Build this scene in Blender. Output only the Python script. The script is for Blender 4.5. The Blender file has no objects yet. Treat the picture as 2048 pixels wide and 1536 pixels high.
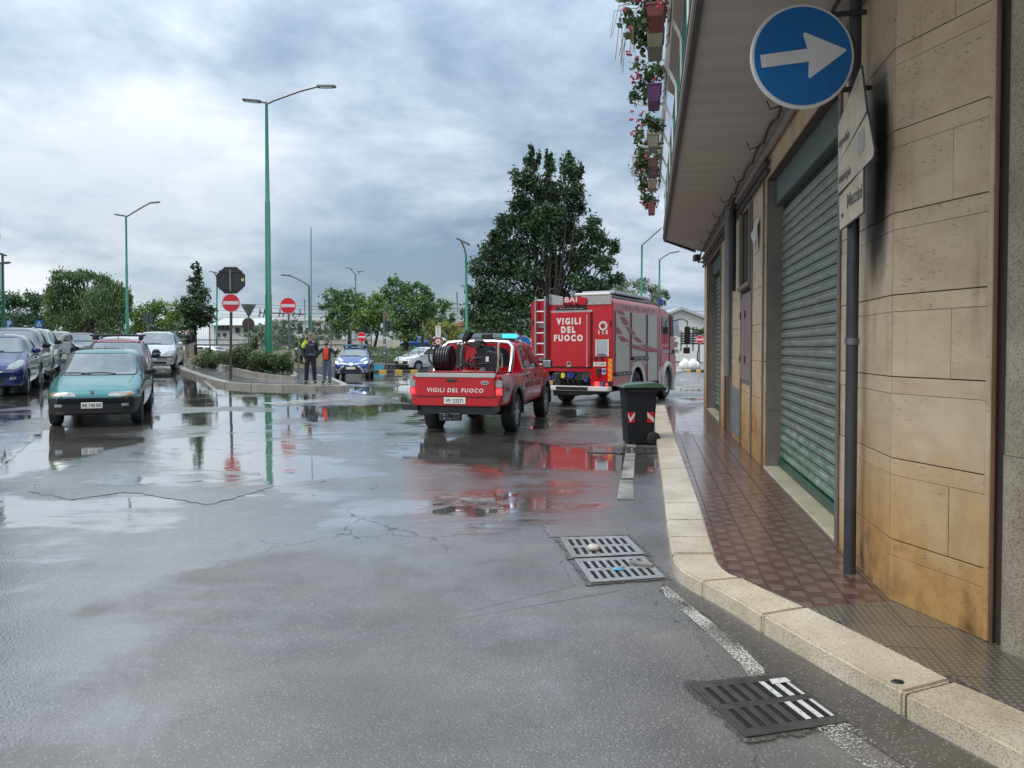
import bpy, bmesh, math, random
import numpy as np
from mathutils import Vector, Matrix
from mathutils.bvhtree import BVHTree
random.seed(7); RNG = np.random.default_rng(11)
R = math.radians
scene = bpy.context.scene
COL = scene.collection

# ------------------------------------------------------------------ camera
FPX, PX0, PY0, PITCH, CAM_H = 1539.0, 1024.0, 734.0, R(1.4), 1.5
cam_d = bpy.data.cameras.new('camera'); cam = bpy.data.objects.new('camera', cam_d); COL.objects.link(cam)
cam_d.sensor_width = 36; cam_d.lens = FPX / 2048 * 36; cam_d.shift_y = -(768 - PY0) / 2048
cam_d.clip_start = .05; cam_d.clip_end = 3000
cam.location = (0, 0, CAM_H); cam.rotation_euler = (R(90) - PITCH, 0, 0)
scene.camera = cam

# ------------------------------------------------------------------ world: overcast sky over a clear-sky base
SUN_EL, SUN_AZ = R(60), R(232)          # sun behind the camera, to its left (compass angle from +Y, clockwise)
world = bpy.data.worlds.new('World'); scene.world = world; world.use_nodes = True
def build_world():
    nt = world.node_tree; nt.nodes.clear(); N = nt.nodes.new; L = nt.links.new
    def math_(op, a, b=None, clamp=False):
        n = N('ShaderNodeMath'); n.operation = op; n.use_clamp = clamp
        for i, v in enumerate((a, b)):
            if v is None: continue
            if isinstance(v, (int, float)): n.inputs[i].default_value = v
            else: L(v, n.inputs[i])
        return n.outputs[0]
    out = N('ShaderNodeOutputWorld'); bg = N('ShaderNodeBackground'); L(bg.outputs[0], out.inputs[0])
    tc = N('ShaderNodeTexCoord'); sep = N('ShaderNodeSeparateXYZ'); L(tc.outputs['Generated'], sep.inputs[0])
    zc = math_('MAXIMUM', sep.outputs[2], 0.0)
    den = math_('ADD', zc, 0.30)
    cx = math_('DIVIDE', sep.outputs[0], den); cy = math_('DIVIDE', sep.outputs[1], den)
    cmb = N('ShaderNodeCombineXYZ'); L(cx, cmb.inputs[0]); L(cy, cmb.inputs[1]); L(math_('MULTIPLY', zc, 1.5), cmb.inputs[2])
    def noise(scale, detail, rough, dist, off):
        mp = N('ShaderNodeMapping'); mp.inputs['Location'].default_value = off; L(cmb.outputs[0], mp.inputs[0])
        n = N('ShaderNodeTexNoise'); n.inputs['Scale'].default_value = scale; n.inputs['Detail'].default_value = detail
        n.inputs['Roughness'].default_value = rough; n.inputs['Distortion'].default_value = dist
        L(mp.outputs[0], n.inputs['Vector']); return n.outputs[0]
    big = noise(0.85, 5, .52, .25, (3.1, 1.7, 0)); fine = noise(2.7, 9, .60, .2, (7.3, 2.2, 4)); gap = noise(0.85, 5, .5, .3, (1.2, 9.4, 2))
    mixv = math_('ADD', math_('MULTIPLY', big, .62), math_('MULTIPLY', fine, .38))
    ramp = N('ShaderNodeValToRGB'); L(mixv, ramp.inputs[0]); cr = ramp.color_ramp
    cr.elements[0].position = .39; cr.elements[0].color = (.22, .295, .40, 1)
    cr.elements[1].position = .615; cr.elements[1].color = (.74, .78, .82, 1)
    e = cr.elements.new(.455); e.color = (.325, .405, .505, 1)
    e = cr.elements.new(.53); e.color = (.505, .58, .665, 1)
    sky = N('ShaderNodeTexSky'); sky.sky_type = 'NISHITA'; sky.sun_disc = False
    sky.sun_elevation = SUN_EL; sky.sun_rotation = SUN_AZ; sky.dust_density = 1.5
    skys = N('ShaderNodeMix'); skys.data_type = 'RGBA'; skys.blend_type = 'MULTIPLY'; skys.inputs[0].default_value = 1
    L(sky.outputs[0], skys.inputs[6]); skys.inputs[7].default_value = (.075, .08, .085, 1)
    # gaps in the cloud, mostly low down
    low = math_('SUBTRACT', 1.0, math_('MULTIPLY', zc, 3.0), True)
    gm = N('ShaderNodeMapRange'); gm.inputs[1].default_value = .50; gm.inputs[2].default_value = .62; L(gap, gm.inputs[0])
    gfac = math_('MULTIPLY', math_('MULTIPLY', gm.outputs[0], low), .75)
    mix = N('ShaderNodeMix'); mix.data_type = 'RGBA'; L(gfac, mix.inputs[0]); L(ramp.outputs[0], mix.inputs[6]); L(skys.outputs[2], mix.inputs[7])
    # overcast skies brighten towards the zenith
    grad = math_('ADD', 0.66, math_('ADD', math_('MULTIPLY', zc, .10), math_('MULTIPLY', math_('MULTIPLY', zc, zc), 1.6)))
    mul = N('ShaderNodeMix'); mul.data_type = 'RGBA'; mul.blend_type = 'MULTIPLY'; mul.inputs[0].default_value = 1
    L(mix.outputs[2], mul.inputs[6]); gc = N('ShaderNodeCombineColor'); [L(grad, gc.inputs[i]) for i in range(3)]; L(gc.outputs[0], mul.inputs[7])
    L(mul.outputs[2], bg.inputs[0]); bg.inputs[1].default_value = 1.0
build_world()
sl = bpy.data.lights.new('sun', 'SUN'); sl.energy = 1.5; sl.angle = R(30); sl.color = (1, .95, .88)
sun = bpy.data.objects.new('sun', sl); COL.objects.link(sun)
sd = Vector((math.sin(SUN_AZ) * math.cos(SUN_EL), math.cos(SUN_AZ) * math.cos(SUN_EL), math.sin(SUN_EL)))
sun.rotation_euler = sd.to_track_quat('Z', 'Y').to_euler(); sun.location = (-10, -10, 30)
vs = scene.view_settings; scene.display_settings.display_device = 'sRGB'
vs.view_transform = 'Standard'; vs.look = 'None'; vs.exposure = 0.88; vs.gamma = 1.0; vs.use_curve_mapping = False
scene.render.engine = 'CYCLES'
scene.cycles.max_bounces = 6; scene.cycles.glossy_bounces = 4; scene.cycles.diffuse_bounces = 3; scene.cycles.transparent_max_bounces = 12
scene.cycles.use_denoising = True

# ------------------------------------------------------------------ placing: photo pixels (2048 wide) -> points of the place
FWD = Vector((0, math.cos(PITCH), -math.sin(PITCH))); UPV = Vector((0, math.sin(PITCH), math.cos(PITCH))); EYE = Vector((0, 0, CAM_H))
def ray(px, py): return Vector(((px - PX0) / FPX, 0, 0)) + UPV * (-(py - PY0) / FPX) + FWD
def sm(t):
    t = np.clip(t, 0, 1); return t * t * (3 - 2 * t)
def g(x, y):
    """height of the road: the side street on the left climbs gently"""
    p = -.454 * x + .891 * y; q = -.891 * x - .454 * y
    r = np.clip(p - 9, 0, 50)
    return .0245 * r * r / (r + 3) * sm((q + 10) / 8.0)
def G(px, py, dz=0.0):
    d = ray(px, py); f = lambda t: CAM_H + t * d.z - dz - float(g(t * d.x, t * d.y))
    a, t = .3, .3
    while f(t) > 0 and t < 900: a = t; t *= 1.03
    b = t
    for _ in range(40):
        m = (a + b) / 2
        if f(m) > 0: a = m
        else: b = m
    return EYE + d * b
def AT(px, py, depth):
    d = ray(px, py); return EYE + d * (depth / d.y)

# ------------------------------------------------------------------ tagging
def tag(o, label=None, cat=None, group=None, kind=None):
    if label: o['label'] = label
    if cat: o['category'] = cat
    if group: o['group'] = group
    if kind: o['kind'] = kind
    return o
def thing(name, label, cat, loc=(0, 0, 0), rotz=0, group=None, scale=1):
    o = bpy.data.objects.new(name, None); COL.objects.link(o); o.empty_display_size = .2
    o.location = loc; o.rotation_euler = (0, 0, rotz); o.scale = (scale,) * 3
    return tag(o, label, cat, group)
def struct(name, parent=None):
    o = bpy.data.objects.new(name, None); COL.objects.link(o); o['kind'] = 'structure'
    if parent: o.parent = parent
    return o
def dup(o, loc=None, rotz=None, label=None, parent=None):
    c = o.copy(); COL.objects.link(c)
    if parent is not None: c.parent = parent
    if loc is not None: c.location = loc
    if rotz is not None: c.rotation_euler = (0, 0, rotz)
    if label: c['label'] = label
    for ch in list(o.children): dup(ch, parent=c)
    return c

# ------------------------------------------------------------------ materials
MATS = {}
def nodes_of(m):
    nt = m.node_tree; return nt, nt.nodes.new, nt.links.new, nt.nodes['Principled BSDF']
def mat(name, col, rough=.5, metal=0, coat=0, spec=.5, var=0, vs=4, bump=0, bs=60, emit=0, stretch=None, dirt=None, world=False):
    if name in MATS: return MATS[name]
    m = bpy.data.materials.new(name); m.use_nodes = True; nt, N, L, b = nodes_of(m)
    b.inputs['Base Color'].default_value = (*col, 1); b.inputs['Roughness'].default_value = rough; b.inputs['Metallic'].default_value = metal
    b.inputs['Coat Weight'].default_value = coat; b.inputs['Coat Roughness'].default_value = .04; b.inputs['Specular IOR Level'].default_value = spec
    if emit: b.inputs['Emission Color'].default_value = (*col, 1); b.inputs['Emission Strength'].default_value = emit
    if var or bump:
        tc = N('ShaderNodeTexCoord'); src = N('ShaderNodeNewGeometry').outputs['Position'] if world else tc.outputs['Object']
        if stretch:
            mp = N('ShaderNodeMapping'); mp.inputs['Scale'].default_value = stretch; L(src, mp.inputs[0]); src = mp.outputs[0]
    if var:
        n = N('ShaderNodeTexNoise'); n.inputs['Scale'].default_value = vs; n.inputs['Detail'].default_value = 7; n.inputs['Roughness'].default_value = .62; L(src, n.inputs['Vector'])
        mr = N('ShaderNodeMapRange'); mr.inputs[1].default_value = .3; mr.inputs[2].default_value = .7; L(n.outputs[0], mr.inputs[0])
        mx = N('ShaderNodeMix'); mx.data_type = 'RGBA'; L(mr.outputs[0], mx.inputs[0])
        lo = dirt if dirt else tuple(c * (1 - var) for c in col)
        mx.inputs[6].default_value = (*lo, 1); mx.inputs[7].default_value = (*[min(1, c * (1 + var * .6)) for c in col], 1)
        L(mx.outputs[2], b.inputs['Base Color'])
        m2 = N('ShaderNodeMapRange'); m2.inputs[3].default_value = max(.02, rough * .75); m2.inputs[4].default_value = min(1, rough * 1.25); L(n.outputs[0], m2.inputs[0]); L(m2.outputs[0], b.inputs['Roughness'])
    if bump:
        n = N('ShaderNodeTexNoise'); n.inputs['Scale'].default_value = bs; n.inputs['Detail'].default_value = 4; L(src, n.inputs['Vector'])
        bp = N('ShaderNodeBump'); bp.inputs['Strength'].default_value = bump; bp.inputs['Distance'].default_value = .01; L(n.outputs[0], bp.inputs['Height']); L(bp.outputs[0], b.inputs['Normal'])
    MATS[name] = m; return m
def leafmat(name, dark, light, trans=.3):
    if name in MATS: return MATS[name]
    m = bpy.data.materials.new(name); m.use_nodes = True; nt, N, L, b = nodes_of(m)
    at = N('ShaderNodeAttribute'); at.attribute_name = 'tint'
    mx = N('ShaderNodeMix'); mx.data_type = 'RGBA'; L(at.outputs['Fac'], mx.inputs[0]); mx.inputs[6].default_value = (*dark, 1); mx.inputs[7].default_value = (*light, 1)
    L(mx.outputs[2], b.inputs['Base Color']); b.inputs['Roughness'].default_value = .45; b.inputs['Specular IOR Level'].default_value = .4
    tr = N('ShaderNodeBsdfTranslucent'); L(mx.outputs[2], tr.inputs[0]); ms = N('ShaderNodeMixShader'); ms.inputs[0].default_value = trans
    L(b.outputs[0], ms.inputs[1]); L(tr.outputs[0], ms.inputs[2]); L(ms.outputs[0], nt.nodes['Material Output'].inputs[0])
    MATS[name] = m; return m
def paint(name, col, metal=.25, rough=.28): return mat(name, col, rough, metal, coat=1.0, var=.06, vs=3)
M_GLASS = mat('window_glass', (.022, .030, .032), .08, 0, spec=.45)
M_GLASSL = mat('windscreen_glass', (.12, .145, .15), .06, 0, coat=.6, spec=.8, var=.5, vs=2.2)  # mottled base colour stands in for trees reflected in the glass
M_BLACK = mat('black_plastic', (.012, .013, .014), .45, var=.2, vs=6)
M_RUBBER = mat('tyre_rubber', (.014, .014, .015), .7, var=.3, vs=9, bump=.2, bs=90)
M_ALU = mat('alloy_grey', (.38, .39, .40), .35, .8, var=.15)
M_CHROME = mat('chrome', (.75, .76, .77), .12, 1)
M_WHITE = mat('white_paint', (.72, .72, .70), .4, var=.06)
M_PLATE = mat('plate_white', (.62, .62, .58), .4, var=.05)
M_INK = mat('ink_black', (.012, .012, .014), .5)
M_LAMP = mat('lamp_glass', (.33, .33, .31), .1, .25, coat=1, var=.55, vs=14)
M_LAMPON = mat('headlamp_lit', (1.0, .86, .62), .2, emit=4.0)
M_TAIL = mat('tail_red', (.55, .012, .015), .15, coat=1, emit=.35)
M_RED = mat('sign_red', (.60, .018, .03), .35, var=.1)
M_SIGNW = mat('sign_white', (.62, .62, .60), .4, var=.08)
M_SBLUE = mat('sign_blue', (.004, .135, .38), .38, var=.14, vs=3)
M_STEEL = mat('galvanised_steel', (.20, .21, .215), .45, .7, var=.25, vs=9)
M_DARKST = mat('dark_steel', (.045, .047, .05), .5, .4, var=.3, vs=8)
M_GREENP = mat('green_enamel', (.006, .16, .085), .35, coat=.4, var=.12, vs=2)

# ------------------------------------------------------------------ mesh building
class MB:
    def __init__(s): s.v = []; s.f = []; s.m = []
    def add(s, verts, faces, mi=0):
        o = len(s.v); s.v += [tuple(v) for v in verts]; s.f += [tuple(i + o for i in f) for f in faces]; s.m += [mi] * len(faces); return s
    def box(s, c, d, mi=0, rot=None):
        x, y, z = d[0] / 2, d[1] / 2, d[2] / 2
        vs = [Vector((a * x, b * y, e * z)) for a in (-1, 1) for b in (-1, 1) for e in (-1, 1)]
        if rot is not None: vs = [rot @ v for v in vs]
        return s.add([v + Vector(c) for v in vs], [(0, 1, 3, 2), (4, 6, 7, 5), (0, 4, 5, 1), (2, 3, 7, 6), (0, 2, 6, 4), (1, 5, 7, 3)], mi)
    def tube(s, pts, r, n=8, mi=0, caps=True):
        pts = [Vector(p) for p in pts]; rs = r if isinstance(r, (list, tuple)) else [r] * len(pts); vs = []; fs = []
        t0 = (pts[1] - pts[0]).normalized(); a = t0.orthogonal().normalized()
        for i, p in enumerate(pts):
            t = (pts[min(i + 1, len(pts) - 1)] - pts[max(i - 1, 0)]).normalized()
            a = (a - t * a.dot(t)).normalized(); b = t.cross(a)
            for k in range(n):
                w = 2 * math.pi * k / n; vs.append(p + (a * math.cos(w) + b * math.sin(w)) * rs[i])
        for i in range(len(pts) - 1):
            for k in range(n): fs.append((i * n + k, i * n + (k + 1) % n, (i + 1) * n + (k + 1) % n, (i + 1) * n + k))
        if caps: fs.append(tuple(range(n - 1, -1, -1))); fs.append(tuple((len(pts) - 1) * n + k for k in range(n)))
        return s.add(vs, fs, mi)
    def lathe(s, prof, n=24, mi=0, axis='z', c=(0, 0, 0), closed=False):
        vs = []; fs = []; k = len(prof)
        for i in range(n):
            w = 2 * math.pi * i / n; cw, sw = math.cos(w), math.sin(w)
            for r, h in prof:
                p = (r * cw, r * sw, h) if axis == 'z' else ((h, r * cw, r * sw) if axis == 'x' else (r * sw, h, r * cw))
                vs.append(Vector(p) + Vector(c))
        for i in range(n):
            j = (i + 1) % n
            for q in range(k if closed else k - 1):
                q2 = (q + 1) % k; fs.append((i * k + q, j * k + q, j * k + q2, i * k + q2))
        return s.add(vs, fs, mi)
    def prism(s, poly, up, mi=0):
        """poly: 3-D outline, extruded by the vector up"""
        n = len(poly); up = Vector(up); vs = [Vector(p) for p in poly] + [Vector(p) + up for p in poly]
        return s.add(vs, [tuple(range(n - 1, -1, -1)), tuple(range(n, 2 * n))] + [(i, (i + 1) % n, n + (i + 1) % n, n + i) for i in range(n)], mi)
    def ball(s, c, r, n=10, mi=0):
        r = r if isinstance(r, (tuple, list)) else (r, r, r); vs = [(c[0], c[1], c[2] + r[2])]; m = n // 2; fs = []
        for i in range(1, m):
            th = math.pi * i / m
            for k in range(n):
                w = 2 * math.pi * k / n; vs.append((c[0] + r[0] * math.sin(th) * math.cos(w), c[1] + r[1] * math.sin(th) * math.sin(w), c[2] + r[2] * math.cos(th)))
        vs.append((c[0], c[1], c[2] - r[2]))
        for k in range(n): fs.append((0, 1 + k, 1 + (k + 1) % n)); fs.append((len(vs) - 1, 1 + (m - 2) * n + (k + 1) % n, 1 + (m - 2) * n + k))
        for i in range(m - 2):
            for k in range(n): fs.append((1 + i * n + k, 1 + (i + 1) * n + k, 1 + (i + 1) * n + (k + 1) % n, 1 + i * n + (k + 1) % n))
        return s.add(vs, fs, mi)
    def mesh(s, name, mats, bevel=0, seg=1, smooth=None):
        me = bpy.data.meshes.new(name); me.from_pydata(s.v, [], s.f); me.polygons.foreach_set('material_index', s.m)
        for m in (mats if isinstance(mats, (list, tuple)) else [mats]): me.materials.append(m)
        bm = bmesh.new(); bm.from_mesh(me)
        bmesh.ops.recalc_face_normals(bm, faces=bm.faces)
        if bevel:
            es = [e for e in bm.edges if len(e.link_faces) == 2 and e.calc_face_angle(0) > .6]
            if es: bmesh.ops.bevel(bm, geom=es, offset=bevel, segments=seg, affect='EDGES', clamp_overlap=True)
        bm.to_mesh(me); bm.free()
        if smooth:
            me.polygons.foreach_set('use_smooth', [True] * len(me.polygons)); me.set_sharp_from_angle(angle=R(smooth))
        return me
    def build(s, name, mats, parent=None, bevel=0, seg=1, smooth=None):
        o = bpy.data.objects.new(name, s.mesh(name, mats, bevel, seg, smooth)); COL.objects.link(o)
        if parent: o.parent = parent
        return o
def obj(name, me, parent=None, loc=None):
    o = bpy.data.objects.new(name, me); COL.objects.link(o)
    if parent: o.parent = parent
    if loc is not None: o.location = loc
    return o
def baked(o, name=None):
    """apply the modifiers of o into a plain mesh"""
    dg = bpy.context.evaluated_depsgraph_get(); me = bpy.data.meshes.new_from_object(o.evaluated_get(dg)); o.modifiers.clear(); old = o.data; o.data = me
    return o
def text(name, s, size, m, parent, loc, xdir, updir, bold=.0, extrude=.002, spacing=1.0, align='CENTER', shear=0, xscale=1.0):
    c = bpy.data.curves.new(name, 'FONT'); c.body = s; c.size = size; c.align_x = align; c.align_y = 'CENTER'; c.offset = bold; c.extrude = extrude; c.space_character = spacing; c.shear = shear; c.resolution_u = 3
    t = bpy.data.objects.new('tmp', c); COL.objects.link(t); dg = bpy.context.evaluated_depsgraph_get()
    me = bpy.data.meshes.new_from_object(t.evaluated_get(dg)); bpy.data.objects.remove(t); bpy.data.curves.remove(c)
    X = Vector(xdir).normalized(); Y = Vector(updir); Y = (Y - X * Y.dot(X)).normalized(); Z = X.cross(Y)
    mt = Matrix((X, Y, Z)).transposed().to_4x4(); mt.translation = Vector(loc)
    me.transform(mt @ Matrix.Diagonal((xscale, 1, 1, 1))); me.materials.clear(); me.materials.append(m); me.name = name
    return obj(name, me, parent)
def loft(stations, ds=.07, ysm=3, rsub=4, rsm=1):
    """stations: [(y, [(x,z)...])] of half sections; dense, smoothed, mirrored and closed"""
    ys = np.array([s[0] for s in stations]); P = np.array([s[1] for s in stations], float)     # S,K,2
    o = np.argsort(ys); ys = ys[o]; P = P[o]
    n = max(8, int((ys[-1] - ys[0]) / ds)); yy = np.linspace(ys[0], ys[-1], n)
    yy = np.sort(np.concatenate([yy, [ys[0] + .015, ys[0] + .04, ys[-1] - .015, ys[-1] - .04]]))
    K = P.shape[1]; D = np.zeros((len(yy), K, 2))
    for k in range(K):
        for c in range(2): D[:, k, c] = np.interp(yy, ys, P[:, k, c])
    for _ in range(ysm): D[1:-1] = (D[:-2] + 2 * D[1:-1] + D[2:]) / 4
    kk = np.linspace(0, K - 1, (K - 1) * rsub + 1); E = np.zeros((len(yy), len(kk), 2))
    for i in range(len(yy)):
        for c in range(2): E[i, :, c] = np.interp(kk, np.arange(K), D[i, :, c])
    for _ in range(rsm): E[:, 1:-1] = (E[:, :-2] + 2 * E[:, 1:-1] + E[:, 2:]) / 4
    mb = MB(); nk = len(kk); vs = []
    for i in range(len(yy)):
        right = [(E[i, k, 0], yy[i], E[i, k, 1]) for k in range(nk)]
        left = [(-x, y, z) for x, y, z in right[1:-1]][::-1]; vs += right + left
    m = 2 * nk - 2; fs = []
    for i in range(len(yy) - 1):
        for k in range(m): fs.append((i * m + k, i * m + (k + 1) % m, (i + 1) * m + (k + 1) % m, (i + 1) * m + k))
    fs.append(tuple(range(m))); fs.append(tuple(range((len(yy) - 1) * m, len(yy) * m))[::-1])
    mb.add(vs, fs); return mb
def boolean(o, cutter, op='DIFFERENCE'):
    md = o.modifiers.new('cut', 'BOOLEAN'); md.object = cutter; md.operation = op; md.solver = 'EXACT'
    baked(o); bpy.data.objects.remove(cutter); return o
def bvh_of(me):
    bm = bmesh.new(); bm.from_mesh(me); t = BVHTree.FromBMesh(bm); bm.free(); return t
def chaikin(pts, it):
    """round the corners of an outline: it = 1 a little, 2 more"""
    f = .13 if it == 1 else .27; n = len(pts); out = []
    for i in range(n):
        p, a, b = np.array(pts[i], float), np.array(pts[i - 1], float), np.array(pts[(i + 1) % n], float)
        la, lb = np.linalg.norm(a - p), np.linalg.norm(b - p); m = min(la, lb) * 1.5; q0 = p + (a - p) * f * min(1, m / max(la, 1e-6)); q1 = p + (b - p) * f * min(1, m / max(lb, 1e-6))
        for t in (0, .33, .67, 1): out.append(tuple(q0 * (1 - t) ** 2 + p * 2 * t * (1 - t) + q1 * t * t))
    return out
def chaikin_old(pts, it):
    for _ in range(it):
        q = []
        for i in range(len(pts)):
            a, b = np.array(pts[i], float), np.array(pts[(i + 1) % len(pts)], float); q += [tuple(a * .75 + b * .25), tuple(a * .25 + b * .75)]
        pts = q
    return pts
def decal(name, bvh, pts, axis, m, parent, off=.006, rnd=2, rings=4, sub=3, skirt=True):
    """a thin shell lying on a body: outline pts in the view along axis ('+y' front, '-y' rear, '+x'/'-x' sides, 'z' top)"""
    pts = chaikin(pts, rnd) if rnd else pts
    q = []
    for i in range(len(pts)):
        a, b = np.array(pts[i], float), np.array(pts[(i + 1) % len(pts)], float); k = max(1, int(np.linalg.norm(b - a) / .07 + .5))
        q += [tuple(a + (b - a) * j / k) for j in range(k)]
    pts = q; sz = np.ptp(np.array(pts), axis=0); rings = max(rings, min(16, int(max(sz) / .09))) if skirt else rings
    P = np.array(pts); c = (P.max(0) + P.min(0)) / 2; n = len(P)
    dirs = {'+y': (0, -1, 0), '-y': (0, 1, 0), '+x': (-1, 0, 0), '-x': (1, 0, 0), 'z': (0, 0, -1)}; d = Vector(dirs[axis])
    def proj(a, b, of):
        p = {'y': (a, 0, b), 'x': (0, a, b), 'z': (a, b, 0)}[axis[-1]]; p = Vector(p) - d * 20
        h, nr, _, _ = bvh.ray_cast(p, d)
        if h is None:
            q = p + d * 20; h, nr, _, _ = bvh.find_nearest(q)
        return h - d * of
    vs = [proj(c[0], c[1], off)]; fs = []
    for r in range(1, rings + 1):
        for a, b in (c + (P - c) * r / rings): vs.append(proj(a, b, off))
    for i in range(n): fs.append((0, 1 + i, 1 + (i + 1) % n))
    for r in range(rings - 1):
        for i in range(n): fs.append((1 + r * n + i, 1 + (r + 1) * n + i, 1 + (r + 1) * n + (i + 1) % n, 1 + r * n + (i + 1) % n))
    if skirt:
        o = 1 + (rings - 1) * n; o2 = len(vs)
        for i in range(n): vs.append(Vector(vs[o + i]) + d * (off + .006))
        for i in range(n): fs.append((o + i, o2 + i, o2 + (i + 1) % n, o + (i + 1) % n))
    return MB().add(vs, fs).build(name, m, parent, smooth=50)
# ================================================================== ROAD
def road_material(name, wet_bias=0.0, tint=(.105, .098, .090), grain=1.0, soft=0.0, coatk=1.0):
    m = bpy.data.materials.new(name); m.use_nodes = True; nt, N, L, b = nodes_of(m)
    def mth(op, a, bb=None, clamp=False):
        n = N('ShaderNodeMath'); n.operation = op; n.use_clamp = clamp
        for i, v in enumerate((a, bb)):
            if v is None: continue
            if isinstance(v, (int, float)): n.inputs[i].default_value = v
            else: L(v, n.inputs[i])
        return n.outputs[0]
    def mapr(v, a, c, d=0.0, e=1.0, smooth=False):
        n = N('ShaderNodeMapRange'); n.inputs[1].default_value = a; n.inputs[2].default_value = c; n.inputs[3].default_value = d; n.inputs[4].default_value = e
        if smooth: n.interpolation_type = 'SMOOTHSTEP'
        L(v, n.inputs[0]); return n.outputs[0]
    geo = N('ShaderNodeNewGeometry'); pos = geo.outputs['Position']; sep = N('ShaderNodeSeparateXYZ'); L(pos, sep.inputs[0])
    def noise(scale, detail=5, rough=.55, dist=0, stretch=(1, 1, 1), off=(0, 0, 0)):
        mp = N('ShaderNodeMapping'); mp.inputs['Scale'].default_value = stretch; mp.inputs['Location'].default_value = off; L(pos, mp.inputs[0])
        n = N('ShaderNodeTexNoise'); n.inputs['Scale'].default_value = scale; n.inputs['Detail'].default_value = detail; n.inputs['Roughness'].default_value = rough; n.inputs['Distortion'].default_value = dist
        L(mp.outputs[0], n.inputs[0]); return n.outputs[0]
    def mixc(f, a, c):
        n = N('ShaderNodeMix'); n.data_type = 'RGBA'
        if isinstance(f, float): n.inputs[0].default_value = f
        else: L(f, n.inputs[0])
        for i, v in ((6, a), (7, c)):
            if isinstance(v, tuple): n.inputs[i].default_value = (*v, 1)
            else: L(v, n.inputs[i])
        return n.outputs[2]
    # standing water lies in broad shallow dips, more of it in the junction than close to the kerb corner
    w = noise(.33, 6, .55, .7, (1, .75, 1), (4.2, 1.3, 0))
    dip = mapr(sep.outputs[1], 3.5, 8.5, -.045, .045, True)
    left = mapr(sep.outputs[0], -2.6, 1.2, .03, -.08, True)
    wsum = mth('ADD', mth('ADD', mth('ADD', w, dip), left), mth('ADD', mth('MULTIPLY', mth('SUBTRACT', noise(2.2, 5, .6, .5, (.55, 1.3, 1), (5, 5, 5)), .5), .22), wet_bias))
    water = mapr(wsum, .485, .575, 0, 1, True)
    film = mapr(wsum, .34, .52, 0, 1, True)
    # colour: binder, pale aggregate, brown silt, cracks
    vor = N('ShaderNodeTexVoronoi'); vor.inputs['Scale'].default_value = 78; L(pos, vor.inputs[0])
    agg = mth('MULTIPLY', mapr(vor.outputs['Distance'], .42, .22), mapr(vor.outputs['Color'], .50, .72))
    col = mixc(mapr(noise(1.1, 6, .6), .35, .68), tuple(c * .72 for c in tint), tuple(c * 1.35 for c in tint))
    col = mixc(mth('MULTIPLY', agg, .7 * min(grain, 1)), col, (.34, .315, .28))
    col = mixc(mapr(noise(.55, 5, .6, .4, off=(9, 2, 0)), .48, .72, 0, .6), col, (.070, .056, .040))
    cr = N('ShaderNodeTexVoronoi'); cr.feature = 'DISTANCE_TO_EDGE'; cr.inputs['Scale'].default_value = .75
    dsp = N('ShaderNodeMix'); dsp.data_type = 'RGBA'; dsp.blend_type = 'ADD'; dsp.inputs[0].default_value = .38
    nz = N('ShaderNodeTexNoise'); nz.inputs['Scale'].default_value = 3.2; nz.inputs['Detail'].default_value = 8; L(pos, nz.inputs[0])
    L(pos, dsp.inputs[6]); L(nz.outputs['Color'], dsp.inputs[7]); L(dsp.outputs[2], cr.inputs[0])
    crack = mth('MULTIPLY', mapr(cr.outputs['Distance'], .0015, .006, 1, 0), mth('MULTIPLY', mapr(noise(.5, 4, off=(3, 8, 1)), .47, .55), mapr(sep.outputs[1], 4.6, 6.2, .0, 1, True)))
    col = mixc(crack, col, (.012, .012, .012))
    L(col, b.inputs['Base Color'])
    # surface
    rb = mapr(noise(1.4, 5), .3, .7, .30, .60)
    nt_r = N('ShaderNodeMix'); nt_r.data_type = 'FLOAT'; L(film, nt_r.inputs[0]); L(rb, nt_r.inputs[2]); nt_r.inputs[3].default_value = .22
    nt_r2 = N('ShaderNodeMix'); nt_r2.data_type = 'FLOAT'; L(water, nt_r2.inputs[0]); L(nt_r.outputs[0], nt_r2.inputs[2]); nt_r2.inputs[3].default_value = .03
    L(nt_r2.outputs[0], b.inputs['Roughness']); b.inputs['Specular IOR Level'].default_value = .9
    b.inputs['IOR'].default_value = 1.5
    sheen = mapr(mth('ADD', mth('ADD', wsum, mapr(sep.outputs[0], -.2, 1.2, .07, -.02, True)), mth('MULTIPLY', mth('SUBTRACT', noise(.8, 6, .62, .6, (1, .8, 1), (2, 6, 3)), .5), .50)), .36, .51, 0, 1, True)
    L(mth('MULTIPLY', mapr(sheen, 0, 1, .16 * coatk, 1.0 * coatk), mth('SUBTRACT', 1.0, mth('MULTIPLY', crack, .9))), b.inputs['Coat Weight'])
    b.inputs['Coat IOR'].default_value = 2.25
    cro = N('ShaderNodeMix'); cro.data_type = 'FLOAT'; L(film, cro.inputs[0]); cro.inputs[2].default_value = .24; cro.inputs[3].default_value = .085
    cro2 = N('ShaderNodeMix'); cro2.data_type = 'FLOAT'; L(water, cro2.inputs[0]); L(cro.outputs[0], cro2.inputs[2]); cro2.inputs[3].default_value = .022
    L(cro2.outputs[0], b.inputs['Coat Roughness'])
    gr = mth('MULTIPLY', mth('ADD', mth('MULTIPLY', noise(70, 4, .65), 1.3), mth('MULTIPLY', vor.outputs['Distance'], 1.1)), mth('SUBTRACT', 1.0, water))
    und = mth('MULTIPLY', noise(3.2, 3, .5, .5), .9)
    h = mth('ADD', mth('MULTIPLY', gr, .9 * grain), mth('SUBTRACT', und, mth('MULTIPLY', crack, 1.2)))
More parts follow.
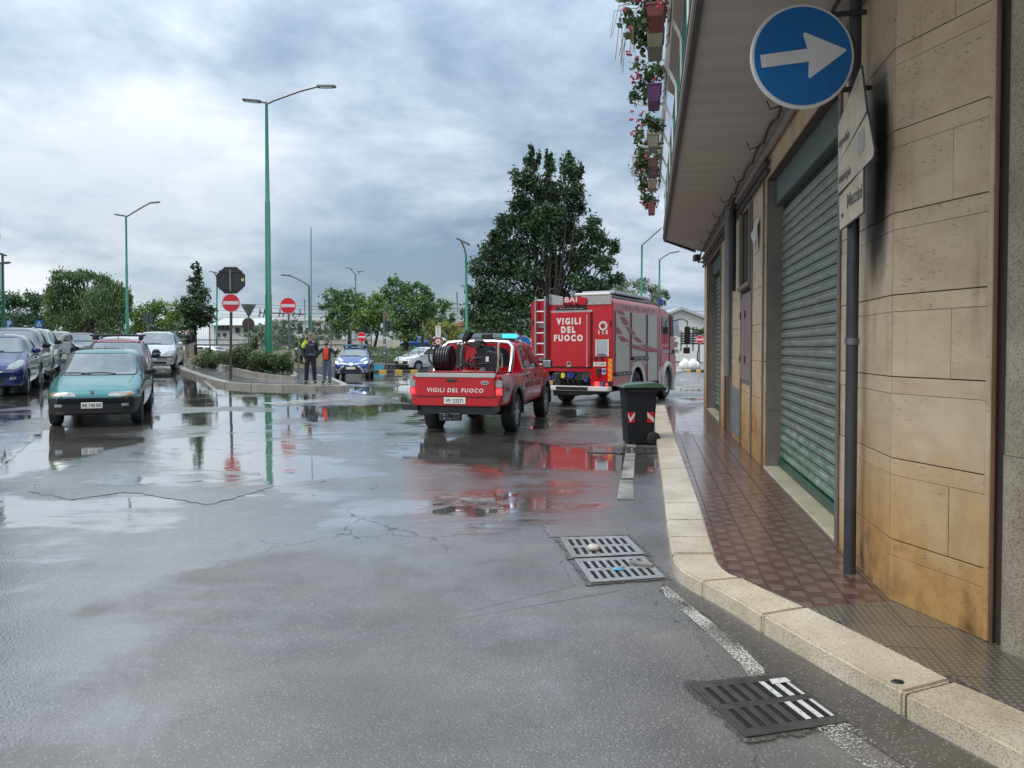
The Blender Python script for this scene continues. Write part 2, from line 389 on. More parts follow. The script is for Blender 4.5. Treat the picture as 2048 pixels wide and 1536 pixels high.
    bp = N('ShaderNodeBump'); bp.inputs['Strength'].default_value = .5; bp.inputs['Distance'].default_value = .004; L(h, bp.inputs['Height']); L(bp.outputs[0], b.inputs['Normal'])
    h2 = mth('ADD', mth('MULTIPLY', gr, .55 * grain), mth('ADD', mth('MULTIPLY', noise(2.0, 4, .55, .6, (1, .6, 1)), 1.0), mth('MULTIPLY', noise(9, 3, .5, .3, (.5, 1.2, 1)), .22)))
    bp2 = N('ShaderNodeBump'); bp2.inputs['Strength'].default_value = .6; bp2.inputs['Distance'].default_value = .004; L(h2, bp2.inputs['Height']); L(bp2.outputs[0], b.inputs['Coat Normal'])
    if soft:
        at = N('ShaderNodeAttribute'); at.attribute_name = 'edge'; fac = mapr(mth('ADD', at.outputs['Fac'], mth('MULTIPLY', mth('SUBTRACT', noise(14, 5, .65), .5), soft)), .12, .42, 0, 1, True)
        tr = N('ShaderNodeBsdfTransparent'); ms = N('ShaderNodeMixShader'); L(fac, ms.inputs[0]); L(tr.outputs[0], ms.inputs[1]); L(b.outputs[0], ms.inputs[2]); L(ms.outputs[0], nt.nodes['Material Output'].inputs[0])
    MATS[name] = m; return m
M_ROAD = road_material('wet_asphalt')
M_PATCH = road_material('drier_asphalt_patch', -.05, (.118, .110, .102), soft=1.1)
M_PATCH2 = road_material('dark_asphalt_patch', -.04, (.055, .051, .047), soft=1.1)
def sheet(name, poly, z, m, kind='structure', parent=None, n=6, fade=0):
    """a sheet on the road: outline points (x, y), each edge cut so that it follows the slope"""
    bm = bmesh.new(); P = []
    for i in range(len(poly)):
        a, b = poly[i], poly[(i + 1) % len(poly)]
        for k in range(n): P.append((a[0] + (b[0] - a[0]) * k / n, a[1] + (b[1] - a[1]) * k / n))
    lay = bm.verts.layers.float.new('edge'); cx = sum(p[0] for p in P) / len(P); cy = sum(p[1] for p in P) / len(P)
    def nv(x, y, e):
        v = bm.verts.new((x, y, float(g(x, y)) + z)); v[lay] = e; return v
    if fade:
        o = [nv(x, y, 0.0) for x, y in P]; i_ = []
        for x, y in P:
            d = math.hypot(x - cx, y - cy); k = max(.45, 1 - fade / max(d, 1e-6)); i_.append(nv(cx + (x - cx) * k, cy + (y - cy) * k, 1.0))
        c = nv(cx, cy, 1.0); n_ = len(P)
        for k in range(n_): bm.faces.new((o[k], o[(k + 1) % n_], i_[(k + 1) % n_], i_[k])); bm.faces.new((i_[k], i_[(k + 1) % n_], c))
    else:
        bm.faces.new([nv(x, y, 1.0) for x, y in P]); bmesh.ops.triangulate(bm, faces=bm.faces)
    me = bpy.data.meshes.new(name); bm.to_mesh(me); bm.free(); me.materials.append(m)
    if me.polygons[0].normal.z < 0: me.flip_normals()
    o = obj(name, me, parent)
    if kind: o['kind'] = kind
    return o
def build_road():
    xs = np.concatenate([np.linspace(-600, -70, 12), np.linspace(-60, 30, 91), np.linspace(40, 600, 12)])
    ys = np.concatenate([np.linspace(-200, -10, 6), np.linspace(-5, 80, 86), np.linspace(90, 1200, 16)])
    X, Y = np.meshgrid(xs, ys); Z = g(X, Y); nx = len(xs)
    vs = np.stack([X, Y, Z], -1).reshape(-1, 3).tolist()
    fs = [(j * nx + i, j * nx + i + 1, (j + 1) * nx + i + 1, (j + 1) * nx + i) for j in range(len(ys) - 1) for i in range(nx - 1)]
    me = bpy.data.meshes.new('road'); me.from_pydata(vs, [], fs); me.materials.append(M_ROAD); me.polygons.foreach_set('use_smooth', [True] * len(fs))
    o = obj('road', me); o['kind'] = 'structure'; return o
build_road()
def gp(pts): return [tuple(G(px, py)[:2]) for px, py in pts]
def wob(pts, amp, n=5, seed=0):
    r = random.Random(seed); out = []
    for i in range(len(pts)):
        a, b = pts[i], pts[(i + 1) % len(pts)]; d = math.hypot(b[0] - a[0], b[1] - a[1])
        for k in range(n):
            t = k / n; out.append((a[0] + (b[0] - a[0]) * t + r.uniform(-amp, amp), a[1] + (b[1] - a[1]) * t + r.uniform(-amp, amp)))
    return out
sheet('asphalt_patch', wob(gp([(-30, 1192), (330, 1150), (690, 1090), (860, 1082), (1110, 1088), (1150, 1170), (1300, 1190), (1420, 1300), (1600, 1700), (1500, 2600), (-600, 2600), (-900, 1500)]), .025, 14, 3), .004, M_PATCH, n=2, fade=.06)
sheet('asphalt_patch', wob(gp([(55, 985), (90, 950), (290, 942), (300, 930), (520, 945), (545, 975), (420, 1010), (250, 985), (140, 1000)]), .035, 16, 8), .004, M_PATCH, n=2, fade=.06)
sheet('asphalt_patch', wob(gp([(0, 938), (95, 856), (60, 812), (-160, 838), (-200, 930)]), .025, 16, 9), .004, M_PATCH, n=2, fade=.06)
sheet('asphalt_patch', wob(gp([(1000, 884), (1050, 858), (1232, 862), (1236, 884), (1120, 892)]), .02, 4, 12), .004, M_PATCH2, n=2, fade=.06)
sheet('asphalt_patch', wob(gp([(1096, 1076), (1082, 1050), (1180, 1052), (1258, 1056), (1262, 1072), (1150, 1074)]), .015, 5, 13), .004, M_PATCH, n=2, fade=.06)
M_SURR = road_material('drain_silt', -.06, (.062, .056, .049), 1.4, soft=1.3, coatk=.7)
M_GUT = road_material('gutter_asphalt', -.03, (.058, .053, .047))
M_BROKEN = road_material('broken_asphalt', -.12, (.040, .036, .032), 2.2, soft=3.4, coatk=.45)
for k_, (cx, cy, rx, ry, sd_) in enumerate(()):
    rq = random.Random(sd_); P = gp([(cx + rx * math.cos(w) * rq.uniform(.8, 1.15), cy + ry * math.sin(w) * rq.uniform(.8, 1.15)) for w in np.linspace(0, 2 * math.pi, 17)[:-1]])
    sheet('pothole', P, .008, M_BROKEN, n=2, fade=.4)
# gutter strip along the kerb: fresh smooth asphalt, darker
sheet('gutter_strip', gp([(1330, 1150), (1372, 1178), (1450, 1226), (1530, 1272), (1800, 1432), (2048, 1572), (2300, 1720), (2050, 1760), (1850, 1560), (1560, 1370), (1480, 1300), (1420, 1235), (1318, 1182)]), .004, M_GUT, n=3)

# white edge line: thick worn paint, the asphalt shows through it
def worn_paint(name, col, cut):
    m = bpy.data.materials.new(name); m.use_nodes = True; nt, N, L, b = nodes_of(m)
    geo = N('ShaderNodeNewGeometry'); n1 = N('ShaderNodeTexNoise'); n1.inputs['Scale'].default_value = 95; n1.inputs['Detail'].default_value = 5; n1.inputs['Roughness'].default_value = .65
    n2 = N('ShaderNodeTexNoise'); n2.inputs['Scale'].default_value = 3; n2.inputs['Detail'].default_value = 4
    L(geo.outputs['Position'], n1.inputs[0]); L(geo.outputs['Position'], n2.inputs[0])
    ad = N('ShaderNodeMath'); ad.operation = 'ADD'; m2 = N('ShaderNodeMath'); m2.operation = 'MULTIPLY'; m2.inputs[1].default_value = .55
    L(n2.outputs[0], m2.inputs[0]); L(n1.outputs[0], ad.inputs[0]); L(m2.outputs[0], ad.inputs[1])
    mr = N('ShaderNodeMapRange'); mr.inputs[1].default_value = cut; mr.inputs[2].default_value = cut + .07; L(ad.outputs[0], mr.inputs[0])
    tr = N('ShaderNodeBsdfTransparent'); ms = N('ShaderNodeMixShader'); L(mr.outputs[0], ms.inputs[0]); L(tr.outputs[0], ms.inputs[1]); L(b.outputs[0], ms.inputs[2]); L(ms.outputs[0], nt.nodes['Material Output'].inputs[0])
    b.inputs['Base Color'].default_value = (*col, 1); b.inputs['Roughness'].default_value = .4; b.inputs['Coat Weight'].default_value = .3
    bp = N('ShaderNodeBump'); bp.inputs['Distance'].default_value = .004; bp.inputs['Strength'].default_value = .6; L(n1.outputs[0], bp.inputs['Height']); L(bp.outputs[0], b.inputs['Normal'])
    return m
M_LINE = worn_paint('worn_road_paint', (.56, .55, .51), .775)
M_LINE2 = worn_paint('faded_road_paint', (.36, .35, .32), .70)
sheet('road_marking', gp([(1322, 1178), (1336, 1176), (1400, 1230), (1478, 1290), (1526, 1340), (1532, 1354), (1496, 1356), (1484, 1336), (1446, 1298), (1382, 1240), (1332, 1198)]), .010, M_LINE, n=3)
sheet('road_marking', gp([(1628, 1462), (1690, 1448), (1850, 1545), (2010, 1660), (1900, 1680), (1760, 1560)]), .010, M_LINE, n=3)
sheet('road_marking', gp([(1240, 962), (1266, 962), (1268, 1000), (1234, 1000)]), .010, M_LINE2, n=3)
sheet('road_marking', gp([(1254, 888), (1272, 888), (1267, 958), (1242, 958)]), .010, M_LINE2, n=3)
for a in ([(520, 806), (560, 812), (700, 800), (690, 796)], [(395, 752), (402, 752), (445, 790), (436, 790)], [(1368, 770), (1405, 768), (1405, 772), (1368, 774)]):
    sheet('road_marking', gp(a), .006, M_LINE2, n=3)

# ================================================================== KERB AND PAVEMENT
def stone_mat(name, c1, c2, rough=.5, scale=3.0, pit=.6, wet=.5, pits=70):
    m = bpy.data.materials.new(name); m.use_nodes = True; nt, N, L, b = nodes_of(m)
    tc = N('ShaderNodeTexCoord'); n = N('ShaderNodeTexNoise'); n.inputs['Scale'].default_value = scale; n.inputs['Detail'].default_value = 8; n.inputs['Roughness'].default_value = .65; L(tc.outputs['Object'], n.inputs[0])
    v = N('ShaderNodeTexNoise'); v.inputs['Scale'].default_value = pits; v.inputs['Detail'].default_value = 5; v.inputs['Roughness'].default_value = .6; L(tc.outputs['Object'], v.inputs[0])
    mr = N('ShaderNodeMapRange'); mr.inputs[1].default_value = .32; mr.inputs[2].default_value = .66; L(n.outputs[0], mr.inputs[0])
    mx = N('ShaderNodeMix'); mx.data_type = 'RGBA'; L(mr.outputs[0], mx.inputs[0]); mx.inputs[6].default_value = (*c1, 1); mx.inputs[7].default_value = (*c2, 1)
    pm = N('ShaderNodeMapRange'); pm.inputs[1].default_value = .40; pm.inputs[2].default_value = .50; pm.inputs[3].default_value = pit; pm.inputs[4].default_value = 0; L(v.outputs[0], pm.inputs[0])
    mx2 = N('ShaderNodeMix'); mx2.data_type = 'RGBA'; L(pm.outputs[0], mx2.inputs[0]); L(mx.outputs[2], mx2.inputs[6]); mx2.inputs[7].default_value = (*[c * .28 for c in c1], 1)
    L(mx2.outputs[2], b.inputs['Base Color']); b.inputs['Roughness'].default_value = rough; b.inputs['Coat Weight'].default_value = wet; b.inputs['Coat Roughness'].default_value = .16
    bp = N('ShaderNodeBump'); bp.inputs['Distance'].default_value = .006; bp.inputs['Strength'].default_value = .7; L(v.outputs[0], bp.inputs['Height']); L(bp.outputs[0], b.inputs['Normal'])
    MATS[name] = m; return m
M_KERB = stone_mat('kerb_limestone', (.41, .34, .235), (.68, .60, .465), .5, 1.8, .5, .5, 105)
M_KERB2 = stone_mat('island_kerb_stone', (.28, .25, .20), (.45, .42, .36), .5, 2.0, .35, .4)
SW = .10
kerb = struct('kerb')
KO = [(1307, 810), (1313, 877), (1322, 937), (1330, 1006), (1334, 1040), (1338, 1074), (1344, 1107), (1349, 1122), (1364, 1138), (1386, 1151), (1406, 1161), (1450, 1184), (1488, 1206), (1525, 1229), (1620, 1283), (1715, 1336), (1808, 1386), (1930, 1445), (2050, 1507), (2250, 1618), (2450, 1740)]
KI = [(1330, 810), (1350, 877), (1373, 937), (1398, 1006), (1408, 1040), (1418, 1074), (1429, 1107), (1434, 1121), (1446, 1135), (1462, 1146), (1483, 1154), (1528, 1176), (1570, 1195), (1614, 1214), (1710, 1262), (1808, 1311), (1905, 1361), (1976, 1390), (2050, 1423), (2250, 1520), (2450, 1625)]
KOw = [G(*p, SW) for p in KO]; KIw = [G(*p, SW) for p in KI]
def kerb_stones(ow, iw, splits, m, parent, top, gap=.006, bev=.012, drop=.25):
    rr = random.Random(5)
    for a, b in zip(splits[:-1], splits[1:]):
        o = [Vector(p) for p in ow[a:b + 1]]; i = [Vector(p) for p in iw[a:b + 1]]
        do = (o[-1] - o[0]).normalized() * gap; o[0] = o[0] + do; i[0] = i[0] + do; o[-1] = o[-1] - do; i[-1] = i[-1] - do
        dz = rr.uniform(-.004, .004); poly = [Vector((p.x, p.y, p.z + dz - drop)) for p in o + i[::-1]]
        MB().prism(poly, (0, 0, drop)).build('kerb_stone', m, parent, bevel=bev, seg=2, smooth=40)
kerb_stones(KOw, KIw, [0, 1, 2, 3, 4, 5, 6, 10, 13, 16, 20], M_KERB, kerb, SW)

# facade frame: s runs along the wall away from the camera, u out of the wall towards the road
fa = G(1672, 1088, SW); fb = G(1408, 812, SW)
SD = Vector((fb.x - fa.x, fb.y - fa.y, 0)).normalized(); UD = Vector((-SD.y, SD.x, 0)); FB = fa - SD * (fa.y / SD.y); FB.z = 0
def Fp(s, u, z): return FB + SD * s + UD * u + Vector((0, 0, z))
def W(px, py, u=0.0):
    d = ray(px, py); t = ((FB + UD * u) - EYE).dot(UD) / d.dot(UD); p = EYE + d * t; q = p - FB
    return q.dot(SD), p.z
def sx(px, py=700): return W(px, py)[0]
FOLD = G(1775, 1198, SW); COLP = G(1978, 1284, SW)
S_FOLD = (FOLD - FB).dot(SD); FOLD = Fp(S_FOLD, 0, SW)
print('facade dir', SD[:], 'fold', FOLD[:], 'col', COLP[:], 's_fold', S_FOLD)
for q in (1408, 1415, 1441.5, 1451, 1464, 1483, 1504, 1529, 1677): print(q, round(sx(q), 2), end=' | ')

# pavement bed under the tiles
M_MORTAR = mat('mortar_bed', (.10, .085, .075), .35, coat=.6, var=.3, vs=8)
pave = MB(); bed = [Vector((p.x, p.y, 0)) for p in KIw] + [Vector((5, 1.0, 0)), Vector((5.5, 3.0, 0)), Fp(8, -.5, 0), Fp(18.2, -.5, 0)]
pave.prism([p + Vector((0, 0, SW - .2)) for p in bed], (0, 0, .19)); pavement = pave.build('pavement', M_MORTAR); pavement['kind'] = 'structure'
def tile_mat(name, base, lo, stripe, kind):
    m = bpy.data.materials.new(name); m.use_nodes = True; nt, N, L, b = nodes_of(m)
    tc = N('ShaderNodeTexCoord'); sp = N('ShaderNodeSeparateXYZ'); L(tc.outputs['Object'], sp.inputs[0])
    oi = N('ShaderNodeObjectInfo'); geo = N('ShaderNodeNewGeometry')
    n = N('ShaderNodeTexNoise'); n.inputs['Scale'].default_value = 9; n.inputs['Detail'].default_value = 6; L(geo.outputs['Position'], n.inputs[0])
    ad = N('ShaderNodeMath'); ad.operation = 'ADD'; mu = N('ShaderNodeMath'); mu.operation = 'MULTIPLY_ADD'; mu.inputs[1].default_value = .5; mu.inputs[2].default_value = -.25
    L(oi.outputs['Random'], mu.inputs[0]); L(mu.outputs[0], ad.inputs[0]); L(n.outputs[0], ad.inputs[1])
    mx = N('ShaderNodeMix'); mx.data_type = 'RGBA'; mx.clamp_factor = True; L(ad.outputs[0], mx.inputs[0]); mx.inputs[6].default_value = (*lo, 1); mx.inputs[7].default_value = (*base, 1)
    def m_(op, a, bb):
        q = N('ShaderNodeMath'); q.operation = op
        for i, v in enumerate((a, bb)):
            if isinstance(v, (int, float)): q.inputs[i].default_value = v
            else: L(v, q.inputs[i])
        return q.outputs[0]
    x, y = sp.outputs[0], sp.outputs[1]
    if kind == 'bars':      # two blocks of raised bars, two plain blocks
        ch = m_('GREATER_THAN', m_('MULTIPLY', x, y), 0)
        st = m_('GREATER_THAN', m_('SINE', m_('MULTIPLY', y, 2 * math.pi / .0165), 0), .25)
        edge = m_('MULTIPLY', m_('LESS_THAN', m_('ABSOLUTE', m_('SUBTRACT', m_('ABSOLUTE', x, 0), .05), 0), .038), 1)
        s = m_('MULTIPLY', m_('MULTIPLY', ch, st), edge)
    else:                   # small studs
        s = m_('MULTIPLY', m_('GREATER_THAN', m_('SINE', m_('MULTIPLY', x, 2 * math.pi / .033), 0), -.3), m_('GREATER_THAN', m_('SINE', m_('MULTIPLY', y, 2 * math.pi / .033), 0), -.3))
    mc = N('ShaderNodeMix'); mc.data_type = 'RGBA'; L(m_('MULTIPLY', s, .6), mc.inputs[0]); L(mx.outputs[2], mc.inputs[6]); mc.inputs[7].default_value = (*stripe, 1)
    L(mc.outputs[2], b.inputs['Base Color']); b.inputs['Roughness'].default_value = .30; b.inputs['Coat Weight'].default_value = .7; b.inputs['Coat Roughness'].default_value = .17; b.inputs['Coat IOR'].default_value = 1.4
    bp = N('ShaderNodeBump'); bp.inputs['Distance'].default_value = .003; bp.inputs['Strength'].default_value = .5; L(m_('ADD', s, m_('MULTIPLY', n.outputs[0], .8)), bp.inputs['Height']); L(bp.outputs[0], b.inputs['Normal'])
    return m
M_TILE = tile_mat('red_paving_tile', (.125, .058, .045), (.062, .031, .026), (.30, .235, .20), 'bars')
M_TILEG = tile_mat('grey_paving_tile', (.115, .100, .080), (.070, .062, .050), (.235, .215, .175), 'studs')
def clip(poly, a, b, c):
    """keep a*x + b*y <= c"""
    out = []
    for i in range(len(poly)):
        p, q = poly[i], poly[(i + 1) % len(poly)]; dp, dq = a * p[0] + b * p[1] - c, a * q[0] + b * q[1] - c
        if dp <= 0: out.append(p)
        if dp * dq < 0: t = dp / (dp - dq); out.append((p[0] + (q[0] - p[0]) * t, p[1] + (q[1] - p[1]) * t))
    return out
def segdist(c, a, b):
    c, a, b = np.array(c), np.array(a), np.array(b); d = b - a; t = np.clip(np.dot(c - a, d) / max(np.dot(d, d), 1e-9), 0, 1); return float(np.linalg.norm(c - a - d * t))
def outside(c, segs):
    """signed side of the nearest kerb segment"""
    a, b = min(segs, key=lambda sg: segdist(c, *sg)); return (b[1] - a[1]) * (c[0] - a[0]) - (b[0] - a[0]) * (c[1] - a[1]) > 0 and segdist(c, a, b) > .25
def tiles():
    T = .2; ki = [((p - FB).dot(SD), (p - FB).dot(UD)) for p in KIw]          # kerb inner edge in (s, u)
    segs = [(ki[i], ki[i + 1]) for i in range(len(ki) - 1)]
    e0 = G(1614, 1216, SW); e1 = G(1842, 1196, SW); q0 = ((e0 - FB).dot(SD), (e0 - FB).dot(UD)); q1 = ((e1 - FB).dot(SD), (e1 - FB).dot(UD))
    def half(p, q, keep):         # half plane to the side where keep lies
        a, b = q[1] - p[1], -(q[0] - p[0]); c = a * p[0] + b * p[1]
        return (a, b, c) if a * keep[0] + b * keep[1] <= c else (-a, -b, -c)
    far = (10.0, .3); near = (1.5, .1); shared = {}
    def run(T, hp, m, s0, s1, u0, u1, ang, maxn, nm):
        cells = []
        ca, sa = math.cos(ang), math.sin(ang)
        for i in range(int(s0 / T), int(s1 / T)):
            for j in range(int(u0 / T) - 1, int(u1 / T) + 2):
                cx, cy = (i + .5) * T, (j + .5) * T + (0 if ang else .03)
                c = (cx * ca - cy * sa, cx * sa + cy * ca); gp_ = T / 2 - .0025
                sq = [(c[0] + (a * ca - b * sa) * gp_, c[1] + (a * sa + b * ca) * gp_) for a, b in ((-1, -1), (1, -1), (1, 1), (-1, 1))]
                P = clip(sq, *hp)
                for sg in segs:
                    if len(P) >= 3 and segdist(c, *sg) < .45: P = clip(P, *(sg[1][1] - sg[0][1], -(sg[1][0] - sg[0][0]), (sg[1][1] - sg[0][1]) * sg[0][0] - (sg[1][0] - sg[0][0]) * sg[0][1]))
                if len(P) < 3: continue
                if outside(c, segs) or (max(p[1] for p in P) < -.25 and c[0] > S_FOLD): continue
                cells.append((c, P, len(P) == 4 and all(math.dist(a, b) < 1e-9 for a, b in zip(P, sq))))
        cells.sort(key=lambda e: e[0][0])
        rest = MB()
        for k, (c, P, whole) in enumerate(cells):
            w = Fp(c[0], c[1], 0); rr = random.Random(k * 7 + 1); dz = SW + rr.uniform(-.0015, .0015)
            if k < maxn:
                if whole and nm in shared: me = shared[nm]
                else:
                    loc = [SD * (p[0] - c[0]) + UD * (p[1] - c[1]) for p in P]
                    # local frame: x across the street, y along it
                    loc = [Vector((v.dot(-UD), v.dot(SD), -.02)) for v in loc]
                    me = MB().prism(loc, (0, 0, .02)).mesh(nm, m, bevel=.0015)
                    if whole: shared[nm] = me
                o = obj(nm, me, pavement, (w.x, w.y, dz)); o.rotation_euler = (rr.uniform(-.004, .004), rr.uniform(-.004, .004), math.atan2(SD.y, SD.x) - math.pi / 2)
            else:
                rest.prism([Fp(p[0], p[1], dz - .02) for p in P], (0, 0, .02))
        if rest.v:
            o = rest.build('far_tiles', MATS['far_tile'], pavement); o['kind'] = 'stuff'
        return len(cells)
    mat('far_tile', (.155, .075, .060), .30, coat=.9, var=.3, vs=6, bump=.3, bs=40)
    n = run(T, half(q0, q1, far), M_TILE, 2.5, 18.6, -1.2, 3.0, 0, 296, 'tile')
    n2 = run(.30, half(q0, q1, near), M_TILEG, .2, 5.0, -2.6, 2.4, 0, 200, 'studded_tile'); print('tiles', n, n2)
tiles()

# ================================================================== CORNER BUILDING
def travertine():
    m = bpy.data.materials.new('travertine'); m.use_nodes = True; nt, N, L, b = nodes_of(m)
    geo = N('ShaderNodeNewGeometry'); oi = N('ShaderNodeObjectInfo')
    off = N('ShaderNodeVectorMath'); off.operation = 'MULTIPLY_ADD'; cmb = N('ShaderNodeCombineXYZ')
    for i, k in enumerate((13, 7, 5)):
        q = N('ShaderNodeMath'); q.operation = 'MULTIPLY'; q.inputs[1].default_value = k; L(oi.outputs['Random'], q.inputs[0]); L(q.outputs[0], cmb.inputs[i])
    sc = N('ShaderNodeVectorMath'); sc.operation = 'ADD'; L(geo.outputs['Position'], sc.inputs[0]); L(cmb.outputs[0], sc.inputs[1])
    def noise(scale, st, d=6, r=.6, src=None):
        mp = N('ShaderNodeMapping'); mp.inputs['Scale'].default_value = st; L(src or sc.outputs[0], mp.inputs[0])
        n = N('ShaderNodeTexNoise'); n.inputs['Scale'].default_value = scale; n.inputs['Detail'].default_value = d; n.inputs['Roughness'].default_value = r; n.inputs['Distortion'].default_value = .25; L(mp.outputs[0], n.inputs[0]); return n.outputs[0]
    def mr(v, a, c, d=0, e=1):
        n = N('ShaderNodeMapRange'); n.inputs[1].default_value = a; n.inputs[2].default_value = c; n.inputs[3].default_value = d; n.inputs[4].default_value = e; L(v, n.inputs[0]); return n.outputs[0]
    def mix(f, a, c):
        n = N('ShaderNodeMix'); n.data_type = 'RGBA'; L(f, n.inputs[0])
        for i, v in ((6, a), (7, c)):
            if isinstance(v, tuple): n.inputs[i].default_value = (*v, 1)
            else: L(v, n.inputs[i])
        return n.outputs[2]
    def mul(a, c):
        n = N('ShaderNodeMath'); n.operation = 'MULTIPLY'
        for i, v in enumerate((a, c)):
            if isinstance(v, (int, float)): n.inputs[i].default_value = v
            else: L(v, n.inputs[i])
        return n.outputs[0]
    bands = noise(2.6, (1, 1, 2.2), 9, .68); pits = noise(26, (1, 1, 3.2), 5, .6); spots = noise(1.1, (1, 1, 1.4), 4)
    c = mix(mr(bands, .3, .7), (.46, .345, .225), (.63, .505, .345)); c = mix(mr(spots, .35, .7, 0, .35), c, (.38, .30, .21))
    pm = mul(mul(mr(pits, .60, .68), mr(spots, .42, .62)), .8)
    # rust and algae staining that climbs from the foot of the wall
    sp = N('ShaderNodeSeparateXYZ'); L(geo.outputs['Position'], sp.inputs[0])
    st = noise(1.6, (1, 1, .6), 7, .6, geo.outputs['Position'])
    lvl = N('ShaderNodeMath'); lvl.operation = 'MULTIPLY_ADD'; lvl.inputs[1].default_value = 3.0; lvl.inputs[2].default_value = -.95; L(st, lvl.inputs[0])
    df = N('ShaderNodeMath'); df.operation = 'SUBTRACT'; L(lvl.outputs[0], df.inputs[0]); L(sp.outputs[2], df.inputs[1])
    c = mix(mul(mr(df.outputs[0], -.70, .40), .85), c, (.46, .245, .065))
    c = mix(mul(mr(df.outputs[0], .05, .55), mr(noise(7, (1, 1, 1), 6, .6, geo.outputs['Position']), .45, .68, 0, .8)), c, (.085, .05, .02))
    drip = mul(mul(mr(noise(3.2, (2.2, 2.2, .16), 7, .62, geo.outputs['Position']), .54, .70), mr(noise(1.3, (1, 1, .6), 4, .6, geo.outputs['Position']), .42, .62)), .62)
    c = mix(drip, c, (.17, .115, .065))
    c = mix(pm, c, (.09, .065, .045))
    # black blotch in the stone colour behind the street signs
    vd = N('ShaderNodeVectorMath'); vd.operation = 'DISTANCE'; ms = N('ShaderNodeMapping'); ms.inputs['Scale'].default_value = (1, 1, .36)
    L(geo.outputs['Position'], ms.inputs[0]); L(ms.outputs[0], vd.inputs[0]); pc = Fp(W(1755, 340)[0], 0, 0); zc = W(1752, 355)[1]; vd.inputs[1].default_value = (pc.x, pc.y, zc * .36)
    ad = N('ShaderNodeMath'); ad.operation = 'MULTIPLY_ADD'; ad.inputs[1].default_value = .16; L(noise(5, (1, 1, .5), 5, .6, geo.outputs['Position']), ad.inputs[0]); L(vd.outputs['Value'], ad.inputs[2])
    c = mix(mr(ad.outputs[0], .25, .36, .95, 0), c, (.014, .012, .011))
    L(c, b.inputs['Base Color']); b.inputs['Roughness'].default_value = .5; b.inputs['Specular IOR Level'].default_value = .35
    bp = N('ShaderNodeBump'); bp.inputs['Distance'].default_value = .006; bp.inputs['Strength'].default_value = .55
    sb = N('ShaderNodeMath'); sb.operation = 'SUBTRACT'; L(mul(bands, .25), sb.inputs[0]); L(pm, sb.inputs[1]); L(sb.outputs[0], bp.inputs['Height']); L(bp.outputs[0], b.inputs['Normal'])
    MATS['travertine'] = m; return m
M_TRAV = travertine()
M_GRAN = stone_mat('grey_granite', (.27, .22, .16), (.46, .40, .31), .7, 2.5, .6, .0, 110)
M_JAMB = stone_mat('dark_jamb_stone', (.135, .12, .10), (.20, .18, .155), .5, 2.2, .4, .1, 110)
M_SOFFIT = mat('soffit_render', (.30, .265, .235), .75, var=.14, vs=1.2, bump=.15, bs=40)
M_UPPER = mat('upper_render', (.40, .33, .26), .8, var=.15, vs=1.0)
M_JOINT = mat('joint_dark', (.055, .04, .032), .8)
M_SLAT = mat('shutter_slat_paint', (.225, .262, .21), .45, .1, var=.3, vs=7, dirt=(.12, .155, .135), stretch=(.6, .6, 3), world=True)
M_SLATG = mat('shutter_green_peeling', (.26, .33, .28), .45, .1, var=.5, vs=4.5, dirt=(.018, .105, .055), stretch=(1, 1, 1.6), world=True)
M_MARB = stone_mat('threshold_marble', (.42, .35, .23), (.62, .56, .43), .3, 4, .1, .5, 40)
bld = thing('corner_building', 'travertine clad corner building on the right with roller shutters under a long balcony', 'building', Fp(9, -1, 0))
INV = Matrix.Translation(-bld.location)
def bp_(mb, name, m, parent=None, **k):
    """build in world coordinates under the building"""
    o = mb.build(name, m, None, **k)
    p = parent or bld; o.parent = p
    if p is bld: o.data.transform(INV)
    else: o.data.transform(INV)
    return o
def fbox(mb, s0, s1, u0, u1, z0, z1, mi=0):
    return mb.prism([Fp(s0, u0, z0), Fp(s1, u0, z0), Fp(s1, u1, z0), Fp(s0, u1, z0)], (0, 0, z1 - z0), mi)
ZSOF = W(1409, 505)[1]; ZHEAD = W(1531, 362)[1]; print('zsof', ZSOF, 'zhead', ZHEAD)
SE = sx(1408); COURSE = [SW]
z = .35
while z < ZSOF + .4: COURSE += [z, z + .095]; z += .45
def panels(pt, a0, a1, z0, z1, splits=None, off=.0):
    """travertine courses on a wall piece; pt(a, u, z) gives the point"""
    for i in range(len(COURSE) - 1):
        c0, c1 = COURSE[i], COURSE[i + 1]
        if c1 <= z0 + .01 or c0 >= z1 - .01: continue
        c0, c1 = max(c0, z0), min(c1, z1); strip = i % 2 == 1
        gap0 = .001; gap1 = .005 if strip else .0012
        xs = [a0] + ([x for x in (splits or [])] if (not strip and (i // 2) % 2 == 1) else []) + [a1]
        for x0, x1 in zip(xs[:-1], xs[1:]):
            pr = random.Random(i * 31 + int(x0 * 100)).uniform(0, .003) + off
            mb = MB().prism([pt(x0 + .0015, -.022, c0 + gap0), pt(x1 - .0015, -.022, c0 + gap0), pt(x1 - .0015, pr, c0 + gap0), pt(x0 + .0015, pr, c0 + gap0)], (0, 0, c1 - c0 - gap0 - gap1))
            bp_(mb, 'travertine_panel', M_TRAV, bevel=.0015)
core = MB()
PIERS = [(1415, 1408), (1451, 1441.5), (1483, 1464), (1529, 1504)]
segs = [(sx(a), sx(b)) for a, b in PIERS] + [(S_FOLD, sx(1677))]
for s0, s1 in segs: fbox(core, s0 + (.0 if s0 > S_FOLD + .01 else 0), s1, -.6, -.022, SW, ZHEAD - .001)
fbox(core, sx(1504), sx(1483), -.6, -.022, SW, ZHEAD - .001)
fbox(core, S_FOLD + .0, SE, -.6, -.022, ZHEAD, ZSOF - .01)
fbox(core, S_FOLD, SE, -.9, -.6, SW, ZSOF - .01)
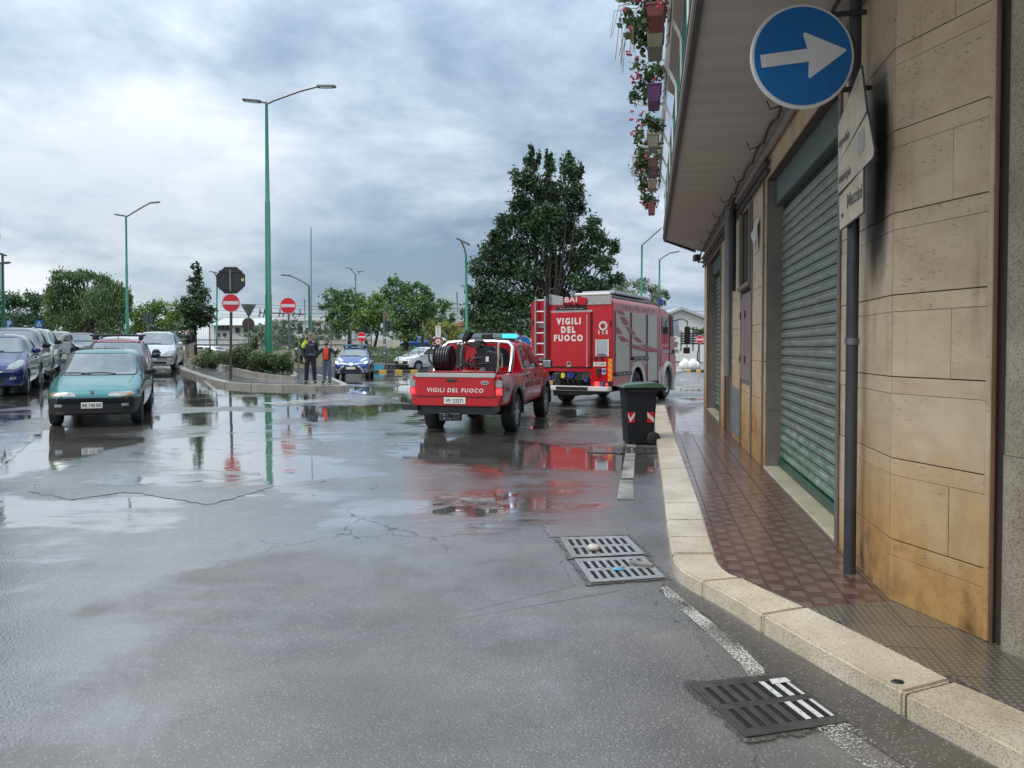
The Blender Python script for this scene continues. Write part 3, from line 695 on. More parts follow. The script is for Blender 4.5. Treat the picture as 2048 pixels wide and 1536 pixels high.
# beyond the fold: chamfer and the mass of the block
CD = (COLP - FOLD); CD.z = 0; CLEN = CD.length; CD.normalize(); CN = Vector((CD.y, -CD.x, 0))
if CN.x > 0: CN = -CN
def Cp(a, u, z): return Vector((FOLD.x, FOLD.y, 0)) + CD * a + CN * u + Vector((0, 0, z))
core.prism([Cp(.003, -.022, SW), Cp(CLEN + .3, -.022, SW), Cp(CLEN + .3, -.5, SW), Cp(.3, -.5, SW)], (0, 0, ZSOF - SW - .01))
bp_(core, 'wall', M_JOINT)
for s0, s1 in segs[:-1]: panels(Fp, s0, s1, SW, ZHEAD)
panels(Fp, S_FOLD + .002, sx(1677), SW, ZHEAD)
panels(Fp, sx(1504) + .0, sx(1483), SW, W(1494, 770)[1])
panels(Cp, .004, CLEN - .035, SW, ZSOF - .02, [CLEN * .62])
xs = [S_FOLD + .002] + [S_FOLD + k * 1.35 for k in range(1, 10)] + [SE]
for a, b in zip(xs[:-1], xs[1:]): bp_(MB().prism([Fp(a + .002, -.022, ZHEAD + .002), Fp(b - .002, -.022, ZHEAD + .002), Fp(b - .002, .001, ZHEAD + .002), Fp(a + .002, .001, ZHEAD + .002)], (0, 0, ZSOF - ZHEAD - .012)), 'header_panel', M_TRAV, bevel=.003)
# stone edge trims beside the openings
for px in (1415, 1441.5, 1451, 1483, 1504, 1527, 1680, 1464):
    s = sx(px); bp_(fbox(MB(), s - .028, s + .028, .0045, .022, SW, ZHEAD - .003), 'edge_trim', M_JAMB, bevel=.004)
# jambs, thresholds, shutters
def shutter(s0, s1, name_lab, first_h, nslat_mesh):
    for sj, d in ((s1, -1), (s0, 1)):
        bp_(fbox(MB(), sj + d * .002, sj + d * .022, -.205, -.024, SW + .001, .78), 'jamb', M_JAMB)
        bp_(fbox(MB(), sj + d * .002, sj + d * .020, -.205, -.026, .784, ZHEAD - .004), 'jamb', M_JAMB)
    bp_(fbox(MB(), s0 + .024, s1 - .024, -.20, .012, SW + .001, SW + .034), 'threshold', M_MARB, bevel=.006)
    sh = bp_(fbox(MB(), s0 + .022, s1 - .022, -.30, -.215, SW + .04, ZHEAD - .004), 'roller_shutter', mat('shutter_backing', (.03, .04, .035), .6))
    bp_(fbox(MB(), s0 + .024, s1 - .024, -.214, -.10, ZHEAD - .30, ZHEAD - .006), 'shutter_box', mat('shutter_box_paint', (.07, .115, .10), .4, .2, var=.25, vs=4), sh, bevel=.008)
    hgt = .098; n = int((ZHEAD - .30 - SW - .13) / hgt); me = None
    prof = [(-.023, 0), (-.023, .013), (.004, .015), (.010, .030), (.010, .056), (.004, .070), (-.004, .072), (-.004, .083), (.001, .085), (.001, .098)]
    def slat_mesh(m):
        mb = MB(); a = [SD * (s0 + .026) + UD * (u - .19) + Vector((0, 0, z)) for u, z in prof]; a += [SD * (s0 + .026) + UD * -.214 + Vector((0, 0, .098)), SD * (s0 + .026) + UD * -.214]
        mb.prism(a, SD * (s1 - s0 - .052)); return mb.mesh('slat', m)
    m1, m2 = slat_mesh(M_SLAT), slat_mesh(M_SLATG)
    for k in range(n):
        zz = SW + .13 + k * hgt; o = obj('slat', m2 if k < 4 else m1, sh, (FB + Vector((0, 0, zz))) - bld.location); 
    bp_(fbox(MB(), s0 + .024, s1 - .024, -.205, -.16, SW + .036, SW + .128), 'bottom_rail', mat('shutter_rail_green', (.012, .085, .045), .4, .1, var=.4, vs=5), sh, bevel=.006)
    return sh
shutter(sx(1677), sx(1529), '', 0, 0)
shutter(sx(1441.5), sx(1415), '', 0, 0)
# recessed door and the cabinet bay
d0, d1 = sx(1464), sx(1451)
bp_(fbox(MB(), d1 - .024, d1 - .002, -.21, -.024, SW, ZHEAD - .004), 'jamb', M_JAMB)
bp_(fbox(MB(), d0 + .03, d1 - .03, -.30, -.22, SW + .03, ZHEAD - .02), 'door', mat('brown_door', (.06, .04, .03), .5, var=.2), bevel=.01)
b0, b1 = sx(1504), sx(1483); zc0, zc1, zw1 = W(1494, 770)[1], W(1494, 585)[1], ZHEAD
M_CAB = mat('cabinet_paint', (.23, .185, .165), .5, .1, var=.25, vs=5)
cab = bp_(fbox(MB(), b0 + .02, b1 - .02, -.02, .004, zc0 + .005, zc1), 'cabinet', M_CAB, bevel=.004)
mid = (b0 + b1) / 2
for q0, q1 in ((b0 + .05, mid - .01), (mid + .01, b1 - .05)):
    dl = bp_(fbox(MB(), q0, q1, .0045, .02, zc0 + .06, zc1 - .05), 'cabinet_door', M_CAB, cab, bevel=.005)
    for zz in (zc0 + .3, zc1 - .35): bp_(fbox(MB(), q1 - .03, q1 + .02, .021, .035, zz, zz + .10), 'hinge', M_DARKST, cab)
bp_(fbox(MB(), b0, b1, -.02, .07, zc1 + .05, zc1 + .11), 'window_sill', M_JAMB, bevel=.01)
fr = bp_(fbox(MB(), b0 + .03, b1 - .03, -.02, -.005, zc1 + .112, zw1 - .03), 'window', mat('dark_window', (.02, .022, .025), .15, coat=.5))
for q in (b0 + .05, b1 - .05): bp_(fbox(MB(), q - .03, q + .03, -.004, .05, zc1 + .112, zw1 - .02), 'window_frame', M_JAMB, fr, bevel=.006)
bp_(fbox(MB(), sx(1482), sx(1466), .005, .02, W(1474, 870)[1], W(1474, 775)[1]), 'meter_hatch', mat('hatch_grey', (.20, .23, .23), .5, .2, var=.4, vs=6), bevel=.004)
sp_ = sx(1464) + .02
bp_(MB().tube([Fp(sp_, .07, W(1464, 752)[1]), Fp(sp_, .07, ZHEAD - .1), Fp(sp_, .07, ZSOF - .08)], .055, 12), 'downpipe', mat('pipe_grey', (.19, .195, .195), .45, .1, var=.2), smooth=40)
sp2 = sx(1478)
bp_(MB().tube([Fp(sp2, .10, W(1490, 575)[1]), Fp(sp2, .10, ZHEAD + .1), Fp(sp2, .06, ZSOF - .1)], .05, 10), 'downpipe', M_BLACK, smooth=40)
# conduits and cables along the head of the wall
for k, (zz, uu, r) in enumerate(((ZSOF - .16, .05, .035), (ZSOF - .26, .045, .03), (ZSOF - .36, .04, .025))):
    bp_(MB().tube([Fp(S_FOLD + .1 if k == 0 else sx(1540), uu, zz), Fp(SE - .1, uu, zz)], r, 8), 'conduit', mat('conduit_grey', (.22, .19, .165), .55, var=.2) if k == 0 else M_DARKST, smooth=40)
pts = []
for k in range(46):
    s = S_FOLD + .8 + k * .31; pts.append(Fp(min(s, SE - .2), .11 + .012 * math.sin(k * 2.1), ZSOF - .05 - .02 * (k % 3)))
bp_(MB().tube(pts, .014, 6), 'cable', M_BLACK)
for k in range(2, 44, 5): bp_(MB().tube([pts[k], pts[k] + UD * .10 + Vector((0, 0, -.03)), pts[k] + UD * .13 + Vector((0, 0, .05))], .007, 5), 'cable_hook', M_BLACK)
# corner floodlight and a scrap of paper stuck on the wall
fl = bp_(MB().box(Fp(SE + .02, .18, W(1400, 530)[1]), (.16, .22, .16)), 'floodlight', M_BLACK, bevel=.02)
bp_(MB().tube([Fp(SE - .05, 0, W(1400, 538)[1]), Fp(SE, .16, W(1400, 538)[1])], .02, 6), 'bracket', M_BLACK, fl)
sw_, zw_ = W(1518, 470)
bp_(MB().add([Fp(sw_ + .15, .02, zw_ + .14), Fp(sw_ - .14, .03, zw_ + .2), Fp(sw_ - .1, .06, zw_ - .12), Fp(sw_ + .02, .03, zw_ - .22), Fp(sw_, .10, zw_)], [(0, 1, 4), (1, 2, 4), (2, 3, 4), (3, 0, 4)]), 'torn_poster', mat('torn_paper', (.55, .54, .53), .8, var=.2))
# granite pier at the door round the corner
gp0 = Vector((COLP.x, COLP.y, 0)); prof = []
for k in range(9):
    w = math.pi / 2 * k / 8; prof.append(gp0 + CD * (.03 + .09 * (1 - math.cos(w)) * 1.0) + CN * (-.10 + .13 * math.sin(w)) + Vector((0, 0, SW)))
prof += [gp0 + CD * .52 + CN * .03 + Vector((0, 0, SW)), gp0 + CD * .52 + CN * -.5 + Vector((0, 0, SW)), gp0 + CD * .03 + CN * -.5 + Vector((0, 0, SW))]
zj = AT(2010, 905, COLP.y)[2]
bp_(MB().prism(prof, (0, 0, zj - SW - .002)), 'granite_pier', M_GRAN, smooth=40)
bp_(MB().prism([p + CN * -.006 + Vector((0, 0, zj - SW + .001)) for p in prof], (0, 0, ZSOF - zj - .01)), 'granite_pier', M_GRAN, smooth=40)
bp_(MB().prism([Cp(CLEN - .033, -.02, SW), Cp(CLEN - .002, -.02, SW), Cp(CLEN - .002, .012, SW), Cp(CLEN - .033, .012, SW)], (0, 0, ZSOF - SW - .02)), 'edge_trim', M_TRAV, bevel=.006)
bp_(MB().tube([Cp(CLEN + .012, .004, SW), Cp(CLEN + .012, .004, ZSOF - .03)], .009, 6), 'pipe', mat('rusty_pipe', (.16, .085, .045), .6, var=.3))
e = gp0 + CD * .56
bp_(MB().prism([e + CN * .05 + Vector((0, 0, SW)), e + CD * 1.4 + CN * .05 + Vector((0, 0, SW)), e + CD * 1.4 + CN * -.5 + Vector((0, 0, SW)), e + CN * -.5 + Vector((0, 0, SW))], (0, 0, .04)), 'doorstep', M_MARB, bevel=.008)
# mass of the block above and behind
P0 = Fp(S_FOLD, -.9, 0); back = [Fp(SE, -.9, SW), Fp(SE, -12, SW), Vector((14, -2, SW)), Vector((COLP.x + 1.9, -2.0, SW)), Vector((COLP.x + .6, COLP.y - .6, SW)), Cp(.4, -.5, SW)]
bp_(MB().prism(back, (0, 0, ZSOF - SW - .02)), 'wall', M_UPPER)
up = [Fp(SE, -.02, ZSOF + .22), Fp(SE, -12, ZSOF + .22), Vector((14, -2, ZSOF + .22)), Vector((1.6, -2.0, ZSOF + .22)), Fp(-2.0, -.02, ZSOF + .22)]
bp_(MB().prism(up, (0, 0, 9.5)), 'wall', M_UPPER)
# balcony slab
ou = []
for px, py in ((1333, 480), (1403, 0)):
    d = ray(px, py); t = (ZSOF - CAM_H) / d.z; q = EYE + d * t - FB; ou.append((q.dot(SD), q.dot(UD)))
UO = (ou[0][1] + ou[1][1]) / 2; SBE = ou[0][0]; print('balcony', ou)
slab = [Fp(-2.5, UO, ZSOF), Fp(SBE, UO, ZSOF), Fp(SE - .02, .03, ZSOF), Fp(SE - .02, -.5, ZSOF), Fp(-2.5, -.9, ZSOF)]
wv = bpy.data.materials.new('board_marked_soffit'); wv.use_nodes = True; nt, N, L, b = nodes_of(wv)
tc = N('ShaderNodeTexCoord'); mp = N('ShaderNodeMapping'); mp.inputs['Rotation'].default_value = (0, 0, math.atan2(SD.x, SD.y)); L(tc.outputs['Object'], mp.inputs[0])
w_ = N('ShaderNodeTexWave'); w_.bands_direction = 'Y'; w_.inputs['Scale'].default_value = .75; w_.inputs['Distortion'].default_value = .6; w_.inputs['Detail'].default_value = 3; L(mp.outputs[0], w_.inputs[0])
n_ = N('ShaderNodeTexNoise'); n_.inputs['Scale'].default_value = .8; n_.inputs['Detail'].default_value = 8; L(tc.outputs['Object'], n_.inputs[0])
mx = N('ShaderNodeMix'); mx.data_type = 'RGBA'; L(n_.outputs[0], mx.inputs[0]); mx.inputs[6].default_value = (.36, .32, .285, 1); mx.inputs[7].default_value = (.47, .43, .39, 1)
mx2 = N('ShaderNodeMix'); mx2.data_type = 'RGBA'; mx2.blend_type = 'MULTIPLY'; mx2.inputs[0].default_value = .10; L(mx.outputs[2], mx2.inputs[6]); L(w_.outputs['Color'], mx2.inputs[7]); L(mx2.outputs[2], b.inputs['Base Color']); b.inputs['Roughness'].default_value = .75
bpn = N('ShaderNodeBump'); bpn.inputs['Distance'].default_value = .012; bpn.inputs['Strength'].default_value = .35; L(w_.outputs['Fac'], bpn.inputs['Height']); L(bpn.outputs[0], b.inputs['Normal'])
bal = bp_(MB().prism(slab, (0, 0, .20)), 'balcony', wv)
M_FASC = mat('fascia_dark', (.055, .052, .05), .6, var=.3, vs=4)
def edge_run(u0, u1, z0, z1, name, m):
    a = [Fp(-2.5, u0, z0), Fp(SBE, u0, z0), Fp(SE - .3, u0 - UO + .22, z0), Fp(SE - .3, u0 - UO + .22 + (u1 - u0), z0), Fp(SBE, u1, z0), Fp(-2.5, u1, z0)]
    return bp_(MB().prism(a, (0, 0, z1 - z0)), name, m, bal)
edge_run(UO + .003, UO + .05, ZSOF - .03, ZSOF + .10, 'fascia', M_FASC)
edge_run(UO + .052, UO + .07, ZSOF + .02, ZSOF + .05, 'fascia_trim', mat('pale_trim', (.42, .40, .36), .5))
edge_run(UO - .02, UO + .06, ZSOF + .202, ZSOF + .26, 'drip_edge', M_FASC)
ZR = ZSOF + 1.12
M_RAILG = mat('railing_green', (.01, .12, .085), .4, coat=.3, var=.15)
rl = bp_(MB().tube([Fp(-2.5, UO + .02, ZR - .2), Fp(SBE, UO + .02, ZR - .2)], .022, 6), 'railing', M_RAILG, bal)
bp_(MB().tube([Fp(-2.5, UO + .02, ZSOF + .34), Fp(SBE, UO + .02, ZSOF + .34)], .02, 6), 'lower_rail', M_RAILG, bal)
bp_(MB().tube([Fp(-2.5, UO + .15, ZR), Fp(SBE, UO + .15, ZR)], .03, 8), 'white_top_rail', M_WHITE, bal)
bars = MB()
s = 2.0
while s < SBE: bars.tube([Fp(s, UO + .02, ZSOF + .26), Fp(s, UO + .02, ZR - .2)], .011, 5, caps=False); s += .11
o = bp_(bars, 'railing_bars', M_RAILG, bal); o['kind'] = 'stuff'
s = 2.2
while s < SBE: bp_(MB().tube([Fp(s, UO + .02, ZSOF + .26), Fp(s, UO + .03, ZR - .25), Fp(s, UO + .15, ZR)], .02, 6), 'railing_post', M_WHITE, bal); s += 1.45
# upper balcony (seen only in the wet road)
bp_(MB().prism([p + Vector((0, 0, 3.2)) for p in slab], (0, 0, .2)), 'upper_balcony', M_SOFFIT)

# ================================================================== TRAFFIC ISLAND
M_PAVE2 = mat('island_paving', (.20, .195, .19), .28, coat=.8, var=.25, vs=2, bump=.2, bs=30)
M_SOIL = mat('planter_soil', (.045, .032, .02), .9, var=.3)
IO = [(318, 716), (338, 725), (355, 733), (363, 738.5), (391, 748.5), (424, 759), (449, 764.5), (502, 767.5), (566, 769.5), (634, 771), (690, 771.5), (700, 769.5), (686, 763), (665, 755), (640, 749)]
IOw = [G(px, py, .13) for px, py in IO]
def offset_line(P, d):
    out = []
    for i, p in enumerate(P):
        a = P[max(i - 1, 0)]; b = P[min(i + 1, len(P) - 1)]; t = Vector((b.x - a.x, b.y - a.y, 0)).normalized(); out.append(p + Vector((-t.y, t.x, 0)) * d)
    return out
IIw = offset_line(IOw, .30)
for p, q in zip(IIw, IOw): p.z = float(g(p.x, p.y)) + .13
ikerb = struct('island_kerb'); kerb_stones(IOw, IIw, list(range(len(IOw))), M_KERB2, ikerb, .13, gap=.008, bev=.02, drop=.30)
back = [G(px, py, .13) for px, py in ((612, 743), (560, 732), (470, 720), (395, 711), (340, 706))]
bm = bmesh.new(); vs_ = [bm.verts.new(p + Vector((0, 0, -.012))) for p in IIw + back]; bm.faces.new(vs_); bmesh.ops.triangulate(bm, faces=bm.faces)
me = bpy.data.meshes.new('traffic_island'); bm.to_mesh(me); bm.free(); me.materials.append(M_PAVE2); o = obj('traffic_island', me); o['kind'] = 'structure'
PO = [(348, 716), (372, 717), (391, 720), (420, 725), (447, 730.5), (467, 736), (492, 742), (533, 748), (566, 751), (590, 752.5), (597, 748), (588, 743)]
POw = [G(px, py, .23) for px, py in PO]; PIw = offset_line(POw, .22)
for p in PIw: p.z = float(g(p.x, p.y)) + .23
pk = struct('planter_kerb'); kerb_stones(POw, PIw, list(range(len(POw))), M_KERB2, pk, .23, gap=.006, bev=.015, drop=.35)
pb = [G(px, py, .2) for px, py in ((560, 736), (500, 728), (440, 721), (400, 714), (355, 712))]
bm = bmesh.new(); vs_ = [bm.verts.new(p + Vector((0, 0, -.05))) for p in PIw + pb]; bm.faces.new(vs_); bmesh.ops.triangulate(bm, faces=bm.faces)
me = bpy.data.meshes.new('planter_soil'); bm.to_mesh(me); bm.free(); me.materials.append(M_SOIL); o = obj('planter_soil', me); o['kind'] = 'structure'

# ================================================================== TREES AND BUSHES
L_OAK = leafmat('oak_leaf', (0.019, 0.043, 0.019), (0.068, 0.119, 0.049), .2)
L_PEP = leafmat('pepper_leaf', (0.039, 0.085, 0.031), (0.150, 0.220, 0.079), .3)
L_DARK = leafmat('dark_leaf', (0.021, 0.053, 0.021), (0.079, 0.140, 0.049), .25)
L_LIGHT = leafmat('fresh_leaf', (0.061, 0.124, 0.029), (0.229, 0.334, 0.079), .35)
L_MID = leafmat('mid_leaf', (0.042, 0.096, 0.035), (0.150, 0.246, 0.079), .3)
L_YEL = leafmat('yellow_leaf', (0.105, 0.131, 0.026), (0.351, 0.351, 0.079), .35)
L_OLIVE = leafmat('olive_leaf', (0.088, 0.124, 0.079), (0.264, 0.316, 0.211), .25)
L_JUN = leafmat('juniper_leaf', (0.039, 0.077, 0.031), (0.150, 0.202, 0.079), .2)
M_BARK = mat('bark', (.040, .032, .025), .9, var=.4, vs=6, bump=.8, bs=12)
def foliage(name, blobs, ls, m, parent, aspect=.55, droop=0.0, seed=0, kind=None, cover=2.6):
    """blobs: (centre, (rx, ry, rz)); many small leaf-sized faces spread through them"""
    rg = np.random.default_rng(seed + 17); C = []; T = []
    for c, r in blobs:
        r = np.array(r, float); n = int(cover * 3.4 * math.pi * (r[0] * r[2]) / (ls * ls * aspect)); n = max(40, min(n, 16000))
        k = max(4, int(n / 45)); cl = rg.normal(size=(k, 3)); cl /= np.linalg.norm(cl, axis=1)[:, None]; cl *= rg.uniform(.35, 1.0, (k, 1)) ** .6
        idx = rg.integers(0, k, n); p = cl[idx] * .82 + rg.normal(size=(n, 3)) * .22
        C.append(np.array(c) + p * r); tone = rg.normal(.5, .2, k)[idx] + rg.normal(0, .16, n); T.append(tone)
    C = np.concatenate(C); T = np.clip(np.concatenate(T), 0, 1); n = len(C)
    a = rg.normal(size=(n, 3)); 
    if droop: a = a * (1 - droop) + np.array([0, 0, -1.0]) * droop * 1.6
    a /= np.linalg.norm(a, axis=1)[:, None]; b = np.cross(a, rg.normal(size=(n, 3))); b /= np.linalg.norm(b, axis=1)[:, None]
    l = ls * rg.uniform(.45, 1.5, (n, 1)); a = a * l * .5; b = b * l * .5 * aspect
    V = np.stack([C - a, C + b * .9 - a * .1, C + a, C - b * .9 - a * .1], 1).reshape(-1, 3)
    me = bpy.data.meshes.new(name); me.vertices.add(4 * n); me.vertices.foreach_set('co', V.ravel().astype(np.float32))
    me.loops.add(4 * n); me.loops.foreach_set('vertex_index', np.arange(4 * n, dtype=np.int32))
    me.polygons.add(n); me.polygons.foreach_set('loop_start', np.arange(0, 4 * n, 4, dtype=np.int32)); 
    at = me.attributes.new('tint', 'FLOAT', 'FACE'); at.data.foreach_set('value', T.astype(np.float32)); me.materials.append(m); me.update(); me.validate()
    o = obj(name, me, parent)
    if kind: o['kind'] = kind
    return o
def limb(mb, a, b, r0, r1, bend, rr, n=7):
    a, b = Vector(a), Vector(b); pts = []; d = b - a; off = Vector((rr.uniform(-1, 1), rr.uniform(-1, 1), rr.uniform(-.3, .6))) * d.length * bend
    for k in range(6):
        t = k / 5; pts.append(a + d * t + off * math.sin(math.pi * t) * (1 - .3 * t))
    mb.tube(pts, [r0 + (r1 - r0) * k / 5 for k in range(6)], n)
def tree(name, label, cat, depth, base_px, blobs_px, ls, m, group=None, trunk_r=.2, fork=.45, droop=0, seed=0, cover=2.6, aspect=.55, ground=None, spread=.75, trunks=1, grow=1.0):
    rr = random.Random(seed); bx = (base_px - PX0) / FPX * depth; bz = float(g(bx, depth)) if ground is None else ground
    root = thing(name, label, cat, (bx, depth, bz), 0, group); o0 = Vector((bx, depth, bz)); k = depth / FPX
    B = []
    for bl in blobs_px:
        px, py, rx = bl[:3]; rz = bl[3] if len(bl) > 3 else rx
        rx *= grow; rz *= grow; rw = rx * k; c = AT(px, py, depth + rr.uniform(-1, 1) * spread * rw) - o0; B.append((c, (rw, rw * .95, rz * k)))
    foliage('crown', B, ls, m, root, aspect, droop, seed, cover=cover)
    top = max(c.z for c, r in B); mb = MB()
    for t in range(trunks):
        fx = Vector((rr.uniform(-.4, .4) * (trunks > 1) + (t - (trunks - 1) / 2) * .8, 0, top * fork)); s0 = Vector(((t - (trunks - 1) / 2) * .35, 0, -.15))
        limb(mb, s0, fx, trunk_r, trunk_r * .72, .04, rr, 9)
        for c, r in B:
            if trunks > 1 and rr.random() > .6: continue
            e = Vector(c) * .92; e.z = max(e.z, top * fork * .8); limb(mb, fx if rr.random() < .6 else fx * .8, e, trunk_r * .30, trunk_r * .05, .10, rr, 6)
            for _ in range(3):
                q = e + Vector((rr.uniform(-1, 1) * r[0], rr.uniform(-1, 1) * r[1], rr.uniform(-.2, 1) * r[2])) * .75; limb(mb, e * .8 + fx * .2, q, trunk_r * .13, trunk_r * .03, .12, rr, 5)
    mb.build('trunk', M_BARK, root, smooth=60); return root
tree('oak_tree', 'tall dark green oak with an upright tapering crown behind the fire engine', 'tree', 46, 1102,
     [(1061, 303, 6, 20), (1080, 322, 7, 20), (1098, 318, 6, 20), (1139, 322, 7, 20), (1160, 342, 7, 20), (1120, 385, 20), (1088, 440, 26), (1125, 455, 24), (1012, 448, 20, 24), (1185, 455, 16, 24), (998, 478, 20), (1200, 478, 18), (1062, 330, 13, 20), (1098, 335, 14, 24), (1140, 345, 20, 30), (1045, 360, 20, 26), (1068, 375, 26), (1098, 385, 24), (1150, 380, 22, 28), (1035, 405, 22), (1065, 425, 28), (1105, 430, 28), (1150, 425, 22, 26), (1030, 445, 18), (1060, 465, 28), (1100, 480, 26), (1145, 470, 24), (1015, 490, 20, 18), (1050, 505, 26),
      (985, 500, 26, 28), (965, 535, 24, 24), (1005, 540, 34, 30), (1060, 545, 32, 28), (1110, 535, 28), (1150, 520, 26), (1185, 500, 26, 22), (1222, 492, 18, 14), (1205, 530, 26, 20), (1228, 555, 16, 18), (1165, 565, 34, 24), (1100, 590, 40, 26), (960, 580, 28, 26), (1000, 600, 42, 34), (1060, 610, 36, 30), (955, 625, 26, 30), (1000, 650, 46, 34), (1200, 575, 28, 18)],
     .22, L_OAK, trunk_r=.34, fork=.26, grow=1.12, seed=3, cover=3.3, ground=0)
tree('pepper_tree', 'broad weeping pepper tree with a rounded hanging crown at the end of the side street', 'tree', 72, 172,
     [(128, 560, 26, 22), (165, 558, 26, 20), (205, 570, 26, 20), (235, 585, 22, 22), (112, 595, 24, 30), (150, 600, 34, 34), (195, 605, 34, 32), (232, 620, 28, 34), (108, 632, 22, 28), (145, 640, 30, 26), (185, 640, 30, 26), (225, 648, 26, 22), (255, 600, 10, 26)], .34, L_PEP, trunk_r=.35, fork=.3, droop=.62, seed=5, cover=3.2, aspect=.32)
tree('bushy_tree', 'dark bushy tree at the left edge beyond the parked cars', 'tree', 76, 40, [(10, 605, 26, 22), (45, 598, 30, 20), (78, 608, 24, 20), (15, 640, 30, 22), (55, 640, 32, 24), (88, 645, 20, 22), (-25, 620, 30, 28)], .28, L_DARK, trunk_r=.25, seed=6)
tree('hedge_tree', 'row of fresh green tree tops between the weeping tree and the conical tree', 'tree', 84, 315, [(278, 632, 18, 24), (300, 622, 20, 20), (325, 618, 22, 18), (350, 622, 20, 20), (305, 650, 26, 18), (345, 650, 26, 18), (368, 630, 16, 22), (272, 655, 18, 16)], .26, L_LIGHT, trunk_r=.2, seed=7)
tree('conical_tree', 'dark glossy conical magnolia behind the two men on the island', 'tree', 45, 392, [(393, 538, 8, 12), (392, 556, 13, 12), (393, 575, 18, 13), (383, 592, 18, 12), (405, 594, 18, 12), (392, 612, 30, 13), (374, 618, 17, 12), (412, 620, 17, 12), (380, 636, 20, 13), (405, 638, 22, 13), (392, 652, 26, 10)], .19, L_OAK, trunk_r=.11, fork=.5, grow=1.2, seed=8, cover=2.4)
grp = 'street trees on the grass bank'
tree('street_tree', 'green spreading tree leaning left above the police car', 'tree', 66, 700, [(665, 592, 18, 14), (690, 590, 20, 14), (712, 598, 16, 14), (655, 612, 14, 12), (680, 615, 24, 16), (705, 622, 20, 18), (668, 635, 18, 14), (690, 648, 26, 16), (680, 660, 20, 12)], .26, L_MID, grp, .16, .35, grow=1.22, seed=9, cover=2.0, ground=1.2)
tree('street_tree', 'yellowish green tree with two thin forked trunks left of the traffic light', 'tree', 63, 742, [(735, 602, 18, 14), (758, 598, 18, 14), (722, 625, 20, 16), (748, 625, 22, 16), (770, 620, 16, 16), (730, 648, 22, 14), (760, 650, 22, 16), (778, 640, 14, 14), (715, 660, 16, 10)], .25, L_LIGHT, grp, .14, .35, grow=1.22, seed=10, cover=2.0, ground=1.2, trunks=2)
tree('street_tree', 'largest green tree with a thick dark trunk right of the traffic light', 'tree', 60, 811, [(790, 566, 14, 14), (808, 575, 22, 16), (775, 588, 16, 12), (835, 582, 20, 14), (852, 598, 14, 16), (800, 605, 24, 20), (832, 612, 26, 22), (855, 628, 18, 18), (805, 640, 24, 18), (838, 648, 24, 18), (790, 655, 14, 14), (822, 668, 20, 12)], .25, L_MID, grp, .26, .33, grow=1.15, seed=11, cover=2.3, ground=1.2)
tree('street_tree', 'small green tree at the right end of the row behind the white car', 'tree', 70, 845, [(875, 610, 18, 12), (892, 618, 14, 14), (868, 630, 18, 14), (898, 638, 14, 14), (880, 648, 18, 12)], .26, L_MID, grp, .16, .35, grow=1.22, seed=12, cover=2.0, ground=1.2)
tree('yellow_shrub', 'low yellowish green shrub behind the white parking sign', 'shrub', 54, 880, [(858, 658, 12, 14), (880, 652, 20, 14), (900, 660, 14, 14), (870, 675, 20, 12), (895, 680, 18, 12), (915, 672, 12, 14)], .2, L_YEL, None, .08, .3, seed=13, cover=2.4, ground=.6)
tree('olive_tree', 'pale grey green olive tree above the roof of the fire engine', 'tree', 62, 1270, [(1255, 575, 22, 16), (1285, 572, 22, 14), (1312, 580, 18, 16), (1235, 590, 22, 18), (1270, 598, 26, 18), (1305, 602, 22, 18), (1328, 596, 12, 16), (1250, 620, 26, 16), (1290, 625, 30, 16)], .26, L_OLIVE, None, .2, .3, seed=14, cover=2.2)
tree('round_bush', 'small round green bush in front of the white gabled house', 'bush', 70, 1396, [(1390, 660, 10, 8), (1402, 659, 10, 8), (1412, 662, 10, 8), (1396, 667, 12, 6)], .2, L_MID, None, .08, .3, seed=15, ground=.4)
for i, (px, y, bl, lab) in enumerate((
        (430, 34, [(405, 722, 14, 10), (425, 712, 18, 13), (445, 716, 16, 12), (418, 728, 14, 7)], 'spreading juniper bush at the left end of the planter'),
        (480, 33, [(462, 710, 17, 13), (484, 704, 18, 14), (500, 715, 18, 12), (470, 724, 18, 10), (492, 730, 16, 9), (505, 692, 6, 12), (515, 680, 4, 12)], 'juniper bush with one tall sprig between the sign post and the lamp post'),
        (527, 31.5, [(515, 716, 16, 12), (536, 712, 16, 12), (520, 732, 16, 10), (545, 726, 14, 12), (505, 738, 10, 8)], 'juniper bush around the foot of the green lamp post'),
        (565, 31, [(556, 722, 14, 14), (574, 728, 12, 14), (560, 738, 16, 10), (580, 742, 8, 8), (572, 708, 10, 10)], 'juniper bush round the post at the right end of the planter'))):
    tree('juniper_bush', lab, 'bush', y, px, [(a, b_ + 2, c_ * 1.3, d_ * 1.25) for a, b_, c_, d_ in bl], .10, L_JUN, 'juniper bushes in the planter', .03, .3, seed=30 + i, cover=2.6)
tree('wild_shrub', 'loose green shrub growing by the wall behind the officer', 'shrub', 42, 606, [(600, 690, 10, 12), (614, 684, 10, 14), (605, 706, 14, 12), (598, 722, 12, 12), (615, 720, 12, 14), (592, 736, 10, 8)], .16, L_JUN, None, .05, .3, seed=40, cover=2.2)
for i, (px, y, bl, lab) in enumerate((
        (560, 78, [(520, 658, 14, 16), (545, 652, 14, 18), (570, 656, 16, 18), (595, 650, 14, 18), (530, 678, 22, 14), (575, 680, 24, 14)], 'grey green trees behind the mesh fence left of the sign'),
        (650, 80, [(622, 652, 14, 14), (645, 656, 14, 16), (632, 675, 20, 14), (660, 680, 16, 14)], 'grey green trees behind the mesh fence above the officer'))):
    tree('fence_tree', lab, 'tree', y, px, bl, .28, L_OLIVE, None, .1, .3, seed=50 + i, cover=1.7, ground=.3)

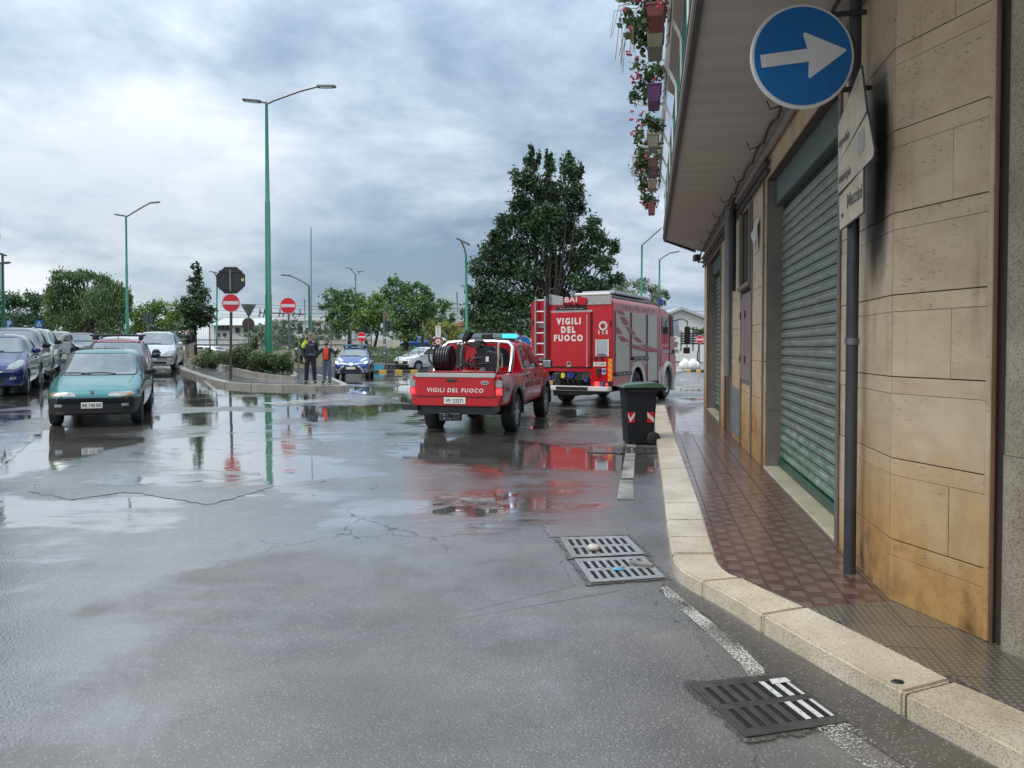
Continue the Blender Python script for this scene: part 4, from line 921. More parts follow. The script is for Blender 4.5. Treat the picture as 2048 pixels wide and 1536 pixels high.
# ================================================================== GRASS BANK, GRAFFITI WALL, RAILINGS
M_GRASSB = mat('bank_grass', (.075, .085, .032), .95, var=.5, vs=.6, dirt=(.075, .055, .033), bump=1.0, bs=2)
wa = G(556, 749); wb = G(740, 742.5); wc = G(882, 741.5)
WPTS = [Vector((wa.x - 8, wa.y - 1.5, 0)), wa, wb, wc, Vector((wc.x + 14, wc.y + 1.5, 0))]
def wall_y(x):
    return float(np.interp(x, [p.x for p in WPTS], [p.y for p in WPTS]))
bank = MB(); nx = 40; prof = [(.28, .46), (2.5, .62), (6, .98), (11, 1.2), (22, 1.35), (48, 1.3)]
xs = np.linspace(WPTS[0].x + .1, WPTS[-1].x - .1, nx); vv = []; ff = []
for j, (dy, zz) in enumerate(prof):
    for i, x in enumerate(xs): vv.append((x * (1 + dy / 60), wall_y(x) + dy, zz + (.10 * math.sin(i * 1.7 + j) if j else 0)))
for j in range(len(prof) - 1):
    for i in range(nx - 1): ff.append((j * nx + i, j * nx + i + 1, (j + 1) * nx + i + 1, (j + 1) * nx + i))
nb = len(vv)
edge = [i for i in range(nx)] + [(j + 1) * nx - 1 for j in range(1, len(prof))] + [(len(prof) - 1) * nx + i for i in range(nx - 2, -1, -1)] + [j * nx for j in range(len(prof) - 2, 0, -1)]
for q in edge: vv.append((vv[q][0], vv[q][1], -.3))
for k in range(len(edge)): k2 = (k + 1) % len(edge); ff.append((edge[k], edge[k2], nb + k2, nb + k))
bank.add(vv, ff); o = bank.build('grass_bank', M_GRASSB, smooth=60); o['kind'] = 'structure'
o = foliage('bank_weeds', [((x, y, zz), (1.6, 1.2, .35)) for x, y, zz in [(random.uniform(-20, 2), random.uniform(51.5, 64), 0) for _ in range(80)] for zz in [.62 + (y - 50) * .055]], .22, L_MID, None, .4, seed=61, kind='stuff', cover=.9); o['label'] = 'rough grass and weeds on the bank'
M_CONC = mat('weathered_concrete', (.24, .23, .215), .75, var=.3, vs=1.5, bump=.3, bs=20)
wall_ = thing('graffiti_wall', 'low concrete retaining wall with coloured graffiti behind the police car', 'wall', (wa.x, wa.y, 0))
mbw = MB(); pts = WPTS
for a, b in zip(pts[:-1], pts[1:]):
    t = (b - a).normalized(); n = Vector((-t.y, t.x, 0)) * .25
    mbw.prism([Vector((p.x, p.y, -.1)) - Vector(wall_.location) for p in (a, b, b + n, a + n)], (0, 0, .60))
mbw.build('wall', M_CONC, wall_)
def graf(name, px, py, w, strokes, col, r=.035, fill=None):
    m = mat('graffiti_' + name, col, .6)
    dd = 45
    for it in range(6):
        p = AT(px, py, dd); best = min(zip(pts[:-1], pts[1:]), key=lambda ab: 0 if ab[0].x <= p.x <= ab[1].x else 1); a, b = best
        dd = a.y + (b.y - a.y) * (p.x - a.x) / (b.x - a.x)
    mb = MB(); L0 = Vector(wall_.location); t = (b - a).normalized(); c0 = AT(px, py, dd) + Vector((t.y, -t.x, 0)) * .006
    for s in strokes:
        P = [c0 + t * (x * w) + Vector((0, 0, z)) - L0 for x, z in s]
        if fill: mb.add(P, [tuple(range(len(P)))])
        else: mb.tube(P, r, 5)
    mb.build('graffiti', m, wall_)
rr = random.Random(3)
for k in range(9):
    cx = 773 + k * 7.6; graf('black', cx, 735, .16, [[(-1 + rr.uniform(0, .6), -.18), (-.6, .1), (.1, .2), (.8, .05), (.3, -.12), (-.4, -.05), (.2, .14)], [(rr.uniform(-1, 1), -.2), (rr.uniform(-1, 1), .22)]], (.012, .012, .014), .022)
for k in range(4): graf('cyan', 748 + k * 5.2, 735, .14, [[(-.7, -.2), (.2, -.22 + .04 * k), (.9, .02), (.7, .2), (-.2, .14), (-.8, .18)]], (.03, .35, .45), fill=True)
for i, (px, c) in enumerate(((566, (.22, .05, .25)), (590, (.45, .33, .03)), (600, (.35, .06, .06)), (628, (.12, .3, .05)), (636, (.45, .05, .06)), (646, (.35, .12, .05)), (655, (.1, .12, .4)))):
    graf('tag%d' % i, px, 735 if px > 600 else 738, .25, [[(-.8, -.2), (.3, -.25), (.9, 0), (.4, .22), (-.5, .16), (-1, .0)], ], c, fill=True)
    graf('tagline%d' % (i % 2), px, 734, .25, [[(-.9, -.2), (-.6, .2), (0, -.1), (.5, .22), (.9, -.2)]], (.03, .03, .05), .02)
railing = thing('bank_railing', 'grey metal railing along the top of the graffiti wall', 'railing', (wb.x, wb.y + .25, .5)); L0 = Vector(railing.location)
zt = lambda py, d: CAM_H + (696.4 - py) / FPX * d
xs = np.linspace(AT(735, 700, 50.5).x, AT(900, 700, 50.5).x, 9); dd = wb.y + .3
for x in xs: MB().box(Vector((x, dd, .95)) - L0, (.06, .06, .95)).build('post', M_STEEL, railing)
for x0, x1 in zip(xs[:-1], xs[1:]):
    for zz, h in ((zt(704, dd), .06), (zt(712, dd), .06), (zt(729, dd), .05)): MB().box(Vector(((x0 + x1) / 2, dd - .045, zz)) - L0, (x1 - x0 - .07, .03, h)).build('rail', M_STEEL, railing)
# mesh fence on the left, behind the planter
fence = thing('mesh_fence', 'tall grey mesh fence on a rail behind the planter', 'fence', (-18, 52, .5)); L0 = Vector(fence.location)
xs = np.linspace(-24.5, -9.5, 12); dd = 52
for i, x in enumerate(xs):
    MB().box(Vector((x, dd, 1.7)) - L0, (.06, .06, 2.7)).build('post', M_STEEL, fence)
for x0, x1 in zip(xs[:-1], xs[1:]):
    mb = MB()
    for x in np.arange(x0 + .12, x1 - .05, .16): mb.box(Vector((x, dd + .04, 1.75)) - L0, (.010, .010, 2.3))
    for zz in (.7, 1.3, 1.9, 2.5, 2.9): mb.box(Vector(((x0 + x1) / 2, dd + .04, zz)) - L0, (x1 - x0 - .02, .008, .010))
    mb.build('mesh_panel', M_STEEL, fence)
    MB().box(Vector(((x0 + x1) / 2, dd - .05, zt(690, dd))) - L0, (x1 - x0, .05, .10)).build('rail', M_STEEL, fence)
    MB().box(Vector(((x0 + x1) / 2, dd - .05, zt(680, dd))) - L0, (x1 - x0, .05, .07)).build('rail', M_STEEL, fence)
gr = thing('grey_railing', 'short grey barred railing beside the two men', 'railing', AT(355, 700, 54)); L0 = Vector(gr.location)
for k in range(5): MB().box((0, 0, zt(665 + k * 6, 54) - L0.z), (1.1, .04, .05)).build('rail', M_STEEL, gr)
for s in (-.55, .55): MB().box((s, 0, zt(690, 54) - L0.z), (.06, .06, 1.9)).build('post', M_STEEL, gr)

# yellow and black kerbs across the road
M_YEL = mat('kerb_yellow', (.50, .32, .06), .45, var=.15, vs=6); M_KBLK = mat('kerb_black', (.03, .03, .03), .5)
for nm, a, b, n, lab in (('painted_kerb', (742, 745), (852, 744.2), 7, 'k'), ('painted_kerb', (1362, 743.5), (1412, 744), 5, 'k'), ('painted_kerb', (1364, 713.5), (1412, 715), 5, 'k')):
    kr = struct(nm); p, q = G(*a), G(*b)
    for i in range(n):
        x0, x1 = p.lerp(q, i / n), p.lerp(q, (i + .985) / n); t = (q - p).normalized(); nn = Vector((-t.y, t.x, 0)) * .35
        MB().prism([v + Vector((0, 0, -.1)) for v in (x0, x1, x1 + nn, x0 + nn)], (0, 0, .24)).build('kerb_block', M_YEL if i % 2 else M_KBLK, kr, bevel=.02)
ti = struct('far_island'); P = [G(1340 + 40 * math.cos(w) * 1.0, 738 + 5.0 * math.sin(w), .1) for w in np.linspace(0, 2 * math.pi, 20)[:-1]]
MB().prism([p + Vector((0, 0, -.2)) for p in P], (0, 0, .2)).build('island_slab', M_KERB2, ti, bevel=.02)

# far greenery that reads as one mass behind everything
def far_mass(name, lab, dep, px0, px1, py, m, seed, ls=.35, rz=12):
    B = []; rq = random.Random(seed); px = px0
    while px < px1:
        r = rq.uniform(12, 22); c = AT(px, py + rq.uniform(-6, 4), dep + rq.uniform(-3, 3)); k = dep / FPX; B.append((c, (r * k, r * k, rz * rq.uniform(.8, 1.3) * k))); px += r * .8
    for b_ in list(B): B.append(((b_[0].x, b_[0].y, b_[0].z - rz * 1.3 * dep / FPX), b_[1]))
    o = foliage(name, B, ls, m, None, .6, seed=seed, kind='stuff', cover=.9); o['label'] = lab
far_mass('far_hedge', 'dark hedge behind the parked cars on the left', 88, -60, 380, 664, L_DARK, 201, .38)
far_mass('far_scrub', 'grey green scrub behind the mesh fence', 84, 500, 690, 672, L_OLIVE, 202, .34)
far_mass('far_wood', 'green growth behind the trees on the bank', 90, 780, 1000, 672, L_MID, 203, .38, 14)
far_mass('far_wood', 'dark growth behind the oak and the fire engine', 75, 940, 1345, 650, L_DARK, 204, .34, 18)

# ================================================================== LAMPS, MASTS, SIGNS
def lamp(label, depth, base_px, top_px, top_py, arms, r0=.12, r1=.05, group='street lamps', m=None, base_py=None, heads=True, name='street_lamp', cat='street lamp'):
    m = m or M_GREENP
    b = AT(base_px, 700, depth); bz = float(g(b.x, b.y)) if base_py is None else AT(base_px, base_py, depth).z
    root = thing(name, label, cat, (b.x, depth, bz), 0, group); L0 = Vector(root.location); top = AT(top_px, top_py, depth) - L0
    h = top.z
    ps = [Vector((0, 0, -.1)), Vector((top.x * .3, 0, h * .3)), Vector((top.x * .302, 0, h * .302)), Vector((top.x * .64, 0, h * .64)), Vector((top.x * .642, 0, h * .642)), top]
    MB().tube(ps, [r0, r0 * .92, r0 * .82, r0 * .72, r0 * .62, r1 * 1.15], 12).build('pole', m, root, smooth=40)
    MB().lathe([(r0 * 1.6, 0), (r0 * 1.6, .03), (r0 * 1.05, .05), (r0 * 1.02, .3)], 12).build('base_collar', m, root, smooth=40)
    for arm in arms:
        P = [AT(px, py, depth) - L0 for px, py in arm]; q = P[-2:]; d = (P[-1] - P[-2]).normalized()
        if heads: e = P[-1] - d * .75
        else: e = P[-1]
        MB().tube(P[:-1] + [e], [r1] * (len(P) - 1) + [r1 * .8], 8).build('arm', M_STEEL, root, smooth=40)
        if heads:
            mid_ = P[-1] - d * .36; rot = d.to_track_quat('X', 'Z').to_matrix()
            hd = MB().box(mid_, (.80, .26, .09), rot=rot).build('lamp_head', M_STEEL, root, bevel=.03, seg=2, smooth=40)
            MB().box(mid_ + Vector((0, 0, -.052)), (.5, .2, .02), rot=rot).build('lamp_glass', M_WHITE, hd)
    return root
lamp('tall green double arm street lamp rising from the planter', 32.5, 538, 533, 205, [[(533, 205), (520, 203), (487, 200)], [(533, 208), (545, 202), (600, 182), (635, 173), (670, 173)]], .15, .05)
lamp('green street lamp with two arms above the silver car', 60, 255, 252, 432, [[(252, 432), (245, 431), (230, 429)], [(252, 434), (270, 423), (290, 411), (300, 406), (319, 404)]], .13, .06)
lamp('street lamp at the left edge with a flat round head', 46, 8, 5, 508, [[(5, 508), (0, 507), (-12, 503)], [(5, 528), (9, 526), (19, 525)]], .12, .06)
lamp('green street lamp with a curved arm to the left behind the no entry sign', 62, 620, 618, 571, [[(618, 571), (605, 563), (592, 556), (580, 551), (563, 550)]], .13, .07)
lamp('far grey street lamp with a forked top above the trees', 95, 711, 711, 549, [[(711, 549), (706, 543), (700, 537), (693, 535)], [(711, 549), (717, 546), (721, 543), (727, 543)]], .13, .07, m=M_STEEL)
lamp('green street lamp with a bent arm left of the oak', 40, 934, 932, 510, [[(932, 510), (929, 497), (925, 488), (920, 480), (914, 477)]], .10, .05)
lamp('green street lamp with a long arm just left of the balcony', 58, 1281, 1284, 490, [[(1284, 490), (1297, 479), (1308, 469), (1322, 457)]], .11, .06)
lamp('green street lamp with a curved arm in the gap under the balcony', 66, 1318, 1319, 520, [[(1319, 520), (1328, 513), (1340, 506), (1358, 503)]], .11, .06)
lamp('lamp arm peeping out behind the octagonal sign', 80, 433, 434, 556, [[(434, 556), (430, 548), (426, 544), (420, 543)]], .12, .07)
lamp('thin tall grey mast beside the curved lamp', 58, 623, 622, 455, [], .06, .03, None, M_STEEL, name='mast', cat='mast')
lamp('pale concrete mast on the skyline behind the fence', 110, 612, 609, 600, [], .12, .09, None, M_STEEL, name='railway_mast', cat='mast')
lamp('railway mast with insulators on the skyline left of the oak', 120, 916, 914, 584, [[(914, 606), (905, 606), (897, 606)], [(914, 616), (925, 622), (940, 633)], [(914, 616), (905, 618), (896, 619)]], .14, .10, None, M_STEEL, heads=False, name='railway_mast', cat='mast')
wires = thing('overhead_wires', 'overhead railway wires across the low sky', 'wires', (-10, 125, 8)); L0 = Vector(wires.location)
for py0, py1 in ((612, 615), (621, 622), (606, 609), (628, 628)):
    a, b = AT(440, py0, 125) - L0, AT(930, py1, 125) - L0; MB().tube([a.lerp(b, k / 6) + Vector((0, 0, -.5 * math.sin(math.pi * k / 6))) for k in range(7)], .035, 4).build('wire', M_DARKST, wires)
for py0 in (622, 630, 636, 642): MB().tube([AT(1345, py0, 125) - L0, AT(1420, py0 + 1, 125) - L0], .03, 4).build('wire', M_DARKST, wires)
cat_ = thing('catenary_gantry', 'dark catenary brackets on the skyline between the two no entry signs', 'gantry', AT(570, 640, 120)); L0 = Vector(cat_.location)
MB().tube([AT(518, 626, 120) - L0, AT(560, 627, 120) - L0, AT(612, 629, 120) - L0], .09, 6).build('beam', M_DARKST, cat_)
for px in (520, 529, 560, 568, 588, 600):
    MB().tube([AT(px, 618, 120) - L0, AT(px, 627, 120) - L0, AT(px - 3, 634, 120) - L0], .10, 6).build('insulator', M_DARKST, cat_)

def sign_root(name, label, cat, px, py, depth=None, dz=0.0, yaw=0, group=None, ground=None):
    p = G(px, py, dz) if depth is None else AT(px, 700, depth)
    if depth is not None: p.z = float(g(p.x, p.y)) if ground is None else ground
    return thing(name, label, cat, p, yaw, group)
def up_to(root, px, py): return AT(px, py, root.location.y) - Vector(root.location)
def disc(name, c, r, m, parent, th=.012, n=40, y=0.0):
    return MB().lathe([(0, -th / 2), (r, -th / 2), (r, th / 2), (0, th / 2)], n, axis='y', c=(c[0], c[1] + y, c[2])).build(name, m, parent, smooth=30)
def no_entry(root, c, r, back=.03):
    b = disc('sign_face', c, r, M_SIGNW, root, y=-back); disc('red_disc', c, r * .93, M_RED, b, .004, y=-back - .009)
    MB().box((c[0], c[1] - back - .0135, c[2]), (r * 1.66, .004, r * .36)).build('white_bar', M_SIGNW, b)
def post(root, top, r=.03, m=None, back=0): return MB().tube([(0, back, -.1), (top[0], back, top[2])], r, 10).build('post', m or M_DARKST, root, smooth=40)
r1 = sign_root('sign_post', 'rusty brown post with a stop sign seen from behind above a no entry disc', 'traffic sign', 461, 757, dz=.13)
c = up_to(r1, 463, 561); k = r1.location.y / FPX; post(r1, up_to(r1, 463, 540), .045, mat('rusty_post', (.075, .055, .05), .6, var=.4, vs=5))
oc = [Vector((c.x + 31.2 * k * math.cos(R(22.5 + 45 * i)), -.075, c.z + 28.8 * k * math.sin(R(22.5 + 45 * i)))) for i in range(8)]
ob = MB().prism(oc, (0, .012, 0)).build('stop_plate', mat('sign_back_black', (.022, .026, .030), .5, var=.3, vs=6), r1, bevel=.004)
for dz_ in (18, -17): MB().box((c.x, -.085, c.z + dz_ * k), (46 * k, .02, .05)).build('bracket', M_DARKST, ob)
MB().box((c.x, -.10, c.z), (.06, .03, 44 * k)).build('bracket', M_STEEL, ob)
MB().box((c.x + 24 * k, -.084, c.z + 1 * k), (.10, .006, .09)).build('sticker', mat('yellow_sticker', (.55, .45, .2), .6), ob)
no_entry(r1, up_to(r1, 463.5, 606), 18.4 * k, .07)
r2 = sign_root('sign_post', 'grey post with a single no entry disc right of the green lamp post', 'traffic sign', 579, 748, dz=.2)
k = r2.location.y / FPX; post(r2, up_to(r2, 577, 598), .04, M_STEEL); no_entry(r2, up_to(r2, 577, 611.5), 16.6 * k, .06)
r3 = sign_root('sign_post', 'grey backs of a give way triangle and a disc behind the planter', 'traffic sign', 497, 690, depth=44, ground=.3)
k = 44 / FPX; post(r3, up_to(r3, 496.5, 608), .035, M_STEEL); M_SBK = mat('sign_back_grey', (.115, .125, .135), .5, .3, var=.25, vs=8)
MB().prism([up_to(r3, 481, 608.5) + Vector((0, .05, 0)), up_to(r3, 512, 608.5) + Vector((0, .05, 0)), up_to(r3, 497, 636) + Vector((0, .05, 0))], (0, .012, 0)).build('triangle_back', M_SBK, r3)
disc('disc_back', up_to(r3, 496, 648), 12.5 * k, mat('disc_back_brown', (.10, .085, .07), .5, .3, var=.3), r3, y=.06)
r4 = sign_root('sign_post', 'no entry disc on a thin post behind the police car', 'traffic sign', 723, 722, depth=46, ground=0); k = 46 / FPX
post(r4, up_to(r4, 723, 665), .035, M_STEEL); no_entry(r4, up_to(r4, 723.5, 674), 9.6 * k * 1.0, .06)
r5 = sign_root('sign_post', 'no entry disc on a post across the road beside the corner building', 'traffic sign', 1399, 740); k = r5.location.y / FPX
post(r5, up_to(r5, 1399, 669), .04, M_STEEL); no_entry(r5, up_to(r5, 1399, 679), 8.2 * k, .06)
r6 = sign_root('sign_post', 'white rectangular parking sign over a small red ringed disc', 'traffic sign', 876, 742, depth=34); k = 34 / FPX
post(r6, up_to(r6, 876, 652), .03, M_STEEL)
pl = MB().box(up_to(r6, 876.5, 663.5) + Vector((0, -.05, 0)), (10.5 * k, .012, 22 * k)).build('white_plate', M_SIGNW, r6)
for py, h in ((655.5, 2.2), (660, 3), (664.5, 3), (669, 2.2)): MB().box(up_to(r6, 876.5, py) + Vector((0, -.058, 0)), (6 * k * (.8 if h > 2.5 else 1), .003, h * k * .55)).build('print', mat('print_grey', (.22, .2, .2), .6) if py > 657 else M_RED, pl)
q = disc('ring_sign', up_to(r6, 876.5, 683), 7 * k, M_RED, r6, y=-.05); disc('white_disc', up_to(r6, 876.5, 683), 5 * k, M_SIGNW, q, .004, y=-.06); MB().box(up_to(r6, 876.5, 683) + Vector((0, -.065, 0)), (4 * k, .003, 2.4 * k)).build('print', M_DARKST, q)
r7 = sign_root('sign_post', 'blue keep right disc half hidden between the pickup and the fire engine', 'traffic sign', 1047, 760, depth=27); k = 27 / FPX
post(r7, up_to(r7, 1047, 675), .03, M_STEEL); c = up_to(r7, 1046, 688); q = disc('sign_face', c, 16.5 * k, M_SIGNW, r7, y=-.05); disc('blue_disc', c, 15.6 * k, M_SBLUE, q, .004, y=-.059)
ar = [(-.62, .42), (-.42, .62), (.18, .02), (.40, .24), (.48, -.48), (-.24, -.40), (-.02, -.18)]
MB().prism([Vector((c.x + a * 15 * k, -.066, c.z + b * 15 * k)) for a, b in ar], (0, .004, 0)).build('white_arrow', M_SIGNW, q)
r8 = sign_root('sign_post', 'square blue parking sign with a white P at the left edge', 'traffic sign', 18, 690, depth=48); k = 48 / FPX
post(r8, up_to(r8, 19, 640), .03, M_STEEL); q = MB().box(up_to(r8, 19, 647.5) + Vector((0, -.05, 0)), (15.5 * k, .012, 15.5 * k)).build('sign_face', M_SBLUE, r8); text('letter', 'P', .47, M_SIGNW, q, up_to(r8, 19.5, 648) + Vector((0, -.060, 0)), (1, 0, 0), (0, 0, 1), .02)
r9 = sign_root('sign_post', 'square blue pedestrian crossing sign with a white triangle', 'traffic sign', 80, 690, depth=50); k = 50 / FPX
post(r9, up_to(r9, 79, 642), .03, M_STEEL); c = up_to(r9, 79, 648); q = MB().box(c + Vector((0, -.05, 0)), (15 * k, .012, 15 * k)).build('sign_face', M_SBLUE, r9)
MB().prism([c + Vector((a * k, -.062, b * k)) for a, b in ((-5.5, -4.5), (5.5, -4.5), (0, 5.5))], (0, .004, 0)).build('white_triangle', M_SIGNW, q)
MB().prism([c + Vector((a * k, -.066, b * k)) for a, b in ((-2.2, -3.8), (-.9, -3.8), (0, -1.6), (1.2, -3.8), (2.3, -3.8), (.8, .2), (.9, 1.6), (0, 2.6), (-.8, 1.6), (-.9, .0))], (0, .003, 0)).build('walker', M_INK, q)
r10 = sign_root('sign_post', 'dark back of a square sign in front of the hedge', 'traffic sign', 296, 690, depth=58); k = 58 / FPX
post(r10, up_to(r10, 294.5, 625), .035, M_STEEL); MB().box(up_to(r10, 294.5, 636) + Vector((0, .05, 0)), (19 * k, .012, 18 * k)).build('sign_back', mat('sign_back_blue', (.045, .055, .07), .5), r10)
r11 = sign_root('low_post', 'short grey post left of the officer', 'post', 597, 755, depth=30); post(r11, up_to(r11, 597, 690), .035, M_STEEL)
# traffic light
tl = sign_root('traffic_light', 'traffic light on a stickered grey pole in front of the trees', 'traffic light', 769, 742); k = tl.location.y / FPX
post(tl, up_to(tl, 769, 625), .09, M_STEEL); MB().tube([up_to(tl, 769, 626), up_to(tl, 769, 612)], .03, 6).build('spike', M_STEEL, tl)
hd = MB().box(up_to(tl, 774.5, 651) + Vector((0, 0, 0)), (7 * k, .3, 22 * k)).build('signal_head', mat('signal_green', (.02, .045, .04), .5), tl, bevel=.03)
for i in range(3): MB().tube([up_to(tl, 776.5 + 1, 644.5 + i * 6.5), up_to(tl, 779.5 + 1.5, 645 + i * 6.5)], .11, 8).build('visor', M_BLACK, hd)
MB().box(up_to(tl, 764, 651), (4 * k, .12, 8 * k)).build('plate', M_SIGNW, tl); MB().box(up_to(tl, 772.5, 634) + Vector((0, -.02, 0)), (3 * k, .1, 10 * k)).build('countdown_box', mat('faded_red', (.25, .07, .05), .6), tl)
for i in range(7): MB().box(up_to(tl, 769.3, 668 + i * 7.5) + Vector((0, -.092, 0)), (.10, .01, .13)).build('sticker', M_SIGNW if i % 2 else mat('sticker_violet', (.2, .16, .3), .6), tl)

# ================================================================== FAR BUILDINGS
M_RENDW = mat('white_render', (.58, .57, .54), .8, var=.1, vs=.4); M_ROOFG = mat('grey_roof', (.24, .235, .23), .7, var=.15, vs=.3); M_TILER = mat('terracotta_roof', (.36, .17, .09), .8, var=.3, vs=2)
wh = thing('warehouse', 'long low industrial shed with a grey roof beyond the fence', 'building', AT(540, 650, 125)); wh.location.z = 0; L0 = Vector(wh.location)
x0, x1 = AT(418, 650, 125).x - L0.x, AT(690, 650, 125).x - L0.x; zr = zt(628, 125); ze = zt(642, 125)
MB().prism([Vector((x0, 0, 0)), Vector((x1, 0, 0)), Vector((x1, 24, 0)), Vector((x0, 24, 0))], (0, 0, ze)).build('wall', M_RENDW, wh)
MB().prism([Vector((x0 - .4, -.5, ze + .01)), Vector((x0 - .4, 8, zr)), Vector((x0 - .4, 24.5, ze + .01))], (x1 - x0 + .8, 0, 0)).build('roof', M_ROOFG, wh)
for i in range(14):
    xx = x0 + 1.5 + i * (x1 - x0 - 3) / 13; MB().box((xx, -.03, ze - 1.6), (1.1, .08, .9)).build('window', M_GLASS, wh)
hs = thing('white_house', 'white house with square windows behind the fence right of the conical tree', 'house', AT(468, 660, 88)); hs.location.z = .2; L0 = Vector(hs.location)
x0, x1 = AT(428, 650, 88).x - L0.x, AT(520, 650, 88).x - L0.x; ze = zt(651, 88) - .2
MB().prism([Vector((x0, 0, 0)), Vector((x1, 0, 0)), Vector((x1, 9, 0)), Vector((x0, 9, 0))], (0, 0, ze)).build('wall', M_RENDW, hs)
MB().prism([Vector((x0 - .4, -.5, ze + .01)), Vector((x0 - .4, 4.5, ze + 1.0)), Vector((x0 - .4, 9.5, ze + .01))], (x1 - x0 + .8, 0, 0)).build('roof', mat('pale_roof', (.45, .45, .44), .6, var=.1), hs)
for px, py, w, h in ((436, 655, 6, 9), (446, 655, 6, 9), (455, 655, 6, 9), (436, 669, 5, 4), (449, 669, 5, 4), (475, 660, 7, 8), (492, 660, 7, 8), (508, 660, 7, 8)):
    f = MB().box(AT(px, py, 87.9) - L0, (w * 88 / FPX + .16, .08, h * 88 / FPX + .16)).build('window', M_STEEL, hs); MB().box(AT(px, py, 87.84) - L0, (w * 88 / FPX, .06, h * 88 / FPX)).build('pane', M_GLASS, f)
h2 = thing('gabled_house', 'white gabled house beyond the road at the corner of the building', 'house', AT(1385, 650, 82)); h2.location.z = .1; L0 = Vector(h2.location)
xa, xb, xc = AT(1338, 650, 82).x - L0.x, AT(1362, 624, 82).x - L0.x, AT(1440, 652, 82).x - L0.x; za, zb_ = zt(634, 82), zt(622, 82); zc_ = zt(652, 82)
MB().prism([Vector((xa, 0, 0)), Vector((xc, 0, 0)), Vector((xc, 0, zc_)), Vector((xb, 0, zb_)), Vector((xa, 0, za))], (0, 14, 0)).build('wall', M_RENDW, h2)
MB().prism([Vector((xb, -.5, zb_ + .02)), Vector((xc, -.5, zc_ + .02)), Vector((xc, -.5, zc_ + .3)), Vector((xb, -.5, zb_ + .32))], (0, 15, 0)).build('roof', mat('tin_roof', (.40, .40, .39), .5, .3), h2)
MB().prism([Vector((xb - .01, -.5, zb_ + .02)), Vector((xa - .3, -.5, za + .02)), Vector((xa - .3, -.5, za + .3)), Vector((xb - .01, -.5, zb_ + .32))], (0, 15, 0)).build('roof', MATS['tin_roof'], h2)
h3 = thing('tiled_house', 'small house with a terracotta roof peeping out beside the green lamp post', 'house', AT(925, 650, 98)); h3.location.z = .5; L0 = Vector(h3.location)
xa, xb = AT(903, 650, 98).x - L0.x, AT(968, 650, 98).x - L0.x
MB().prism([Vector((xa, 0, 0)), Vector((xb, 0, 0)), Vector((xb, 8, 0)), Vector((xa, 8, 0))], (0, 0, zt(652, 98) - .5)).build('wall', mat('ochre_render', (.42, .35, .25), .8), h3)
MB().prism([Vector((xa - .3, -.4, zt(652, 98) - .49)), Vector((xa + 2.6, -.4, zt(636, 98) - .5)), Vector((xb + .3, -.4, zt(636, 98) - .5)), Vector((xb + .3, -.4, zt(652, 98) - .49))], (0, 9, 0)).build('roof', M_TILER, h3)
bw = thing('boundary_wall', 'long pale boundary wall behind the trees on the bank', 'wall', AT(705, 690, 78)); bw.location.z = 1.2; L0 = Vector(bw.location)
for px in range(640, 800, 16): MB().box(AT(px + 8, 688, 78) - L0 + Vector((0, 0, 0)), (15.7 * 78 / FPX, .2, 17 * 78 / FPX)).build('wall_bay', mat('pale_wall', (.44, .42, .36), .8, var=.15, vs=.7), bw)
fr2 = thing('dark_fence', 'dark slatted fence under the white gabled house', 'fence', AT(1385, 690, 60)); fr2.location.z = .2; L0 = Vector(fr2.location)
for px in (1362, 1374, 1386, 1398, 1410): MB().box(AT(px, 682, 60) - L0, (.08, .08, 1.6)).build('post', M_DARKST, fr2)
for py in (667, 672, 677, 682, 687): MB().box(AT(1387, py, 60) - L0 + Vector((0, .06, 0)), (50 * 60 / FPX, .03, .14)).build('slat', M_DARKST, fr2)
for i, (px, lab) in enumerate(((1370, 'white covered heap left of the far no entry sign'), (1386, 'white car shaped heap beside the far no entry sign'))):
    t = thing('covered_heap', lab, 'heap', AT(px, 690, 52)); t.location.z = .1; MB().ball((0, 0, .30), (.28, .35, .42), 10).ball((.25, .1, .22), (.24, .3, .32), 8).ball((-.24, 0, .2), (.2, .3, .3), 8).build('cover', M_WHITE, t, smooth=60)
hb = thing('electric_cabinet', 'small pale cabinet covered in scribbles under the weeping tree', 'cabinet', AT(130, 672, 64)); hb.location.z = float(g(hb.location.x, 64)); MB().box((0, 0, .85), (.62, .4, 1.7)).build('cabinet_box', M_CONC, hb, bevel=.02); MB().box((0, -.205, 1.0), (.5, .012, 1.1)).build('cabinet_door', mat('cabinet_scribble', (.35, .34, .33), .7, var=.5, vs=8), hb)

